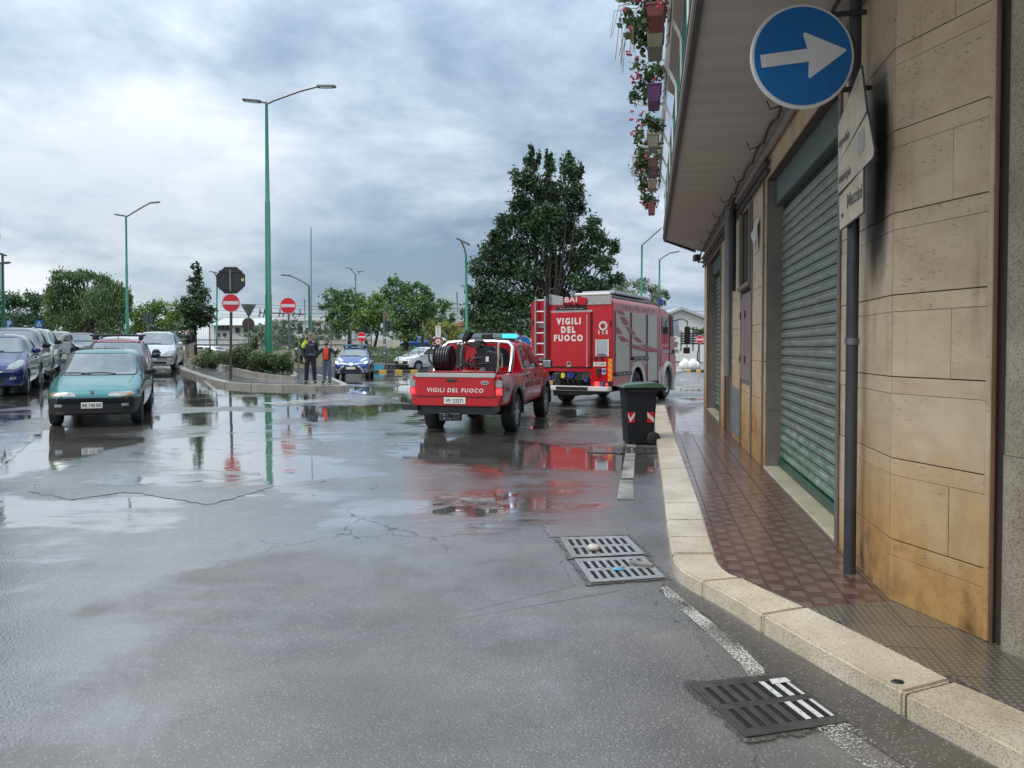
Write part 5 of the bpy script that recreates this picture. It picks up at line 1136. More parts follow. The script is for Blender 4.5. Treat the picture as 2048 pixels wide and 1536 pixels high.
# apartment block on the left, only its balconies reach into the picture
M_BRICKY = mat('left_render', (.28, .20, .13), .8, var=.15, vs=.6)
ab = thing('apartment_block', 'apartment block at the left edge of the photo with grey balconies jutting out', 'building', (-29, 43, 0)); sdir = Vector((.454, -.891, 0)); nout = Vector((.891, .454, 0)); L0 = Vector(ab.location)
pe = AT(-3, 600, 44.5) - L0; pe.z = 0
def abp(a, u, z): return pe + sdir * a + nout * u + Vector((0, 0, z))
MB().prism([abp(0, -1.3, 0), abp(32, -1.3, 0), abp(32, -14, 0), abp(0, -14, 0)], (0, 0, 19)).build('wall', M_BRICKY, ab)
for i, py in enumerate((590, 478, 365, 250)):
    zb = zt(py, 44.5); d = .25 * i
    for a0 in (.0, 9, 18):
        bb = MB().prism([abp(a0 - (.0 if a0 else 0), -1.28, zb), abp(a0 + 6, -1.28, zb), abp(a0 + 6, .18 - .04 * i, zb), abp(a0, .18 - .04 * i, zb)], (0, 0, .22)).build('balcony', mat('balcony_slab', (.22, .17, .15), .8), ab)
        MB().prism([abp(a0, .12 - .04 * i, zb + .24), abp(a0 + 6, .12 - .04 * i, zb + .24), abp(a0 + 6, .17 - .04 * i, zb + .24), abp(a0, .17 - .04 * i, zb + .24)], (0, 0, 1.5)).build('balcony_panel', mat('balcony_grey', (.42, .43, .45), .5), bb)
        for a1 in (a0 + .8, a0 + 3.4):
            w = MB().prism([abp(a1, -1.296, zb + .3), abp(a1 + 1.3, -1.296, zb + .3), abp(a1 + 1.3, -1.26, zb + .3), abp(a1, -1.26, zb + .3)], (0, 0, 2.1)).build('window', M_GLASS, ab)

# ================================================================== SIGN POST BESIDE THE WALL
PB = G(1699, 1146, SW)
sp0 = thing('sign_post', 'dark steel post by the wall carrying a round blue right arrow sign', 'traffic sign', PB); L0 = Vector(PB)
MB().tube([(0, 0, 0), (0, 0, ZSOF - SW - .12)], .036, 16).build('post', mat('post_grey', (.058, .062, .066), .45, .35, var=.35, vs=4), sp0, smooth=40)
zz = up_to(sp0, 1714, 683).z; MB().lathe([(.037, zz - .02), (.043, zz - .02), (.043, zz + .02), (.037, zz + .02)], 16).build('clamp_band', M_STEEL, sp0, smooth=30)
ypl = PB.y - .085; c = AT(1605, 113, ypl) - L0; k = ypl / FPX; rr_ = 101 * k
face = struct_face = bpy.data.objects.new('sign_face', None)
fm = MB().lathe([(0, -.004), (rr_, -.004), (rr_ + .006, .004), (rr_ + .006, .014), (rr_, .02), (0, .02)], 64, axis='y', c=c).build('sign_face', M_SIGNW, sp0, smooth=30)
disc('blue_disc', c, rr_ * .955, M_SBLUE, fm, .003, 64, y=-.0065)
a_ = R(7.5); A = [(-.83, .115), (.06, .115), (-.02, .415), (.845, 0), (-.02, -.415), (.06, -.115), (-.83, -.115)]; A = [(-.83, .125), (.10, .125), (.055, .40), (.05, .43), (.09, .445), (.84, .02), (.85, 0), (.84, -.02), (.09, -.445), (.05, -.43), (.055, -.40), (.10, -.125), (-.83, -.125)]
MB().prism([Vector((c.x + (x * math.cos(a_) - z_ * math.sin(a_)) * rr_, c.y - .0125, c.z + (x * math.sin(a_) + z_ * math.cos(a_)) * rr_)) for x, z_ in A], (0, .004, 0)).build('white_arrow', M_SIGNW, fm)
for px0, px1, py in ((1660, 1732, 27), (1672, 1742, 178)):
    p0, p1 = AT(px0, py + 3, ypl + .03) - L0, AT(px1, py - 3, ypl + .03) - L0; MB().tube([p0, p1], .016, 6).build('bracket', M_DARKST, sp0)
UPL = (L0 + Vector((0, 0, 0)) - FB).dot(UD) + .055
def plate_pts(pts, u=UPL):
    out = []
    for px, py in pts: s, z = W(px, py, u); out.append(Fp(s, u, z) - L0)
    return out
M_PLT = mat('old_sign_plate', (.55, .46, .33), .5, var=.22, vs=5, dirt=(.36, .29, .19)); M_PBK = mat('sign_plate_edge', (.05, .05, .05), .5)
plates = [('pointed_plate', [(1676, 330), (1676, 252), (1690, 215), (1722, 132), (1733, 222)]), ('direction_plate', [(1677, 388), (1676, 330), (1735, 226), (1748, 300), (1746, 314)]), ('direction_plate', [(1679, 461), (1678, 395), (1726, 337), (1726, 424)])]
for nm, P in plates:
    q = plate_pts(P); po = MB().prism([p - UD * .008 for p in q], UD * .008).build(nm, M_PLT, sp0, bevel=.0015)
    cen = sum(q, Vector()) / len(q); rim = MB()
    for a, b in zip(q, q[1:] + q[:1]):
        a2, b2 = a - UD * .006, b - UD * .006; rim.tube([a2, b2], .0065, 5)
    rim.build('rim', M_PBK, po)
def plate_text(s, px, py, size, bold=0, xs=1.0):
    sS, z = W(px, py, UPL); p = Fp(sS, UPL + .0012, z) - L0; o = text('lettering', s, size, mat('letter_grey', (.10, .095, .09), .6), sp0, p, -SD, (0, 0, 1), bold, .0008, xscale=xs); return o
plate_text('via', 1685, 430, .062); plate_text('Mazzini', 1709, 393, .115, .003, 1.0); plate_text('municipio', 1690, 350, .085, .001, .9); plate_text('ospedale', 1688, 278, .085, .001, .9)
q = plate_pts([(1717, 268), (1728, 253), (1728, 298), (1717, 312)], UPL + .002); MB().prism([p - UD * .001 for p in q], UD * .002).build('crest', mat('crest_grey', (.36, .33, .28), .6, var=.3, vs=40), sp0)

# ================================================================== CARS
def wheel(parent, c, r, w, side, m_rim=None, spokes=5, name='wheel'):
    wh = MB().lathe([(r * .62, -w / 2), (r * .93, -w / 2), (r, -w * .36), (r, w * .36), (r * .93, w / 2), (r * .62, w / 2)], 28, axis='x', c=c).build(name, M_RUBBER, parent, smooth=40)
    o = Vector(c) + Vector((side * w * .30, 0, 0)); mb = MB()
    mb.lathe([(0, 0), (r * .60, 0), (r * .66, side * w * .16), (r * .63, side * w * .17), (r * .58, side * .02)], 24, axis='x', c=o)
    for k in range(spokes):
        a = 2 * math.pi * k / spokes; mb.box(o + Vector((side * .022, math.cos(a) * r * .34, math.sin(a) * r * .34)), (.03, r * .50, r * .17), rot=Matrix.Rotation(a, 3, 'X'))
    mb.lathe([(0, side * .045), (r * .13, side * .045), (r * .14, 0)], 12, axis='x', c=o)
    mb.build('rim', m_rim or M_ALU, wh, smooth=40)
    MB().lathe([(0, 0), (r * .62, 0)], 20, axis='x', c=Vector(c) + Vector((side * w * .12, 0, 0))).build('brake_shadow', M_BLACK, wh)
    return wh
def hit(bv, o, d):
    h = bv.ray_cast(Vector(o), Vector(d))[0]
    return h if h is not None else bv.find_nearest(Vector(o) + Vector(d) * 4)[0]
def face_dir(dx, dy): return math.atan2(-dx, dy)
def car(name, label, cat, loc, rotz, sp, m_paint, group='cars in the side street', scale=1.0):
    L, Wd, H = sp.get('L', 3.9), sp.get('W', 1.68), sp.get('H', 1.46); f = L / 2; w = Wd / 2
    zf, zh, belt = sp.get('zf', .72), sp.get('zh', .96), sp.get('belt', .93)
    yb, yt, yr, yt2 = f - sp.get('yb', 1.02), f - sp.get('yt', 1.75), f - sp.get('yr', 3.3), -f + sp.get('tail', .18)
    wr = sp.get('roof_w', .60); zb = .22
    root = thing(name, label, cat, loc, rotz, group, scale)
    def sec(k, zb, zs, wt, zt, crown):
        ww = w * k; return [(0, zb), (ww * .82, zb), (ww * .955, zb + .05), (ww, zb + .30), (ww * .995, zs - .10), (ww * .955, zs), (wt, zt), (wt * .6, zt + crown * .75), (0, zt + crown)]
    st = [(f, sec(.70, .32, .52, w * .60, .56, .02)), (f - .05, sec(.84, .24, zf - .13, w * .70, zf - .09, .03)), (f - .22, sec(.94, zb, zf - .05, w * .76, zf - .0, .035)), (f - .5, sec(.985, zb, zf + .03, w * .78, zf + .07, .035)),
          (yb + .02, sec(1, zb, belt - .01, w * .80, zh, .02)), (yt, sec(1, zb, belt, w * wr * 1.20, H - .065, .05)), ((yt + yr) / 2, sec(1, zb, belt + .01, w * wr * 1.22, H - .045, .045)), (yr, sec(.99, zb, belt + .02, w * wr * 1.17, H - .10, .045)),
          (yt2, sec(.93, zb + .02, belt + .02, w * .76, belt + .10, .04)), (-f + .05, sec(.87, .28, belt - .08, w * .72, belt - .02, .03)), (-f, sec(.78, .34, belt - .2, w * .66, belt - .16, .02))]
    mb = loft(st, ds=.07, ysm=2, rsub=4, rsm=2); me0 = mb.mesh('body', [m_paint, M_BLACK], smooth=35); bv = bvh_of(me0)
    r = sp.get('wr', .30); yf_, yrr = f - sp.get('fo', .76), -f + sp.get('ro', .66)
    if sp.get('bumper_black'):
        zl = sp['bumper_black']
        for v in me0.vertices:
            if v.co.y > f - .62 and abs(v.co.z - zl) < .028: v.co.z = zl
        for p in me0.polygons:
            c = p.center
            if (c.y > f - .62 and c.z < zl - .001 and not (c.y < f - .48 and c.z > .35)) or c.z < .30: p.material_index = 1
    else:
        for p in me0.polygons:
            if p.center.z < .27: p.material_index = 1
    body = obj('body', me0, root); cut = MB()
    for s in (-1, 1):
        for y in (yf_, yrr): cut.lathe([(0, s * (w - .30)), (r + .055, s * (w - .30)), (r + .055, s * (w + .3)), (0, s * (w + .3))], 28, mi=1, axis='x', c=(0, y, r + .01))
    co = cut.build('cutter', [m_paint, M_BLACK]); body.parent = None; boolean(body, co); body.parent = root
    for s in (-1, 1):
        for y in (yf_, yrr): wheel(root, (s * (w - .115), y, r), r, .19, s, sp.get('rim'), sp.get('spokes', 5))
    G_ = sp.get('glass', M_GLASSL); tw = w * wr * 1.2
    ws = [(-w * .825, zh + .03), (w * .825, zh + .03), (tw * .955, H - .10), (-tw * .955, H - .10)]
    decal('windscreen_seal', bv, [(x * 1.035, z + (.018 if z > 1.2 else -.02)) for x, z in ws], '+y', M_BLACK, root, .004, 1)
    wo = decal('windscreen', bv, ws, '+y', G_, root, .012, 1)
    for i in range(2):
        x0 = -.05 + i * .45 - .25
        pts = []
        for k in range(6):
            h = hit(bv, (x0 + k * .12, 9, zh + .05 + .012 * k * (5 - k) * .3 - .01), (0, -1, 0)); pts.append(h + Vector((0, .022, .0)))
        MB().tube(pts, .011, 5).build('wiper', M_BLACK, root)
    bz = belt + .045; ym = (yt + yr) / 2 - .05; fw = sp.get('side_win')
    for s, ax in ((1, '+x'), (-1, '-x')):
        z1 = H - .135
        decal('side_window', bv, [(yb - .28, bz), (ym + .05, bz + .005), (ym + .06, z1), (yt + .02, z1)], ax, M_GLASS, root, .008, 1)
        decal('side_window', bv, [(ym - .05, bz + .005), (yr + .1, bz + .04), (yr + .12, z1 - .03), (ym - .04, z1)], ax, M_GLASS, root, .008, 1)
        decal('door_gap', bv, [(ym, .34), (ym - .012, .34), (ym - .012, belt), (ym, belt)], ax, M_BLACK, root, .002, 0, 2, 3, False)
        decal('door_gap', bv, [(yb - .12, .34), (yb - .132, .34), (yb - .132, belt), (yb - .12, belt)], ax, M_BLACK, root, .002, 0, 2, 3, False)
        decal('door_handle', bv, [(ym + .08, belt - .1), (ym + .26, belt - .1), (ym + .26, belt - .135), (ym + .08, belt - .135)], ax, sp.get('handle', M_BLACK), root, .02, 1)
        mr = MB().ball((s * (w + .09), yb - .38, belt + .10), (.11, .075, .075), 12).tube([(s * (w - .03), yb - .36, belt + .05), (s * (w + .06), yb - .38, belt + .08)], .03, 6).build('wing_mirror', sp.get('mirror', M_BLACK), root, smooth=60)
    decal('rear_window', bv, [(-w * .66, belt + .16), (w * .66, belt + .16), (tw * .82, H - .17), (-tw * .82, H - .17)], '-y', M_GLASS, root, .008, 2)
    for s in (-1, 1): decal('tail_light', bv, [(s * w * .66, .62), (s * w * .92, .62), (s * w * .90, belt), (s * w * .70, belt)], '-y', M_TAIL, root, .01, 1)
    for nm, pts, m, off, rnd in sp.get('front', []):
        if pts[0][0] == 'sym':
            for s in (-1, 1): decal(nm, bv, [(s * x, z) for x, z in pts[1:]], '+y', m, root, off, rnd)
        else: decal(nm, bv, pts, '+y', m, root, off, rnd)
    pl = sp.get('plate')
    if pl:
        x, z, s_, wd = pl; h = hit(bv, (x, 9, z), (0, -1, 0))
        q = MB().box((x, h.y + .018, z), (wd, .02, .112)).build('number_plate', M_PLATE, root, bevel=.006)
        if s_: text('lettering', s_, .098, M_INK, q, (x, h.y + .0295, z), (-1, 0, 0), (0, 0, 1), .001, .0006, xscale=.72)
    # shut line of the bonnet and the roof aerial
    for s in (-1, 1):
        pts = []
        for k in range(9):
            y = f - .42 - k * (yb - f + .42) / -8; x = s * w * (.70 + .08 * k / 8); pts.append(hit(bv, (x, y, 5), (0, 0, -1)))
        MB().tube(pts, .005, 4).build('bonnet_gap', M_BLACK, root)
    if sp.get('aerial', True):
        MB().tube([(0, yt - .25, H - .03), (0, yt - .32, H + .06)], [.018, .006], 6).build('aerial', M_BLACK, root)
    root['bvh'] = 0
    return root, bv
SD2 = Vector((.454, -.891, 0))
M_TEAL = paint('teal_metallic', (.018, .155, .15), .3); M_BLUE = paint('deep_blue', (.003, .012, .115), .1); M_GREYP = paint('mid_grey_metal', (.12, .12, .13), .5); M_SILV = paint('silver_metal', (.52, .53, .54), .4)
M_BLACKP = paint('black_paint', (.012, .013, .016), .2); M_WHITEP = paint('white_body', (.62, .64, .65), 0); M_CREAM = paint('cream_body', (.60, .55, .42), 0); M_MAROON = paint('faded_maroon', (.26, .035, .045), .2); M_POL = paint('police_blue', (.012, .055, .24), .3); M_DKGREY = paint('graphite_metal', (.05, .055, .065), .5)
M_FOG = mat('fog_lamp', (.30, .31, .31), .15, .2, coat=1, var=.3, vs=20)
def placed(px, py, back, dr):
    """car centre so that the middle of its front axle line stands at the photo point"""
    p = G(px, py); c = p - dr * back; c.z = float(g(c.x, c.y)); return c
def slope_fix(root, dr):
    """pitch a car with the road"""
    p = Vector(root.location); e = 1.3; za, zb = g(p.x + dr.x * e, p.y + dr.y * e), g(p.x - dr.x * e, p.y - dr.y * e)
    root.location.z = float((za + zb) / 2); root.rotation_euler.x = math.atan2(float(za - zb), 2 * e)
d = Vector((.36, -.933, 0)).normalized()
teal_sp = dict(L=3.78, W=1.64, H=1.45, zf=.74, zh=.93, belt=.90, yb=.98, yt=1.66, bumper_black=.565, roof_w=.62, plate=(-.0, .425, 'AK 145 RK', .36), wr=.285, rim=M_DARKST, fo=.74,
    front=[('headlight', [('sym', 0), (.27, .60), (.66, .60), (.70, .645), (.64, .685), (.36, .685), (.29, .655)][0:1] + [(.27, .595), (.66, .585), (.73, .63), (.66, .675), (.33, .675), (.285, .64)], M_LAMP, .012, 1), ('indicator', [('sym', 0), (.56, .60), (.68, .60), (.72, .63), (.66, .66), (.58, .66)], mat('amber_lens', (.32, .20, .09), .15, coat=1), .017, 1),
           ('badge', [(-.035, .645), (.025, .645), (.045, .70), (-.015, .70)], M_DARKST, .015, 0), ('fog_lamp', [('sym', 0), (.50, .40), (.62, .40), (.62, .455), (.50, .455)], M_FOG, .008, 1), ('lower_grille', [(-.42, .30), (.42, .30), (.42, .345), (-.42, .345)], M_INK, .006, 1)])
p = placed(197, 846, 1.0, d); teal, tbv = car('teal_hatchback', 'faded teal hatchback with a black front bumper driving towards the camera', 'car', p, face_dir(d.x, d.y), teal_sp, M_TEAL, scale=.93); slope_fix(teal, d)
for x in (-.28, .18): MB().ball((x, .62, .945), (.02, .03, .012), 6).build('washer_nozzle', M_BLACK, teal)
blue_sp = dict(L=4.0, W=1.69, H=1.49, zf=.78, zh=1.02, belt=.98, yb=1.0, yt=1.78, plate=None, mirror=M_BLUE, handle=M_BLUE, wr=.30, rim=M_ALU,
    front=[('headlight', [('sym', 0), (.44, .66), (.62, .66), (.80, .74), (.78, .84), (.66, .88), (.52, .80)], M_LAMP, .012, 2), ('grille', [(-.40, .56), (.40, .56), (.34, .66), (-.34, .66)], M_BLACK, .006, 1), ('grille_strip', [(-.38, .60), (.38, .60), (.38, .615), (-.38, .615)], M_CHROME, .012, 0), ('lower_grille', [(-.44, .34), (.44, .34), (.40, .46), (-.40, .46)], M_INK, .006, 1), ('fog_lamp', [('sym', 0), (.52, .40), (.66, .42), (.66, .49), (.53, .48)], M_FOG, .008, 1)])
d = Vector((.44, -.898, 0)).normalized()
p = G(50, 788) ; lat = Vector((-d.y, d.x, 0))      # its left front wheel
def by_wheel(px, py, sp, d, scale, side=1):
    q = G(px, py); f = sp['L'] / 2 - sp.get('fo', .76); r_ = Vector((d.y, -d.x, 0)); c = q - d * f * scale - r_ * (-(sp['W'] / 2 - .1)) * scale * side; c.z = 0; return c
c = by_wheel(50, 789, blue_sp, d, 1.05)
blue, _ = car('blue_hatchback', 'shiny dark blue hatchback with an oval headlight, nearest of the parked cars at left', 'car', c, face_dir(d.x, d.y), blue_sp, M_BLUE, scale=1.05); slope_fix(blue, d)
gen_front = [('headlight', [('sym', 0), (.44, .70), (.66, .68), (.80, .74), (.76, .82), (.50, .80)], M_LAMP, .012, 1), ('grille', [(-.40, .60), (.40, .60), (.38, .74), (-.38, .74)], M_BLACK, .006, 1), ('lower_grille', [(-.55, .34), (.55, .34), (.5, .48), (-.5, .48)], M_BLACK, .006, 1), ('fog_lamp', [('sym', 0), (.60, .42), (.72, .43), (.70, .50), (.61, .49)], M_FOG, .009, 1)]
mpv_sp = dict(L=4.3, W=1.76, H=1.66, zf=.84, zh=1.10, belt=1.04, yb=.9, yt=1.75, yr=3.7, front=gen_front + [('headlight_ring', [('sym', 0), (.66, .56), (.78, .58), (.80, .68), (.68, .68)], M_LAMP, .02, 2)], wr=.31)
c = by_wheel(76, 771, mpv_sp, d, 1.05); t, _ = car('grey_people_carrier', 'dark grey people carrier parked directly behind the blue hatchback', 'car', c, face_dir(d.x, d.y), mpv_sp, M_GREYP, scale=1.05); slope_fix(t, d)
suv_sp = dict(L=4.2, W=1.78, H=1.64, zf=.86, zh=1.12, belt=1.08, yb=1.0, yt=1.8, yr=3.6, front=gen_front, wr=.32, mirror=M_BLACK)
c = by_wheel(101, 757, suv_sp, d, 1.05); t, _ = car('silver_suv', 'silver and black sport utility car third in the parked row at left', 'car', c, face_dir(d.x, d.y), suv_sp, M_SILV, scale=1.05); slope_fix(t, d)
d3 = Vector((.30, -.95, 0)).normalized()
sce_sp = dict(L=4.17, W=1.72, H=1.62, zf=.80, zh=1.06, belt=1.0, yb=.85, yt=1.72, yr=3.6, mirror=M_SILV, wr=.30, plate=(0, .50, '', .40),
    front=[('headlight', [('sym', 0), (.40, .66), (.80, .68), (.82, .80), (.72, .88), (.55, .80)], M_LAMP, .012, 1), ('grille', [('sym', 0), (.10, .72), (.36, .72), (.34, .78), (.10, .79)], M_BLACK, .008, 1), ('bumper_strip', [(-.82, .565), (.82, .565), (.82, .615), (-.82, .615)], M_BLACK, .012, 0), ('lower_grille', [(-.55, .30), (.55, .30), (.55, .40), (-.55, .40)], M_BLACK, .008, 1), ('fog_lamp', [('sym', 0), (.64, .36), (.75, .36), (.75, .46), (.64, .46)], M_FOG, .012, 2)])
p = placed(309, 741, 1.3, d3); t, _ = car('silver_people_carrier', 'silver compact people carrier with two dark nostril grilles beside the island kerb', 'car', p, face_dir(d3.x, d3.y), sce_sp, M_SILV); slope_fix(t, d3)
red_sp = dict(L=3.7, W=1.58, H=1.42, zf=.74, zh=.94, belt=.90, yb=1.1, yt=1.75, wr=.28, rim=M_DARKST, bumper_black=.5, front=gen_front[:2])
p = placed(231, 796, 1.1, Vector((.40, -.917, 0))); red, _ = car('maroon_hatchback', 'faded maroon hatchback with black roof bars hidden behind the teal car', 'car', p, face_dir(.40, -.917), red_sp, M_MAROON, scale=1.04); slope_fix(red, Vector((.4, -.917, 0)))
for y in (.0, -.75):
    b = MB().tube([(-.62, y, 1.50), (.62, y, 1.50)], .022, 8).build('roof_bar', M_BLACK, red, smooth=40)
    for s in (-1, 1): MB().box((s * .52, y, 1.44), (.09, .07, .12)).build('bar_foot', M_BLACK, b, bevel=.02)
p = placed(247, 772, 1.1, SD2); t, _ = car('white_hatchback', 'white hatchback mostly hidden behind the maroon car with roof bars', 'car', p, face_dir(SD2.x, SD2.y), dict(L=3.9, H=1.50, front=gen_front), M_WHITEP); slope_fix(t, SD2)
p = G(163, 717); d4 = Vector((.72, -.69, 0)); t, _ = car('graphite_hatchback', 'dark graphite hatchback turned across the side street in the distance', 'car', p, face_dir(d4.x, d4.y), dict(L=4.1, W=1.72, H=1.46, front=gen_front, mirror=M_DKGREY), M_DKGREY); slope_fix(t, d4)
p = G(118, 712); d5 = Vector((-.45, .89, 0)); t, _ = car('cream_hatchback', 'cream coloured small car farthest along the side street', 'car', p, face_dir(.5, -.86), dict(L=3.8, H=1.5, front=gen_front, mirror=M_BLACK), M_CREAM); slope_fix(t, SD2)
# police car
d = Vector((.10, -.995, 0)).normalized()
pol_sp = dict(L=3.95, W=1.70, H=1.50, zf=.80, zh=1.04, belt=.98, yb=.92, yt=1.72, mirror=M_DKGREY, wr=.30, plate=(0, .50, '', .44), aerial=False,
    front=[('stripe', [('sym', 0), (.36, .84), (.52, .83), (.74, .98), (.60, 1.0)], M_WHITEP, .006, 0), ('headlight', [('sym', 0), (.50, .70), (.74, .74), (.80, .84), (.70, .86), (.54, .78)], M_LAMP, .012, 1), ('headlight_beam', [('sym', 0), (.62, .72), (.74, .74), (.75, .81), (.64, .79)], M_LAMPON, .02, 2),
           ('grille', [(-.58, .30), (.58, .30), (.50, .52), (.30, .62), (-.30, .62), (-.50, .52)], M_INK, .008, 1), ('chrome_v', [(-.52, .735), (-.12, .66), (0, .60), (.12, .66), (.52, .735), (.50, .765), (.12, .70), (0, .645), (-.12, .70), (-.50, .765)], M_CHROME, .016, 0), ('badge', [(-.09, .69), (.09, .69), (.09, .76), (-.09, .76)], M_CHROME, .016, 2), ('fog_lamp', [('sym', 0), (.63, .37), (.74, .38), (.74, .48), (.63, .47)], M_FOG, .012, 2),
           ('grille_rim', [('sym', 0), (.58, .28), (.62, .28), (.56, .50), (.34, .63), (.30, .61), (.51, .49)], M_CHROME, .014, 0)])
p = placed(705, 756, 1.25, d); pol, pbv = car('police_car', 'blue and white police car with a roof light bar and headlights on', 'car', p, face_dir(d.x, d.y), pol_sp, M_POL, group=None, scale=1.03)
lb = MB().box((0, .15, 1.60), (1.24, .26, .09)).build('light_bar', mat('light_bar_blue', (.05, .22, .30), .1, coat=1, spec=.8), pol, bevel=.03, seg=2, smooth=40)
MB().box((0, .15, 1.585), (.30, .29, .11)).build('siren_box', M_BLACK, lb, bevel=.02)
for s in (-1, 1): MB().box((s * .5, .15, 1.52), (.10, .12, .10)).build('bar_foot', M_BLACK, lb, bevel=.02)
d = Vector((-.64, -.768, 0)).normalized()
c3_sp = dict(L=4.15, W=1.75, H=1.60, zf=.90, zh=1.10, belt=1.04, yb=.95, yt=1.8, yr=3.55, wr=.33, plate=(0, .58, '', .40), front=[('headlight', [('sym', 0), (.50, .74), (.78, .76), (.82, .86), (.56, .84)], M_LAMP, .012, 1), ('grille', [(-.62, .48), (.62, .48), (.66, .66), (-.66, .66)], M_INK, .01, 1), ('bumper_black', [(-.7, .26), (.7, .26), (.72, .44), (-.72, .44)], M_BLACK, .01, 1)])
p = G(848, 741); p.z = 0; t, _ = car('white_suv', 'white sport utility car with a dark grille behind the pickup', 'car', p, face_dir(d.x, d.y), c3_sp, M_WHITEP, group=None)
for i, (px, col, lab, dd) in enumerate(((405, M_SILV, 'silver car behind the mesh fence right of the conical tree', 66), (828, M_POL, 'dark blue car beyond the trees on the bank', 80), (862, M_WHITEP, 'pale car beyond the trees left of the yellow shrub', 82))):
    p = AT(px, 690, dd); p.z = 0.3 if i == 0 else 1.25; car('distant_car', lab, 'car', p, R(80 + 10 * i), dict(L=4.0, front=[]), col, group=None)

# ================================================================== FIRE PICKUP
M_FRED = mat('fire_red', (.43, .006, .012), .32, .0, coat=.45, spec=.3, var=.10, vs=2.5); M_FRED2 = mat('fire_red_shade', (.30, .006, .02), .4, coat=.15, spec=.25, var=.15, vs=3)
M_GREYG = mat('shutter_alu', (.47, .44, .385), .45, .15, var=.12, vs=3); M_STRIPE = mat('reflective_grey', (.36, .34, .33), .4, .2, var=.2, vs=6)
M_LET = mat('letter_white', (.66, .63, .60), .45, var=.12, vs=20)
d = Vector((math.sin(R(13)), math.cos(R(13)), 0)); p = G(946, 857); p.z = 0
pk_ = thing('fire_pickup', 'red fire brigade pickup with a chrome roll bar and a lit blue light bar', 'pickup truck', p, face_dir(d.x, d.y), None, .965)
bpy.context.view_layer.update()
def local_on(root, px, py, axis, val):
    """photo point -> point of the plane axis=val in the thing's own frame"""
    mi = (Matrix.Translation(root.location) @ Matrix.Rotation(root.rotation_euler.z, 4, 'Z') @ Matrix.Scale(root.scale.x, 4)).inverted(); o = mi @ EYE; dv = (mi @ (EYE + ray(px, py))) - o; k = 'xyz'.index(axis); return o + dv * ((val - o[k]) / dv[k])
for px, py in ((832, 742), (1010, 745), (832, 812), (1010, 818), (920, 684)): print('pick', px, py, [round(v, 2) for v in local_on(pk_, px, py, 'y', -1.13)])
zt_, zb_ = 1.10, .53; w = .86
def psec(k, zb, zt, ins=.95): return [(0, zb), (w * k * .9, zb), (w * k * .98, zb + .06), (w * k, zb + .28), (w * k * .99, zt - .14), (w * k * ins, zt - .01), (w * k * .82, zt), (0, zt)]
st = [(-1.12, psec(.955, .55, 1.08)), (-1.04, psec(.985, .53, 1.09)), (-.5, psec(1, .50, 1.10)), (.5, psec(1, .46, 1.10)), (2.4, psec(1, .46, 1.12)), (2.75, psec(1, .46, 1.12)), (3.4, psec(.97, .46, 1.06)), (3.7, psec(.90, .5, .98)), (3.8, psec(.8, .56, .9))]
body = loft(st, ds=.08, ysm=1, rsub=4, rsm=1).build('body', [M_FRED, M_BLACK], None, smooth=35); pbvh = bvh_of(body.data)
cut = MB().box((0, -.22, 1.0), (1.40, 1.52, .62), mi=0)
co = cut.build('cutter', [M_FRED, M_BLACK]); boolean(body, co); cut = MB()
for s in (-1, 1):
    for y in (0, 2.98): cut.lathe([(0, s * .56), (.43, s * .56), (.43, s * 1.2), (0, s * 1.2)], 32, mi=1, axis='x', c=(0, y, .40))
co = cut.build('cutter', [M_FRED, M_BLACK]); boolean(body, co); body.parent = pk_
for s in (-1, 1):
    for y in (0, 2.98):
        wheel(pk_, (s * .745, y, .365), .365, .235, s, M_ALU, 6)
        mb = MB(); mb.tube([(s * .865, y + .445 * math.cos(a), .40 + .445 * math.sin(a)) for a in np.linspace(R(-12), R(192), 15)], .035, 6); mb.build('wheel_arch', M_BLACK, pk_, smooth=60)
csec = lambda k, wt, zt, zc: [(0, 1.02), (.80, 1.02), (.835, 1.09), (.83 * k, 1.16), (wt + .035, zt - .07), (wt, zt - .02), (wt * .6, zc - .005), (0, zc)]
cb = loft([(.56, csec(1, .66, 1.62, 1.66)), (.60, csec(1, .665, 1.66, 1.70)), (1.2, csec(1, .67, 1.68, 1.73)), (2.05, csec(1, .66, 1.67, 1.72)), (2.35, csec(1, .70, 1.46, 1.50)), (2.78, csec(.97, .74, 1.16, 1.18))], ds=.07, ysm=1, rsub=4, rsm=1).build('cab', M_FRED, pk_, smooth=35); cbv = bvh_of(cb.data)
decal('rear_window', cbv, [(-.60, 1.20), (.60, 1.20), (.53, 1.58), (-.53, 1.58)], '-y', M_GLASS, pk_, .012, 2)
decal('windscreen', cbv, [(-.68, 1.20), (.68, 1.20), (.56, 1.62), (-.56, 1.62)], '+y', M_GLASSL, pk_, .012, 2)
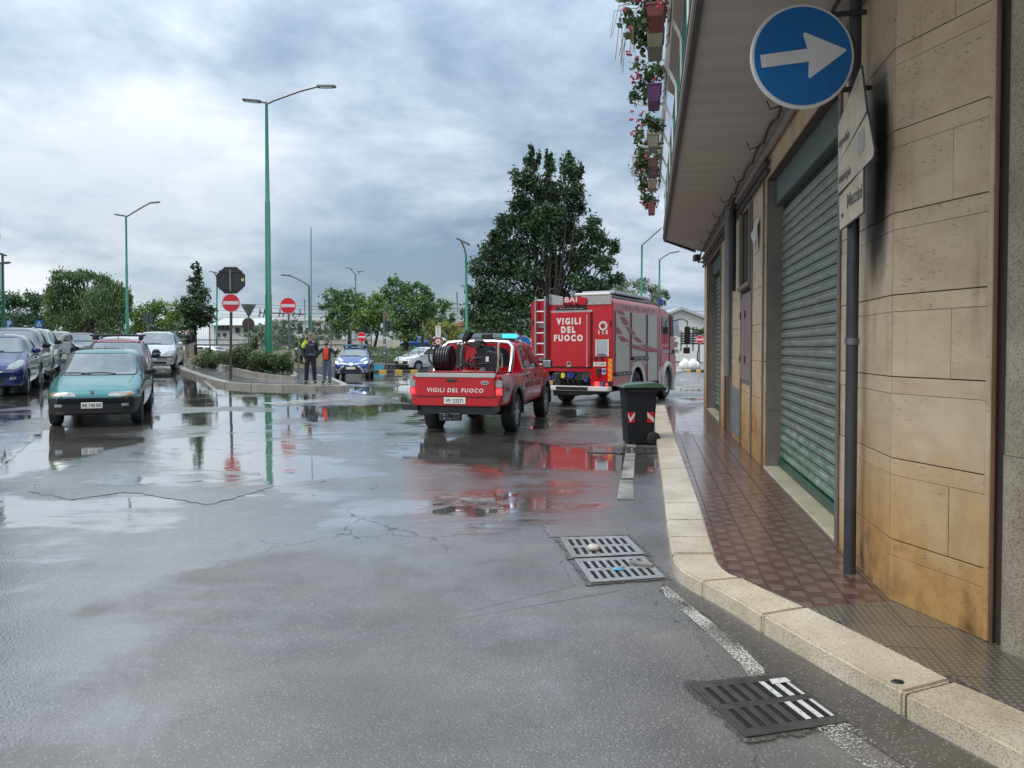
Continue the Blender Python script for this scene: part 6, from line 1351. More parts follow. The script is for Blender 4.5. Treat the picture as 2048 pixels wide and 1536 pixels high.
for s, ax in ((1, '+x'), (-1, '-x')):
    for P in ([(.74, 1.17), (1.36, 1.17), (1.36, 1.60), (.84, 1.60)], [(1.46, 1.17), (2.48, 1.17), (2.06, 1.60), (1.46, 1.60)]):
        decal('window_trim', cbv, P, ax, M_BLACK, pk_, .004, 1); decal('side_window', cbv, [(P[0][0] + .04, P[0][1] + .025), (P[1][0] - .05, P[1][1] + .025), (P[2][0] - .03, P[2][1] - .025), (P[3][0] + .03, P[3][1] - .025)], ax, M_GLASS, pk_, .012, 1)
    for y in (.62, 1.41, 2.42): decal('door_gap', pbvh, [(y, .5), (y + .014, .5), (y + .014, 1.08), (y, 1.08)], ax, M_BLACK, pk_, .003, 0, 2, 4, False)
    for y in (.98, 1.78): decal('door_handle', pbvh, [(y, .98), (y + .2, .98), (y + .2, 1.02), (y, 1.02)], ax, M_BLACK, pk_, .022, 1)
    for y0, y1 in ((-1.0, -.47), (.47, 2.48)): decal('side_stripe', pbvh, [(y0, .74), (y1, .74), (y1, .92), (y0, .92)], ax, M_STRIPE, pk_, .005, 0, 3, 6, False)
    text('lettering', 'VIGILI DEL FUOCO', .17, M_FRED2, pk_, (s * .872, 1.5, .83), (0, s, 0), (0, 0, 1), .003, .003, 1.15)
    text('lettering', '5019', .15, M_FRED2, pk_, (s * .872, -.74, .83), (0, s, 0), (0, 0, 1), .003, .003)
    mr = MB().box((s * 1.0, 2.36, 1.22), (.22, .10, .20)).build('wing_mirror', M_BLACK, pk_, bevel=.03, seg=2, smooth=40); MB().box((s * 1.0, 2.303, 1.22), (.17, .01, .15)).build('mirror_glass', M_CHROME, mr, bevel=.01)
# tailgate
tg = MB().box((0, -1.135, .885), (1.44, .05, .35)).build('tailgate', M_FRED, pk_, bevel=.012, seg=2, smooth=40)
MB().box((0, -1.142, 1.085), (1.46, .066, .075)).build('chrome_strip', mat('brushed_steel', (.55, .54, .52), .28, .9, var=.15, stretch=(1, 1, 14)), tg, bevel=.01, seg=2, smooth=40)
MB().box((-.06, -1.163, .99), (.19, .012, .052)).build('handle', M_BLACK, tg, bevel=.008)
text('lettering', 'VIGILI DEL FUOCO', .098, M_LET, tg, (.0, -1.1625, .815), (1, 0, -.005), (0, 0, 1), .0028, .001, 1.28, shear=.15)
ov = MB().lathe([(0, -.006), (1, -.006), (1, .006), (0, .006)], 24, axis='y').build('badge', M_CHROME, tg, smooth=30); ov.data.transform(Matrix.Translation((.545, -1.166, .955)) @ Matrix.Diagonal((.072, 1, .034, 1)))
o2 = MB().lathe([(0, -.002), (1, -.002), (1, .002), (0, .002)], 24, axis='y').build('badge_oval', mat('badge_blue', (.01, .03, .12), .3), ov, smooth=30); o2.data.transform(Matrix.Translation((.545, -1.174, .955)) @ Matrix.Diagonal((.062, 1, .026, 1)))
text('lettering', 'Ford', .042, M_LET, ov, (.545, -1.1772, .956), (1, 0, 0), (0, 0, 1), 0, .0004, shear=.25)
MB().box((0, -1.12, .615), (1.56, .05, .15)).build('rear_bumper', M_FRED, pk_, bevel=.015, seg=2, smooth=40)
np_ = MB().box((.0, -1.155, .635), (.40, .02, .115)).build('number_plate', M_PLATE, pk_, bevel=.006); text('lettering', 'VF· 23271', .088, M_INK, np_, (.0, -1.1665, .632), (1, 0, 0), (0, 0, 1), .001, .0005, xscale=.92)
for s in (-1, 1):
    lo = MB().box((s * .785, -1.105, .80), (.115, .075, .14)).build('tail_light', M_TAIL, pk_, bevel=.015, seg=2, smooth=40); MB().box((s * .785, -1.105, .935), (.115, .075, .125)).build('clear_lens', M_LAMP, lo, bevel=.015, seg=2, smooth=40); MB().box((s * .785, -1.143, .80), (.06, .012, .07)).build('lit_bulb', mat('lit_red', (1, .03, .03), .2, emit=1.6), lo, bevel=.01)
    MB().box((s * .74, -1.11, .50), (.10, .12, .09)).build('mud_flap', M_BLACK, pk_)
MB().box((0, -1.0, .46), (1.44, .14, .14)).build('tow_frame', M_BLACK, pk_, bevel=.01)
hk = MB().box((-.10, -1.10, .345), (.40, .10, .13)).build('tow_plate', M_BLACK, pk_, bevel=.01)
for x in (-.19, -.09):
    for z in (.32, .38): MB().ball((x, -1.155, z), .014, 6).build('bolt', M_CHROME, hk)
MB().tube([(-.10, -1.1, .38), (-.10, -1.22, .36), (-.10, -1.22, .43)], .025, 8).build('tow_ball', M_DARKST, hk)
MB().box((-.88, -1.06, .50), (.24, .06, .10)).build('side_bracket', M_BLACK, pk_)
MB().box((0, 1.4, .44), (1.2, 4.2, .16)).build('chassis', M_BLACK, pk_)
MB().tube([(-.62, 0, .36), (.62, 0, .36)], .06, 8).ball((0, 0, .36), .15, 8).build('rear_axle', M_BLACK, pk_)
# chrome roll bar
for s in (-1, 1):
    MB().tube([(s * .74, -.10, 1.10), (s * .735, .10, 1.36), (s * .70, .30, 1.56), (s * .60, .40, 1.66), (s * .3, .42, 1.68), (0, .42, 1.68)], .042, 10).build('roll_bar', M_CHROME, pk_, smooth=60)
lb = MB().box((0, 1.25, 1.80), (1.30, .28, .12)).build('light_bar', mat('light_bar_dim', (.10, .20, .25), .12, coat=1, spec=.8, var=.2), pk_, bevel=.04, seg=2, smooth=40)
MB().box((.45, 1.25, 1.80), (.36, .288, .07)).build('lit_beacon', mat('beacon_cyan', (.02, .55, 1.0), .2, emit=2.2), lb, bevel=.03, seg=2, smooth=40); MB().box((-.02, 1.24, 1.79), (.22, .30, .13)).build('speaker', M_BLACK, lb, bevel=.02)
for s in (-1, 1): MB().box((s * .45, 1.25, 1.725), (.10, .14, .06)).build('bar_foot', M_BLACK, lb)
# pump unit in the bed
pu = thing('pump_unit', 'fire pump with a black hose reel, engine and red tank standing in the pickup bed', 'fire pump', p, face_dir(d.x, d.y), None, .965)
M_ENG = mat('engine_black', (.014, .015, .018), .4, .3, var=.4, vs=14)
MB().box((0, -.22, 1.06), (1.28, 1.20, .10)).box((0, -.78, 1.12), (1.24, .05, .05)).box((0, -.70, .90), (1.3, .06, .36)).build('skid_frame', M_FRED2, pu, bevel=.01)
c = Vector((-.42, -.45, 1.36)); reel = MB()
reel.lathe([(.02, -.15), (.245, -.15), (.255, -.135), (.245, -.12), (.16, -.115), (.16, .115), (.245, .12), (.255, .135), (.245, .15), (.02, .15)], 32, axis='x', c=c).build('hose_reel', M_BLACK, pu, smooth=35)
rl_ = pu.children[-1]
for k in range(5):
    x = c.x - .095 + k * .048; hs_ = MB(); hs_.lathe([(.215 + .024 * math.cos(a), .024 * math.sin(a)) for a in np.linspace(0, 2 * math.pi, 9)[:-1]], 32, axis='x', c=(x, c.y, c.z), closed=True); hs_.build('hose_coil', mat('hose_black', (.02, .02, .022), .35, coat=.3), rl_, smooth=60)
MB().tube([(-.52, -.66, 1.20), (-.62, -.72, 1.34), (-.66, -.66, 1.50), (-.60, -.55, 1.60), (-.50, -.50, 1.60)], .018, 8).build('loose_hose', M_RUBBER, pu, smooth=60)
for s in (-.17, .17): MB().box((c.x + s, c.y, 1.24), (.025, .10, .36)).build('reel_stand', M_DARKST, pu)
MB().tube([(-.10, -.48, 1.12), (-.09, -.47, 1.50), (-.04, -.44, 1.66)], .022, 8).tube([(-.16, -.45, 1.60), (.0, -.45, 1.64)], .03, 8).ball((-.14, -.46, 1.62), .05, 8).ball((-.02, -.45, 1.64), .045, 8).build('valve_stem', mat('valve_steel', (.25, .25, .25), .35, .8, var=.3), pu, smooth=50)
MB().tube([(-.07, -.44, 1.67), (.0, -.42, 1.74), (.055, -.40, 1.86)], [.03, .075, .085], 12).build('nozzle', M_BLACK, pu, smooth=50)
MB().box((.10, -.20, 1.42), (.34, .42, .42)).build('red_tank', M_FRED, pu, bevel=.05, seg=3, smooth=40)
en = MB().box((.42, -.40, 1.33), (.44, .44, .34)).box((.40, -.46, 1.53), (.36, .30, .14)).build('engine', M_ENG, pu, bevel=.04, seg=2, smooth=40)
MB().lathe([(0, -.05), (.19, -.05), (.21, -.02), (.21, .05), (0, .05)], 24, axis='y', c=(.50, -.66, 1.30)).build('flywheel_cover', M_ENG, en, smooth=40)
MB().box((.24, -.62, 1.62), (.20, .16, .10)).tube([(.15, -.5, 1.60), (.2, -.55, 1.68), (.34, -.58, 1.68), (.42, -.55, 1.62)], .03, 8).build('air_filter', M_BLACK, en, bevel=.02, smooth=40)
MB().box((.47, -.715, 1.36), (.055, .006, .09)).build('label', M_PLATE, en)
rs = random.Random(4)
for k in range(9):
    a = Vector((rs.uniform(-.12, .30), -.62 - rs.uniform(0, .08), rs.uniform(1.12, 1.40))); b = Vector((rs.uniform(.1, .6), -.62 - rs.uniform(0, .1), rs.uniform(1.12, 1.45))); MB().tube([a, (a + b) / 2 + Vector((0, -.05, rs.uniform(-.14, .14))), b], .013, 6).build('fuel_line', M_RUBBER if k % 3 else M_DARKST, pu, smooth=60)
for k in range(6): MB().tube([(-.10 + k * .065, -.60, 1.14 + .04 * (k % 3)), (-.10 + k * .065, -.66, 1.22 + .03 * (k % 2))], .022, 7).build('pipe_fitting', M_DARKST, pu, smooth=50)
MB().tube([(.02, -.74, 1.13), (.55, -.76, 1.12)], .025, 8).build('suction_pipe', mat('brass_dull', (.35, .30, .12), .4, .6, var=.3), pu, smooth=50); MB().lathe([(0, -.03), (.06, -.03), (.06, .03), (0, .03)], 14, axis='y', c=(.40, -.77, 1.15)).build('coupling', M_STEEL, pu, smooth=40)
MB().tube([(.64, -.70, 1.12), (.67, -.70, 1.20), (.67, -.68, 1.62), (.64, -.5, 1.66)], .022, 8).build('guard_tube', mat('tan_tube', (.30, .25, .18), .5), pu, smooth=50)

# ================================================================== FIRE ENGINE
th = R(27.5); dT = Vector((math.sin(th), math.cos(th), 0)); rT = Vector((dT.y, -dT.x, 0)); KS = .9
rc = Vector((.1313 * 18.96, 18.96, 0)); p = rc - rT * 1.25 * KS
fe = thing('fire_engine', 'large red fire engine with grey side shutters seen from behind', 'fire engine', p, face_dir(dT.x, dT.y), None, KS)
def rp(cx, cy, y=0.0):  # crop pixel of the rear face -> local (x, z)
    q = local_on(fe, 1050 + cx / 5.69, 560 + cy / 5.69, 'y', y); return q.x, q.z
def sp_s(cx, cy, x=1.25):
    q = local_on(fe, 1050 + cx / 5.69, 560 + cy / 5.69, 'x', x); return q.y, q.z
for nm, a in (('top left', (100, 255)), ('top right', (980, 275)), ('bump l', (250, 1215)), ('bump r', (1000, 1260)), ('panel bl', (290, 995)), ('115', (890, 520))): print('rear', nm, [round(v, 2) for v in rp(*a)])
for nm, a in (('top rear', (1010, 250)), ('sh1 bot', (1100, 1050)), ('cab top', (1530, 300)), ('cab front', (1770, 700)), ('sill', (1300, 1240)), ('fwheel', (1690, 1200)), ('fw bottom', (1660, 1365))): print('side', nm, [round(v, 2) for v in sp_s(*a)])
ZB = rp(980, 290)[1]; ZT = sp_s(1030, 208)[1]; print('ZB ZT', ZB, ZT); BL = 4.35; wT = 1.25
prof = [(-wT, .62), (-wT, ZT - .10), (-wT + .08, ZT), (wT - .08, ZT), (wT, ZT - .10), (wT, .62)]
bx = MB().prism([Vector((x, 0, z)) for x, z in prof], (0, BL, 0)).build('body', [M_FRED, M_BLACK], None, bevel=.02, seg=2, smooth=35)
cut = MB()
for s in (-1, 1): cut.lathe([(0, s * .85), (.60, s * .85), (.60, s * 1.6), (0, s * 1.6)], 32, mi=1, axis='x', c=(0, 2.12, .52))
x0, z1 = rp(270, 1035); x1, z0 = rp(745, 1215); cut.box(((x0 + x1) / 2, .12, (z1 + z0) / 2 - .05), (x1 - x0, .8, z1 - z0 + .1), mi=1)
boolean(bx, cut.build('cutter', [M_FRED, M_BLACK])); bx.parent = fe
# cab
zc = ZT - .06
cabp = [(BL + .04, .55), (BL + .04, zc), (BL + .9, zc - .02), (BL + 1.75, zc - .22), (BL + 2.0, 1.55), (BL + 2.12, 1.40), (BL + 2.14, .55)]
cabm = MB().prism([Vector((-1.22, y, z)) for y, z in cabp], (2.44, 0, 0)).build('cab', [M_FRED, M_BLACK], None, bevel=.07, seg=3, smooth=40)
yfw = sp_s(1680, 1200)[0]; yfw = BL + .95; cut = MB()
for s in (-1, 1): cut.lathe([(0, s * .8), (.58, s * .8), (.58, s * 1.6), (0, s * 1.6)], 32, mi=1, axis='x', c=(0, yfw, .52))
boolean(cabm, cut.build('cutter', [M_FRED, M_BLACK])); cabm.parent = fe
for s in (-1, 1):
    for y in (2.12, yfw): wheel(fe, (s * 1.05, y, .50), .50, .32, s, M_DARKST if y < 3 else M_ALU, 8)
    MB().tube([(s * 1.235, yfw + .63 * math.cos(a), .53 + .63 * math.sin(a)) for a in np.linspace(R(-25), R(195), 17)], .085, 8).build('wheel_arch', mat('arch_white', (.58, .56, .52), .45, var=.1), fe, smooth=60)
    MB().prism([Vector((s * 1.235, 2.12 + r_ * math.cos(a), .52 + r_ * math.sin(a))) for r_, aa in ((.60, np.linspace(R(-8), R(188), 15)), (.78, np.linspace(R(188), R(-8), 15))) for a in aa], (s * .03, 0, 0)).build('rear_arch', MATS['arch_white'], fe)
MB().box((0, 3.2, .45), (.9, 6.0, .22)).build('chassis', M_BLACK, fe); MB().tube([(-.95, 2.12, .5), (.95, 2.12, .5)], .11, 8).build('rear_axle', M_BLACK, fe)
MB().box((-.35, .55, .42), (.7, .5, .26)).build('fuel_tank', M_BLACK, fe, bevel=.04)
# side shutters with the sweeping red bands
xs_ = 1.252
def side_panel(cx0, cx1, cy0, cy1, n):
    y0, zt0 = sp_s(cx0, cy0); y1, _ = sp_s(cx1, cy0); _, zb0 = sp_s(cx0, cy1)
    for s in ((1,) if True else (1, -1)):
        po = MB().box((s * (xs_ + .004), (y0 + y1) / 2, (zt0 + zb0) / 2), (.012, y1 - y0, zt0 - zb0)).build('side_shutter', M_GREYG, fe, bevel=.004)
        k = int((zt0 - zb0) / .065)
        for i in range(k):
            MB().tube([(xs_ + .0085, y0 + .03, zb0 + .04 + i * .065), (xs_ + .0085, y1 - .03, zb0 + .04 + i * .065)], .006, 4, caps=False).build('slat_ridge', M_GREYG, po)
        for yy in (y0 + .012, y1 - .012): MB().box((xs_ + .012, yy, (zt0 + zb0) / 2), (.02, .022, zt0 - zb0)).build('shutter_rail', M_STEEL, po)
    return y0, y1, zt0, zb0
side_panel(1026, 1192, 350, 1048, 0); side_panel(1208, 1376, 372, 868, 0); side_panel(1390, 1506, 398, 1150, 0)
for s in (1,):
    SW_ = [[(1040, 345), (1110, 355), (1132, 398), (1062, 388)], [(1075, 412), (1140, 425), (1178, 515), (1118, 505)], [(1140, 530), (1194, 540), (1255, 625), (1200, 618)], [(1218, 642), (1275, 650), (1345, 712), (1270, 706)], [(1024, 470), (1034, 508), (1024, 508)], [(1026, 530), (1062, 545), (1105, 615), (1040, 608)], [(1055, 638), (1110, 645), (1190, 705), (1100, 700)],
           [(1155, 730), (1240, 735), (1330, 770), (1420, 785), (1506, 790), (1506, 822), (1420, 820), (1330, 805), (1240, 780)], [(1300, 735), (1370, 740), (1440, 768), (1500, 783), (1440, 781), (1360, 768)]]
    for P in SW_:
        q = [sp_s(*a) for a in P]; MB().prism([Vector((xs_ + .017, y, z)) for y, z in q], (.004, 0, 0)).build('red_band', M_FRED2, fe)
    y0, zz = sp_s(1110, 310); y1, zz1 = sp_s(1470, 345)
    text('lettering', 'VIGILI DEL FUOCO', .27, M_STRIPE, fe, (1.256, (y0 + y1) / 2, (zz + zz1) / 2), (0, 1, 0), (0, 0, 1), .004, .002, 1.25, xscale=(y1 - y0) / 2.75)
    for a, b, cy in ((1016, 1200, 1075), (1210, 1392, 895)):
        ya, zz = sp_s(a, cy); yb_, _ = sp_s(b, cy); MB().box((xs_ + .03, (ya + yb_) / 2, zz), (.06, yb_ - ya, .10)).build('step_rail', M_BLACK, fe, bevel=.01)
        for q in range(3): MB().box((xs_ + .063, ya + (yb_ - ya) * (.2 + .3 * q), zz), (.006, .12, .035)).build('rail_label', M_STRIPE, fe)
    ya, zz = sp_s(1215, 965); yb_, _ = sp_s(1395, 965); MB().box((xs_ + .004, (ya + yb_) / 2, zz + .04), (.012, yb_ - ya, .07)).build('grey_band', M_STRIPE, fe)
    ya, zz = sp_s(1560, 812); yb_, _ = sp_s(1760, 812); MB().box((1.225, (ya + yb_) / 2, zz), (.012, yb_ - ya - .1, .12)).build('grey_band', M_STRIPE, fe)
def cabdec(nm, P, m, x=1.222, th_=.012, bev=.01):
    q = [sp_s(a, b, x) for a, b in P]; return MB().prism([Vector((x, y, z)) for y, z in q], (th_, 0, 0)).build(nm, m, fe, bevel=bev)
cabdec('side_window', [(1556, 420), (1622, 418), (1622, 612), (1556, 612)], M_GLASS); cabdec('side_window', [(1680, 430), (1735, 425), (1768, 655), (1688, 630)], M_GLASSL); cabdec('door_gap', [(1640, 400), (1647, 400), (1647, 960), (1640, 960)], M_BLACK, bev=0); cabdec('window_frame', [(1655, 405), (1672, 410), (1682, 640), (1655, 635)], M_BLACK, bev=0)
for cx in (1678,): cabdec('door_handle', [(1672, 790), (1696, 790), (1696, 840), (1672, 840)], M_BLACK, 1.235, .03)
q = sp_s(1540, 1000); MB().box((1.21, BL + .25, .70), (.03, .40, .75)).build('cab_step', MATS['arch_white'], fe, bevel=.02)
MB().tube([(1.24, BL - .02, 1.5), (1.30, BL - .02, 1.46), (1.30, BL - .02, 1.0), (1.24, BL - .02, .95)], .015, 6).build('grab_rail', M_STEEL, fe, smooth=50)
MB().tube([(1.2, BL + 1.7, ZT - .45), (1.45, BL + 1.95, ZT - .36), (1.62, BL + 2.05, ZT - .45), (1.62, BL + 2.05, ZT - .6)], .018, 6).build('mirror_arm', M_BLACK, fe, smooth=50); MB().box((1.62, BL + 2.05, ZT - .92), (.20, .09, .60)).build('wing_mirror', M_BLACK, fe, bevel=.03, seg=2, smooth=40); MB().box((1.60, BL + 2.05, ZT - 1.45), (.22, .12, .22)).build('wing_mirror', M_BLACK, fe, bevel=.03)
MB().prism([Vector((-1.1, BL + 1.72, zc - .26)), Vector((-1.1, BL + 2.02, zc - .36)), Vector((-1.1, BL + 2.02, zc - .42)), Vector((-1.1, BL + 1.72, zc - .32))], (2.3, 0, 0)).build('sun_visor', M_DARKST, fe, bevel=.01)
MB().box((0, BL + 1.06, zc + .10), (1.7, .36, .16)).build('light_bar', M_DARKST, fe, bevel=.03)
MB().lathe([(0, .18), (.10, .18), (.10, 0)], 14, c=(.95, BL + 1.05, zc + .16)).build('beacon', mat('beacon_blue', (.02, .06, .22), .1, coat=1), fe, smooth=40)
# roof: raised locker with a ladder gantry, rear spotlight housing
MB().box((0, BL / 2, ZT + .012), (2.2, BL - .2, .02)).build('roof_deck', mat('chequer_plate', (.45, .45, .44), .35, .7, var=.2, vs=30, bump=.5, bs=60), fe)
zr_, zl_ = rp(860, 168)[1], rp(900, 120)[1]
lk = MB().prism([Vector((.12, .10, ZT + .025)), Vector((.12, .14, zr_)), Vector((.12, 3.9, zr_)), Vector((.12, 3.9, ZT + .025))], (1.0, 0, 0)).build('roof_locker', M_STEEL, fe, bevel=.02)
MB().tube([(.02, .06, zr_ + .02), (1.14, .06, zr_ + .02)], .05, 10).build('locker_roll', MATS['arch_white'], fe, smooth=50)
MB().box((.62, 2.1, (zr_ + zl_) / 2 + .04), (1.0, 3.2, max(.06, zl_ - zr_ - .02))).build('roof_ladder', M_ALU, fe, bevel=.02)
xa, za = rp(640, 284, -.02); xb, zb = rp(985, 175, -.02); MB().box(((xa + xb) / 2, -.010, (za + zb) / 2), (xb - xa, .02, zb - za)).build('grey_panel', M_STRIPE, fe, bevel=.004)
hb_ = MB().prism([Vector((*((rp(a, b, -.2)[0], -.06, rp(a, b, -.2)[1])),)) for a, b in ((425, 285), (418, 235), (450, 196), (672, 192), (690, 232), (664, 282))], (0, .055, 0)).build('camera_housing', M_FRED, fe, bevel=.02, seg=2, smooth=40)
xb, zb = rp(520, 226, -.08); text('lettering', 'BAI', .20, M_LET, hb_, (xb, -.064, zb), (1, 0, 0), (0, 0, 1), .004, .003, 1.1, xscale=1.25)
xb, zb = rp(538, 190, 0); MB().lathe([(0, .15), (.065, .15), (.075, .08), (.075, 0)], 14, c=(xb, .05, zb)).build('beacon', mat('beacon_glass', (.16, .22, .26), .1, coat=1), fe, smooth=40)
for cx in (455, 515, 590): xb, zb = rp(cx, 272, -.06); MB().tube([(xb, -.03, zb), (xb, -.10, zb - .02)], .04, 8).build('spot_lamp', M_BLACK, hb_)
MB().prism([Vector((rp(a, b, 0)[0], -.012, rp(a, b, 0)[1])) for a, b in ((272, 282), (272, 165), (300, 158), (330, 172), (432, 190), (432, 282))], (0, .010, 0)).build('chequer_guard', MATS['chequer_plate'], fe)
# rear face
def rbox(nm, cx0, cy0, cx1, cy1, m, y=-.006, th_=.02, par=None, bev=.004):
    xa, za = rp(cx0, cy0); xb, zb = rp(cx1, cy1); return MB().box(((xa + xb) / 2, y - th_ / 2, (za + zb) / 2), (abs(xb - xa), th_, abs(za - zb))).build(nm, m, par or fe, bevel=bev)
rd = rbox('rear_door_frame', 283, 362, 770, 1005, M_INK, .0, .012); rdo = rbox('rear_door', 300, 372, 752, 990, M_FRED, -.012, .03, bev=.012)
rbox('door_top_strip', 296, 352, 772, 364, M_STRIPE, -.012, .02, rdo); rbox('pull_bar', 706, 395, 722, 990, mat('bar_pink', (.50, .20, .21), .4), -.042, .02, rdo); rbox('door_latch', 486, 930, 530, 990, M_STRIPE, -.042, .015, rdo); rbox('latch_mark', 496, 936, 522, 960, M_INK, -.057, .004, rdo, 0)
rbox('vent', 352, 305, 702, 340, M_INK, -.002, .02)
for k in range(8): rbox('vent_lamp', 405 + k * 33, 320, 424 + k * 33, 330, M_STRIPE, -.024, .006, None, 0)
for s_, cx, cy in (('VIGILI', 506, 473), ('DEL', 497, 570), ('FUOCO', 498, 664)):
    x, z = rp(cx, cy); zz = rp(cx, cy + 33)[1]; hgt = (z - zz) * 2 / .70
    text('lettering', s_, hgt, M_LET, rdo, (x, -.0445, z), (1, 0, 0), (0, 0, 1), .014, .002, 1.42, xscale=.86)
x, z = rp(890, 520); MB().lathe([(.085, -.004), (.125, -.004), (.125, .004), (.085, .004)], 28, axis='y', c=(x, -.008, z), closed=True).build('emblem', M_LET, fe)
em = fe.children[-1]; MB().lathe([(0, -.003), (.062, -.003), (.062, .003), (0, .003)], 7, axis='y', c=(x - .01, -.008, z)).build('emblem_flame', M_FRED2, em)
for a in (20, 60, 100, 140, 180, 220): MB().box((x + .062 * math.cos(R(a - 60)), -.009, z + .062 * math.sin(R(a - 60))), (.022, .006, .022)).build('emblem_mark', M_LET, em)
x, z = rp(886, 596); text('lettering', '115', .155, M_LET, fe, (x, -.004, z), (1, 0, 0), (0, 0, 1), .006, .003, 1.5)
lw = rbox('side_hatch', 808, 676, 958, 868, M_STRIPE, -.002, .02); rbox('hatch_shutter', 826, 688, 942, 856, mat('pale_alu', (.42, .46, .48), .4, .5, var=.1), -.022, .006, lw); rbox('hatch_rail', 945, 676, 958, 868, M_WHITE, -.022, .015, lw); rbox('hatch_rail', 808, 676, 820, 868, M_WHITE, -.022, .015, lw); rbox('hatch_bar', 830, 842, 922, 852, M_INK, -.028, .01, lw, 0)
for cx in (806, 876): x, z = rp(cx, 893); MB().tube([(x, -.004, z), (x, -.04, z)], .045, 12).build('socket', M_BLACK, fe, smooth=40)
np2 = rbox('number_plate', 780, 934, 924, 984, M_PLATE, -.004, .014); x, z = rp(853, 959); text('lettering', 'VF 31692', .098, M_INK, np2, (x, -.0188, z), (1, 0, 0), (0, 0, 1), .001, .0005, xscale=.80)
rbox('control_box', 820, 1005, 862, 1090, M_BLACK, -.004, .05); inf = rbox('info_sign', 876, 1008, 920, 1072, M_SIGNW, -.004, .008); x, z = rp(898, 1036); MB().lathe([(0, -.003), (.055, -.003), (.055, .003), (0, .003)], 20, axis='y', c=(x, -.014, z)).build('info_disc', M_SBLUE, inf)
# reflective board of orange and yellow diagonals, faint glow added to the orange
q = [rp(946, 898), rp(1000, 898), rp(994, 1152), rp(938, 1152)]; xa, xb = q[3][0] + .02, q[1][0] - .01; za, zb = q[2][1], q[0][1]; M_ORA = mat('reflective_orange_glow', (.75, .08, .02), .4, emit=.12); M_REY = mat('reflective_yellow', (.55, .35, .03), .4)
rb_ = MB().box(((xa + xb) / 2, -.01, (za + zb) / 2), (xb - xa, .012, zb - za)).build('reflective_board', M_REY, fe)
n = 4; hh = (zb - za) / n
for k in range(n):
    z0 = za + k * hh; MB().prism([Vector((xa, -.017, z0 + hh * .55)), Vector((xb, -.017, z0 - hh * .0)), Vector((xb, -.017, z0 + hh * .5)), Vector((xa, -.017, min(z0 + hh * 1.05, zb)))], (0, -.003, 0)).build('orange_stripe', M_ORA, rb_)
tlr = rbox('tail_light', 790, 1155, 985, 1215, M_BLACK, -.004, .05); rbox('lit_lens', 800, 1158, 852, 1212, mat('lit_red', (1, .03, .03), .2, emit=1.6), -.055, .012, tlr); rbox('blue_lens', 858, 1165, 900, 1208, mat('lens_blue', (.08, .12, .22), .2, coat=1), -.055, .01, tlr); rbox('lit_lens', 928, 1172, 950, 1200, MATS['lit_red'], -.055, .012, tlr)
tl2 = MB().box((-1.05, -.03, rp(850, 1185)[1]), (.36, .05, .12)).build('tail_light', M_TAIL, fe)
zb0 = rp(250, 1195)[1]; zb1 = rp(250, 1245)[1]; bm_ = MB().box((0, -.16, (zb0 + zb1) / 2), (2.46, .30, zb0 - zb1)).build('rear_bumper', MATS['arch_white'], fe, bevel=.02, seg=2, smooth=40); xa = rp(352, 1215, -.31)[0]; xb = rp(712, 1235, -.31)[0]; MB().box(((xa + xb) / 2, -.313, (zb0 + zb1) / 2), (xb - xa, .012, (zb0 - zb1) * .72)).build('rubber_strip', M_BLACK, bm_)
# pump bay
zm = (z1 + z0) / 2
MB().box((0, .50, 1.0), (1.3, .04, .5)).build('bay_panel', M_STRIPE, fe)
M_VAL = mat('valve_blue', (.01, .03, .22), .3, coat=.5)
for cx, cy, m in ((440, 1085, mat('valve_yellow', (.55, .48, .04), .4)), (515, 1085, M_VAL), (712, 1135, M_VAL), (290, 1110, M_VAL), (545, 1082, M_VAL)):
    x, z = rp(cx, cy, .1); vb = MB().lathe([(0, -.05), (.075, -.05), (.085, 0), (.06, .05), (.03, .3)], 14, axis='y', c=(x, .06, z)).build('valve_cap', m, fe, smooth=40)
for k in range(8):
    x, z = rp(420 + k * 30, 1100, .1); MB().tube([(x, .1, z), (x + .05 * (-1) ** k, .05, z - .12), (x + .1 * (-1) ** k, .1, z - .28)], .016, 6).build('hose_tail', M_RUBBER, fe, smooth=50)
for cx in (340, 690): x, z = rp(cx, 1060, -.02); MB().tube([(x - .04, -.02, z), (x - .045, -.05, z - .16), (x, -.06, z - .22), (x + .045, -.05, z - .16), (x + .04, -.02, z)], .014, 6).build('shackle', M_STEEL, fe, smooth=50)
x0, z_ = rp(272, 1075); MB().box((rp(375, 1130, .05)[0], .08, rp(375, 1130, .05)[1]), (.22, .2, .4)).build('pump_block', M_BLACK, fe, bevel=.03)
MB().box((rp(303, 1165, .0)[0], .0, rp(303, 1165)[1]), (.12, .1, .12)).build('wood_chock', mat('wood_block', (.35, .2, .11), .7), fe)
# ladder and grab hooks on the left of the rear
ld = thing('rear_ladder', 'aluminium ladder hung on the left rear of the fire engine', 'ladder', p, face_dir(dT.x, dT.y), None, KS)
(xa, za), (xb, zb) = rp(132, 195, -.12), rp(116, 985, -.12); (xc, zc2), (xd, zd) = rp(242, 195, -.12), rp(218, 985, -.12); xL = (xa + xb) / 2; xR = (xc + xd) / 2
for x in (xL, xR): MB().box((x, -.12, (za + zb) / 2), (.055, .07, za - zb)).build('rail', M_ALU, ld, bevel=.008)
for cy in (232, 360, 485, 605, 725, 850, 960): z = rp(180, cy, -.12)[1]; MB().tube([(xL + .03, -.12, z), (xR - .03, -.12, z)], .024, 8).build('rung', M_ALU, ld, smooth=50)
for cy in (525, 900): z = rp(185, cy, -.05)[1]; pq = MB().box(((xL + xR) / 2 + .03, -.035, z), (.25, .04, .09)).build('name_plate', M_STRIPE, ld); text('lettering', 'BAI', .075, M_INK, pq, ((xL + xR) / 2 + .03, -.056, z), (1, 0, 0), (0, 0, 1), .001, .001, 1.2)
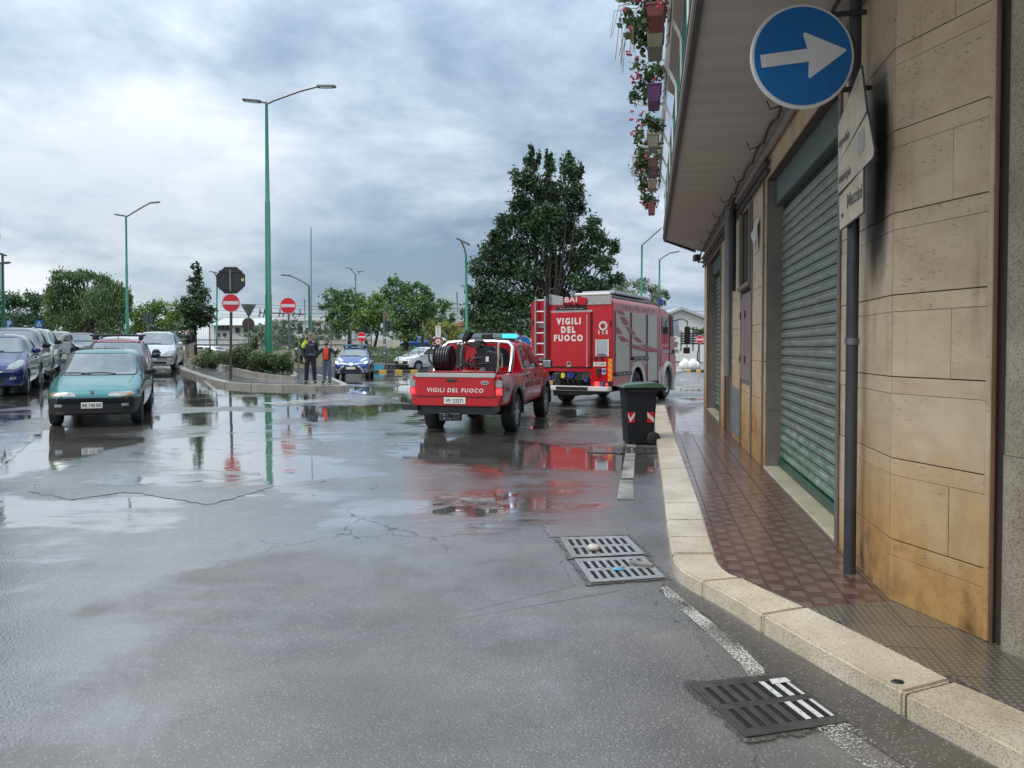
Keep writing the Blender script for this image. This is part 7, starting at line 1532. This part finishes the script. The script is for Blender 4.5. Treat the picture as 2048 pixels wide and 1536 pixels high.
for cx in (120, 268):
    a, b = rp(cx, 215, -.10), rp(cx + 60, 215, .25); MB().tube([(a[0], -.10, a[1] - .30), (a[0], -.10, a[1] + .18), (a[0] + .03, -.06, a[1] + .27), (a[0] + .12, .06, a[1] + .30), (a[0] + .18, .2, a[1] + .22), (a[0] + .18, .22, a[1] - .02)], .022, 8).build('grab_hook', M_BLACK, fe, smooth=50)
for px_, cy in ((92, 480), (976, 500)): x, z = rp(px_, cy); MB().box((x, -.01, z), (.03, .03, .16)).build('hinge', M_BLACK, fe)

# ================================================================== PEOPLE
def skin(name, joints, edges, m, parent, root=None, sub=2):
    names = list(joints); me = bpy.data.meshes.new(name); me.from_pydata([joints[n][0] for n in names], [(names.index(a), names.index(b)) for a, b in edges], [])
    o = obj(name, me, None); o.modifiers.new('skin', 'SKIN'); me.skin_vertices[0].data
    for i, n in enumerate(names):
        r = joints[n][1]; sv = me.skin_vertices[0].data[i]; sv.radius = r if isinstance(r, tuple) else (r, r); sv.use_root = (n == (root or names[0]))
    s = o.modifiers.new('sub', 'SUBSURF'); s.levels = sub; s.render_levels = sub
    baked(o); o.data.materials.clear(); o.data.materials.append(m); o.data.polygons.foreach_set('use_smooth', [True] * len(o.data.polygons)); o.parent = parent; return o
M_SKIN = mat('skin', (.42, .24, .17), .5, var=.12, vs=20); M_HAIRG = mat('hair_grey', (.17, .165, .16), .8, var=.3, vs=60); M_HAIRD = mat('hair_dark', (.02, .016, .014), .7)
M_NAVY = mat('navy_cloth', (.010, .013, .024), .8, var=.3, vs=12); M_NAVY2 = mat('navy_jacket', (.014, .019, .035), .75, var=.3, vs=10); M_HIVIS = mat('hi_vis_yellow', (.46, .62, .03), .6, var=.1, vs=10); M_JEANS = mat('blue_jeans', (.085, .13, .20), .85, var=.4, vs=12); M_TEE = mat('orange_red_shirt', (.68, .045, .022), .75, var=.15, vs=10); M_OLIVEJ = mat('dark_green_jacket', (.022, .030, .026), .75, var=.3, vs=10); M_BEIGE = mat('beige_trousers', (.37, .31, .24), .8, var=.18, vs=10); M_SHOE = mat('dark_shoe', (.014, .013, .013), .5)
def ph(p, y0, y1): return (y1 - y0) * p.y / FPX
def V3(*a): return Vector(a)
def person(label, loc, rotz, H, arms, cols, hair, extra=None, stance=.11, shoe=None, slim=1.0, belly=0.0, jacket_open=False, jlen=.46):
    """arms: {+1: (elbow, hand), -1: ...} as offsets from the shoulder, in a figure 1.78 m tall facing -Y"""
    t = thing('person', label, 'person', loc, rotz, None, H / 1.78); m_top, m_leg, m_arm = cols
    J = {'pelvis': (V3(0, 0, .95), (.125 * slim, .09)), 'belly': (V3(0, .0, 1.10), (.12 * slim, .09)), 'chest': (V3(0, 0, 1.30), (.14 * slim, .09)), 'neckb': (V3(0, .0, 1.46), (.085, .075)), 'neck': (V3(0, -.01, 1.53), (.056, .058)), 'jaw': (V3(0, -.035, 1.59), (.062, .075)), 'head': (V3(0, -.02, 1.665), (.077, .098)), 'crown': (V3(0, -.01, 1.735), (.055, .07))}
    E = [('pelvis', 'belly'), ('belly', 'chest'), ('chest', 'neckb'), ('neckb', 'neck'), ('neck', 'jaw'), ('jaw', 'head'), ('head', 'crown')]
    for s in (-1, 1):
        k = 'r' if s > 0 else 'l'; sh = V3(s * .185, .0, 1.42); e, h = arms[s]; el = sh + Vector(e); ha = sh + Vector(h); d = (ha - el).normalized()
        J.update({k + 'sho': (sh, .062), k + 'elb': (el, .046), k + 'wri': (ha, .030), k + 'palm': (ha + d * .05, (.040, .022)), k + 'fing': (ha + d * .11, (.034, .016)),
                  k + 'hip': (V3(s * .095, 0, .90), .092), k + 'kne': (V3(s * (stance + .005), -.02, .49), .060), k + 'ank': (V3(s * (stance + .02), .02, .09), .042), k + 'toe': (V3(s * (stance + .05), -.15, .04), (.04, .03))})
        E += [('chest', k + 'sho'), (k + 'sho', k + 'elb'), (k + 'elb', k + 'wri'), (k + 'wri', k + 'palm'), (k + 'palm', k + 'fing'), ('pelvis', k + 'hip'), (k + 'hip', k + 'kne'), (k + 'kne', k + 'ank'), (k + 'ank', k + 'toe')]
    body = skin('body', J, E, M_SKIN, t)
    # separate fingers and thumb at each hand
    for s in (-1, 1):
        sh = V3(s * .185, 0, 1.42); e, h = arms[s]; el = sh + Vector(e); ha = sh + Vector(h); d = (ha - el).normalized(); side = d.cross(V3(0, -1, .2)).normalized(); nrm = side.cross(d)
        hb = MB()
        for i, ln in enumerate((.062, .072, .068, .054)): a = ha + d * .085 + side * (-.026 + .0175 * i); hb.tube([a, a + d * ln * .5 + nrm * .004, a + d * ln + nrm * .02], [.0095, .009, .007], 6)
        a = ha + d * .03 - side * .03; hb.tube([a, a + d * .03 - side * .03, a + d * .065 - side * .04], [.012, .011, .008], 6); hb.build('fingers', M_SKIN, body, smooth=60)
    # trousers
    JT = {'waist': (V3(0, 0, 1.02), (.158 * slim, .122)), 'pel': (V3(0, 0, .93), (.165 * slim, .128))}; ET = [('waist', 'pel')]
    for s in (-1, 1):
        k = 'r' if s > 0 else 'l'; JT.update({k + 'h': (V3(s * .098, 0, .84), .105), k + 'k': (V3(s * (stance + .005), -.018, .49), .080), k + 's': (V3(s * (stance + .015), .01, .28), .074), k + 'a': (V3(s * (stance + .02), .015, .075), .070)}); ET += [('pel', k + 'h'), (k + 'h', k + 'k'), (k + 'k', k + 's'), (k + 's', k + 'a')]
    skin('trousers', JT, ET, m_leg, t)
    for s in (-1, 1): MB().ball((s * (stance + .04), -.06, .045), (.052, .15, .05), 12).build('shoe', shoe or M_SHOE, t, smooth=60)
    # jacket
    JJ = {'hem': (V3(0, 0, 1.42 - jlen), (.182 * slim, .145 + belly * .4)), 'mid': (V3(0, -.012 - belly * .3, 1.10), (.178 * slim, .142 + belly * .9)), 'che': (V3(0, 0, 1.28), (.180 * slim, .135)), 'col': (V3(0, .0, 1.45), (.10, .092)), 'coltop': (V3(0, .0, 1.515), (.073, .075))}; EJ = [('hem', 'mid'), ('mid', 'che'), ('che', 'col'), ('col', 'coltop')]
    for s in (-1, 1):
        k = 'r' if s > 0 else 'l'; sh = V3(s * .19, 0, 1.415); e, h = arms[s]; el = sh + Vector(e); ha = sh + Vector(h); JJ.update({k + 's': (sh, .074), k + 'e': (el, .062), k + 'w': (ha + (el - ha) * .06, .050)}); EJ += [('che', k + 's'), (k + 's', k + 'e'), (k + 'e', k + 'w')]
    jk = skin('jacket', JJ, EJ, m_top, t, 'mid')
    # face and hair
    for s in (-1, 1): MB().ball((s * .030, -.112, 1.668), (.013, .008, .008), 8).build('eye', mat('eye_dark', (.03, .025, .02), .2), body, smooth=60); MB().ball((s * .080, -.012, 1.652), (.012, .022, .034), 8).build('ear', M_SKIN, body, smooth=60)
    MB().ball((0, -.122, 1.635), (.014, .022, .024), 8).build('nose', M_SKIN, body, smooth=60); MB().ball((0, -.108, 1.594), (.026, .010, .007), 8).build('mouth', mat('lips', (.30, .11, .09), .5), body, smooth=60)
    hm = hair
    if hm:
        mb = MB().ball((0, .008, 1.69), (.090, .110, .088), 16); vv = mb.v
        keep = [f for f in mb.f if not (sum(vv[i][1] for i in f) / len(f) < -.055 and sum(vv[i][2] for i in f) / len(f) < 1.72) and sum(vv[i][2] for i in f) / len(f) > 1.63]
        h2_ = MB(); h2_.v = vv; h2_.f = keep; h2_.m = [0] * len(keep); h2_.build('hair', hm, body, smooth=60)
    if extra: extra(t, body, jk)
    return t
def ex_officer(t, body, jk):
    for s in (-1, 1): MB().ball((s * .032, -.118, 1.67), (.027, .010, .018), 10).build('sunglass_lens', M_INK, body, smooth=60)
    MB().tube([(-.06, -.116, 1.675), (.06, -.116, 1.675)], .004, 5).build('sunglass_bridge', M_INK, body)
    # yellow shoulder on his right, reflective stripes round chest and hem
    bv = bvh_of(jk.data)
    for s in (-1, 1): decal('hi_vis_panel', bv, [(s * .10, 1.30), (s * .30, 1.22), (s * .30, 1.44), (s * .14, 1.50)] if s < 0 else [(.17, 1.40), (.24, 1.40), (.23, 1.46), (.17, 1.47)], '-y', M_HIVIS, jk, .008, 1, 4, 3) if False else None
    sh = V3(-.19, 0, 1.415)
    skin('hi_vis_sleeve', {'n': (V3(-.125, -.01, 1.445), .088), 's': (V3(-.19, -.005, 1.405), .100), 'e': (V3(-.232, .01, 1.20), .086)}, [('n', 's'), ('s', 'e')], M_HIVIS, t, 's')
    for z, c in ((1.335, M_STRIPE), (1.005, M_STRIPE)): MB().lathe([(1.0, -.012), (1.03, -.012), (1.03, .012), (1.0, .012)], 24).build('reflective_band', c, t) if False else None
    for x0, x1, z in ((-.02, .12, 1.345), (-.04, .14, 1.01)):
        pts = []
        for k in range(7):
            h = bv.ray_cast(Vector((x0 + (x1 - x0) * k / 6, -3, z - .012 * k / 6)), Vector((0, 1, 0)))[0]; pts.append((h if h else Vector((x0 + (x1 - x0) * k / 6, -.14, z))) + Vector((0, -.004, 0)))
        MB().tube(pts, .010, 6).build('reflective_band', M_STRIPE, jk)
P1 = G(621, 767, .13); pp1 = person('man in a dark police jacket with a yellow shoulder and sunglasses', P1, R(12), ph(P1, 664, 767), {1: ((.05, .05, -.30), (.02, .02, -.56)), -1: ((-.05, .04, -.30), (-.03, -.06, -.55))}, (M_NAVY2, M_NAVY, None), M_HAIRG, ex_officer, .12, slim=1.0, belly=.015)
def ex_orange(t, body, jk):
    bv = bvh_of(jk.data); decal('shirt', bv, [(-.115, .97), (.105, .97), (.095, 1.30), (.045, 1.47), (-.045, 1.47), (-.10, 1.30)], '-y', M_TEE, t, .012, 1, 5, 3)
    mb = MB().ball((0, -.055, 1.592), (.072, .066, .058), 14); mb.build('beard', M_HAIRD, body, smooth=60); MB().ball((0, -.118, 1.607), (.03, .008, .006), 8).build('lip', mat('lips', (.3, .11, .09)), body)
P2 = G(654, 766, .13); person('bearded man in an orange red shirt and open dark jacket raising both hands', P2, R(-6), ph(P2, 679, 766), {1: ((.17, -.02, -.25), (.32, -.18, -.06)), -1: ((-.17, -.02, -.26), (-.16, -.24, -.04))}, (M_OLIVEJ, M_JEANS, None), M_HAIRD, ex_orange, .10, jlen=.50)
def ex_none(t, body, jk): pass
P3 = G(377, 719.5, .13); person('balding man in a navy jacket and beige trousers with folded arms', P3, R(-28), ph(P3, 658, 719), {1: ((.06, -.02, -.28), (-.14, -.20, -.22)), -1: ((-.06, -.02, -.28), (.12, -.22, -.20))}, (M_NAVY2, M_BEIGE, None), None, ex_none, .09, shoe=mat('tan_shoe', (.25, .16, .12), .6))
def ex_cap(t, body, jk):
    MB().lathe([(.094, 0), (.092, .045), (.070, .085), (0, .098)], 16, c=(0, .0, 1.69)).box((0, -.12, 1.695), (.13, .10, .014)).build('cap', mat('grey_cap', (.10, .10, .09), .8), body, smooth=50)
P4 = G(382.5, 716.5, .13); person('man in a dark green jacket and grey cap half hidden behind the man in navy', P4, R(-10), ph(P4, 655, 716), {1: ((.08, .03, -.30), (.10, -.06, -.52)), -1: ((-.06, .03, -.30), (-.04, -.08, -.54))}, (M_OLIVEJ, M_BEIGE, None), M_HAIRD, ex_cap, .10, shoe=MATS['tan_shoe'])

# ================================================================== WHEELIE BIN
P = G(1276, 887); kb = P.y / FPX
bn = thing('wheelie_bin', 'black wheelie bin with a dark green lid standing at the kerb', 'wheelie bin', P, R(90 - 8), None, 1)
M_BIN = mat('bin_plastic', (.011, .014, .020), .5, spec=.35, var=.15, vs=5); M_LID = mat('lid_green', (.030, .075, .042), .35, var=.2, vs=4, coat=.5)
# local: x = depth (front at -x after turning), wheels at the -y... the photo shows its side, wheels to the right
hB = (887 - 775) * kb; wb_, db_ = .23, .235
mbv = MB(); lv = [(.0, .80), (.04, .86), (hB * .55, .95), (hB * .93, 1.04), (hB, 1.05)]; ring = [(-1, -1), (1, -1), (1, 1), (-1, 1)]
vs_ = [(a * db_ * s, b * wb_ * s, z) for z, s in lv for a, b in ring]; fs_ = [(i * 4 + k, i * 4 + (k + 1) % 4, i * 4 + 4 + (k + 1) % 4, i * 4 + 4 + k) for i in range(len(lv) - 1) for k in range(4)] + [(3, 2, 1, 0), (16, 17, 18, 19)]
bn.rotation_euler.z = R(4)
mbv.add(vs_, fs_); mbv.build('body', M_BIN, bn, bevel=.022, seg=3, smooth=40)
rim_ = MB().box((0, 0, hB - .035), (db_ * 2.26, wb_ * 2.26, .07)).build('rim', M_BIN, bn, bevel=.015, seg=2, smooth=40)
ld_ = MB(); zl = hB + .006
ld_.add([(-.30, -.285, zl), (.36, -.285, zl), (.36, .285, zl), (-.30, .285, zl), (-.28, -.26, zl + .04), (.33, -.26, zl + .05), (.33, .26, zl + .05), (-.28, .26, zl + .04), (-.18, -.17, zl + .075), (.24, -.17, zl + .085), (.24, .17, zl + .085), (-.18, .17, zl + .075)], [(3, 2, 1, 0)] + [(a + k, a + (k + 1) % 4, a + 4 + (k + 1) % 4, a + 4 + k) for a in (0, 4) for k in range(4)] + [(8, 9, 10, 11)])
lo_ = ld_.build('lid', M_LID, bn, bevel=.012, seg=2, smooth=40); MB().tube([(.37, -.2, zl - .02), (.37, .2, zl - .02)], .022, 8).build('handle', M_BIN, bn, smooth=50)
for s in (-1, 1): MB().lathe([(0, -.03), (.09, -.03), (.105, -.02), (.105, .02), (.09, .03), (0, .03)], 22, axis='y', c=(.185, s * .235, .105)).build('wheel', M_RUBBER, bn, smooth=40)
for k in (-.5, .0, .5): MB().box((k * .3, -wb_ * .995, hB * .70), (.012, .012, hB * .3)).build('rib', M_BIN, bn, bevel=.003) if False else None
M_RFR = mat('reflective_red', (.50, .012, .02), .35); M_RFW = mat('reflective_white', (.55, .54, .50), .35)
for x0, sg in ((-.158, -1), (.142, 1)):
    yy = -wb_ * .968; za_, zb2 = hB * .40, hB * .585; wd_ = .105
    st_ = MB().box((x0, yy - .002, (za_ + zb2) / 2), (wd_, .004, zb2 - za_)).build('reflector', M_RFR, bn)
    xa_, xb_ = x0 - wd_ / 2 * sg * -1, x0 + wd_ / 2 * sg * -1; h_ = zb2 - za_; mid_ = x0 - sg * wd_ * (-.0)
    # white chevron arm(s)
    P_ = [(xa_, zb2 - h_ * .42), (x0 + sg * wd_ * .12, za_ + h_ * .02), (xb_, zb2 - h_ * .35), (xb_, zb2), (x0 + sg * wd_ * .12, za_ + h_ * .42), (xa_, zb2 - h_ * .05)] if sg < 0 else [(x0 - wd_ / 2, zb2), (x0 + wd_ / 2, za_ + h_ * .42), (x0 + wd_ / 2, za_ + h_ * .02), (x0 - wd_ / 2, zb2 - h_ * .42)]
    MB().prism([Vector((a, yy - .0045, b)) for a, b in P_], (0, -.002, 0)).build('white_chevron', M_RFW, st_)

# ================================================================== DRAIN GRATES AND LITTER
M_IRON = mat('wet_cast_iron', (.085, .080, .075), .34, .3, coat=.6, var=.35, vs=12); M_IRON2 = mat('worn_bright_iron', (.38, .38, .37), .34, .5, coat=.4, var=.3, vs=14); M_PIT = mat('drain_pit', (.006, .006, .006), .9)
def grate(label, corners, rows, cols_, m, slot=.56, holes=None, group=None, paint=None):
    """corners in the photo: far left, far right, near right, near left"""
    C = [G(*c) for c in corners]; cen = sum(C, Vector()) / 4; t = thing('drain_grate', label, 'drain grate', (cen.x, cen.y, 0), 0, group); C = [c - Vector((cen.x, cen.y, 0)) for c in C]
    def P(a, b, z): return C[0].lerp(C[1], a).lerp(C[3].lerp(C[2], a), b) * 1.0 + Vector((0, 0, z))
    MB().add([P(0, 0, .0085), P(1, 0, .0085), P(1, 1, .0085), P(0, 1, .0085)], [(0, 1, 2, 3)]).build('pit', M_PIT, t)
    def bar(nm, a0, a1, b0, b1, mm, h=.014, par=None): return MB().prism([P(a0, b0, .009), P(a1, b0, .009), P(a1, b1, .009), P(a0, b1, .009)], (0, 0, h - .009)).build(nm, mm, par or t, bevel=.0015)
    sheet('drain_surround', [tuple((C[i] * 1.28 + cen)[:2]) for i in range(4)], .0065, M_SURR, n=4, fade=.12)
    e = .045
    for q in ((-.02, 1.02, -.03, e), (-.02, 1.02, 1 - e, 1.03), (-.02, e * .8, e, 1 - e), (1 - e * .8, 1.02, e, 1 - e)): bar('frame', *q, m, .015)
    rb = [e + (1 - 2 * e) * k / rows for k in range(rows + 1)]; mg = .05
    for k in range(1, rows): bar('cross_bar', e, 1 - e, rb[k] - mg / 1, rb[k] + mg / 1, m)
    bar('cross_bar', e, 1 - e, e, e + mg, m); bar('cross_bar', e, 1 - e, 1 - e - mg, 1 - e, m)
    st = (1 - 2 * e) / cols_
    for k in range(rows):
        b0 = (rb[k] + mg) if k else e + mg; b1 = (rb[k + 1] - mg) if k < rows - 1 else 1 - e - mg
        for i in range(cols_ + 1):
            x0 = e + i * st - st * (1 - slot) / 2; x1 = x0 + st * (1 - slot); x0, x1 = max(x0, e * .8), min(x1, 1 - e * .8); sl = 0
            mm = m
            if paint and paint(i, k): mm = M_GPAINT
            bar('bar', x0, x1, b0 + .0, b1 - .0, mm)
    return t
M_GPAINT = worn_paint('paint_on_iron', (.66, .66, .64), .60)
g1 = grate('dark cast iron drain grate crossed by white road paint, nearest the camera', [(1384, 1374), (1566, 1356), (1690, 1447), (1492, 1476)], 2, 7, M_IRON, .50)
C = [(1522, 1372), (1572, 1358), (1688, 1446), (1618, 1456), (1590, 1432)]; pc = [G(*c) for c in C]; cen = Vector((g1.location.x, g1.location.y, 0))
grate('bright wet drain grate under a rounded pale stone', [(1124, 1079), (1252, 1076), (1286, 1110), (1146, 1117)], 2, 8, M_IRON2, .52, group='pair of drain grates by the kerb')
grate('bright wet drain grate under a flat slate and blue litter', [(1152, 1123), (1286, 1117), (1327, 1157), (1184, 1167)], 2, 8, M_IRON2, .52, group='pair of drain grates by the kerb')
grate('narrow drain cover set in the road in front of the wheelie bin', [(1240, 897), (1312, 897), (1316, 907), (1240, 908)], 1, 5, M_IRON, .4)
cv = G(1208, 901); mh = thing('access_cover', 'small rectangular iron cover left of the narrow drain by the bin', 'cover', (cv.x, cv.y, 0)); q = [G(*c) - Vector((cv.x, cv.y, 0)) for c in ((1176, 895), (1236, 896), (1236, 907), (1174, 906))]; MB().prism([v + Vector((0, 0, .004)) for v in q], (0, 0, .012)).build('cover_plate', M_IRON, mh, bevel=.003)
# white paint on the near grate follows its bars
ptop = MB()
for ch in [c for c in g1.children if c.name.split('.')[0] in ('bar', 'cross_bar', 'frame')]:
    cc = sum((v.co for v in ch.data.vertices), Vector()) / len(ch.data.vertices) + cen
    poly = [(p_.x, p_.y) for p_ in pc]; inside = False
    for i in range(len(poly)):
        (xa, ya), (xb, yb2) = poly[i], poly[i - 1]
        if (ya > cc.y) != (yb2 > cc.y) and cc.x < (xb - xa) * (cc.y - ya) / (yb2 - ya) + xa: inside = not inside
    if inside and ch.name.startswith('bar'):
        top = max(v.co.z for v in ch.data.vertices); f = max(ch.data.polygons, key=lambda f: f.normal.z * f.area); ptop.add([ch.data.vertices[i].co + Vector((0, 0, .0015)) for i in f.vertices], [tuple(range(len(f.vertices)))])
def Pq(a): return G(*a) - cen
ptop.add([Pq((1538, 1366)) + Vector((0, 0, .0175)), Pq((1570, 1362)) + Vector((0, 0, .0175)), Pq((1582, 1370)) + Vector((0, 0, .0175)), Pq((1545, 1376)) + Vector((0, 0, .0175))], [(0, 1, 2, 3)])
cl, cr_ = Pq((1574, 1420)), Pq((1640, 1411))
ptop.build('paint_patch', worn_paint('grate_white_paint', (.58, .58, .55), .60), g1)
s1 = G(1187, 1104); t = thing('pale_stone', 'rounded pale stone lying on the farther drain grate', 'stone', (s1.x, s1.y, .012)); me_ = MB().ball((0, 0, .022), (.048, .040, .028), 14); me_.build('stone', mat('pale_stone', (.50, .46, .42), .6, var=.2, vs=30, bump=.3, bs=60), t, smooth=60)
s2 = G(1282, 1134); t = thing('flat_slate', 'flat grey piece of slate on the nearer drain grate', 'stone', (s2.x, s2.y, .013), R(-20)); MB().prism([Vector(v) for v in ((-.085, .012, .002), (-.03, .035, .002), (.09, -.01, .002), (.085, -.03, .002), (-.02, -.03, .002))], (0, 0, .022)).build('slate', mat('slate', (.20, .19, .18), .6, var=.2, vs=20), t, bevel=.004)
s3 = G(1238, 1144); t = thing('crumpled_litter', 'crumpled blue and orange wrapper on the nearer drain grate', 'litter', (s3.x, s3.y, .013), 0, None, .62); rr = random.Random(8)
MB().add([(-.08, .0, .004), (-.05, .025, .02), (0, .03, .012), (.05, .02, .025), (.075, -.01, .006), (.02, -.03, .016), (-.04, -.03, .010), (0, 0, .035)], [(i, (i + 1) % 7, 7) for i in range(7)]).build('blue_wrapper', mat('wrapper_blue', (.10, .30, .48), .4, var=.3, vs=30), t)
MB().add([(.0, .02, .022), (.03, .035, .03), (.07, .01, .02), (.04, .0, .045), (.03, .015, .05)], [(0, 1, 4), (1, 2, 4), (2, 3, 4), (3, 0, 4)]).build('orange_corner', mat('wrapper_orange', (.65, .28, .12), .5), t)
rl = G(578, 943); t = thing('red_leaf_litter', 'flat red scrap lying in the wet road', 'litter', (rl.x, rl.y, .012)); MB().add([(-.09, -.01, 0), (-.03, .03, .012), (.06, .025, .006), (.1, -.005, 0), (.02, -.035, .01)], [(0, 1, 2, 3, 4)]).build('scrap', mat('scrap_red', (.30, .05, .04), .5), t)
dark = G(1795, 1366, SW)
t = thing('dark_debris', 'small dark lump of debris on the kerb beside the near drain', 'litter', (dark.x, dark.y, SW)); MB().ball((0, 0, .004), (.03, .02, .010), 8).build('lump', M_BLACK, t)

# ================================================================== BALCONY PLANTERS
L_GER = leafmat('geranium_leaf', (.030, .060, .022), (.11, .16, .06), .35); M_FLOW = mat('pink_red_petal', (.55, .06, .10), .6, var=.3, vs=30)
ZP = ZR - .42
for i, (cy0, cy1, px, col, nm, lab, fl, trail) in enumerate((
        (25, 57, 1309, (.20, .045, .045), 'window_box', 'nearest flower box on the balcony, red brown and full of trailing plants', 14, 1), (67, 115, 1310, (.16, .17, .11), 'window_box', 'large olive green flower box on the balcony below the red brown one', 12, 1), (172, 217, 1309, (.10, .025, .11), 'window_box', 'purple flower box hanging on the balcony rail', 10, 0), (270, 303, 1308, (.20, .205, .14), 'window_box', 'pale olive flower box with pink blooms on the balcony', 16, 0),
        (318, 340, 1307, (.13, .06, .055), 'window_box', 'brown flower box with dark trailing leaves on the balcony', 5, 1), (341, 356, 1306, (.10, .06, .10), 'window_box', 'dull violet flower box squeezed between two others on the balcony', 6, 0), (360, 382, 1306, (.24, .20, .13), 'window_box', 'sand coloured flower box on the balcony', 8, 0), (402, 430, 1306, (.17, .06, .05), 'window_box', 'farthest flower box on the balcony, red brown with pink flowers', 14, 0))):
    dep = (ZP - CAM_H) * FPX / (696 - cy1); pb_ = AT(px, cy1, dep); s = (pb_ - FB).dot(SD); hgt = (cy1 - cy0) * dep / FPX * .80
    o = Fp(s, UO + .30, ZP); t = thing(nm, lab, 'flower box', o, math.atan2(SD.y, SD.x) - math.pi / 2, 'flower boxes on the balcony rail')
    ln = .42 if i < 4 else .34; hw = .088
    b = MB(); b.add([(-hw * .8, -ln * .47, 0), (hw * .8, -ln * .47, 0), (hw * .8, ln * .47, 0), (-hw * .8, ln * .47, 0), (-hw, -ln / 2, hgt), (hw, -ln / 2, hgt), (hw, ln / 2, hgt), (-hw, ln / 2, hgt)], [(3, 2, 1, 0), (4, 5, 6, 7)] + [(k, (k + 1) % 4, 4 + (k + 1) % 4, 4 + k) for k in range(4)]); b.build('box', mat('box_%d' % i, tuple(c_ * .8 for c_ in col), .5, var=.2, vs=6), t, bevel=.008)
    MB().box((0, 0, hgt * .95), (hw * 2.15, ln * 1.03, .025)).build('box_rim', MATS['box_%d' % i], t, bevel=.004)
    foliage('plant', [((-.10, 0, hgt + .14), (.25, ln * .55, .22)), ((-.19, .0, hgt - .02), (.15, ln * .45, .24)), ((.04, -.05, hgt + .20), (.16, ln * .5, .14))], .06, L_GER, t, .8, seed=70 + i, cover=1.0, kind='stuff')
    rr = random.Random(90 + i)
    for k in range(fl):
        c = Vector((rr.uniform(-.34, .06), rr.uniform(-.3, .3), hgt + rr.uniform(-.10, .34))); mb = MB()
        for q in range(5): mb.ball(c + Vector((rr.uniform(-.022, .022), rr.uniform(-.022, .022), rr.uniform(-.02, .02))), .017, 5)
        mb.build('flower', M_FLOW, t)
    if trail:
        for k in range(9):
            a = Vector((rr.uniform(-.2, -.05), rr.uniform(-.2, .2), hgt + .1)); e = a + Vector((rr.uniform(-.30, -.08), rr.uniform(-.2, .2), -rr.uniform(.15, .5))); MB().tube([a, (a + e) / 2 + Vector((-.08, 0, .12)), e], .0035, 4).build('trailing_stem', mat('dry_stem', (.22, .19, .10), .8), t)
    MB().tube([(hw + .02, -ln * .3, hgt * .6), (.14, -ln * .3, hgt * .8), (.16, -ln * .3, .44)], .006, 5).build('hook', M_DARKST, t); MB().tube([(hw + .02, ln * .3, hgt * .6), (.14, ln * .3, hgt * .8), (.16, ln * .3, .44)], .006, 5).build('hook', M_DARKST, t)
for i, (px, cy, lab) in enumerate(((1290, 210, 'white hooked bracket sticking out under the purple flower box'), (1293, 293, 'white hooked bracket sticking out under the pale olive flower box'))):
    dep = (ZP + .06 - CAM_H) * FPX / (696 - cy); s = (AT(px, cy, dep) - FB).dot(SD); a = Fp(s, UO + .15, ZP + .04); t = thing('rail_bracket', lab, 'bracket', a); MB().tube([(0, 0, 0), UD * .30 + Vector((0, 0, .0)), UD * .36 + Vector((0, 0, .03)), UD * .36 + Vector((0, 0, .06))], .016, 6).build('bracket_arm', M_WHITE, t, smooth=50)
bpy.context.view_layer.update()
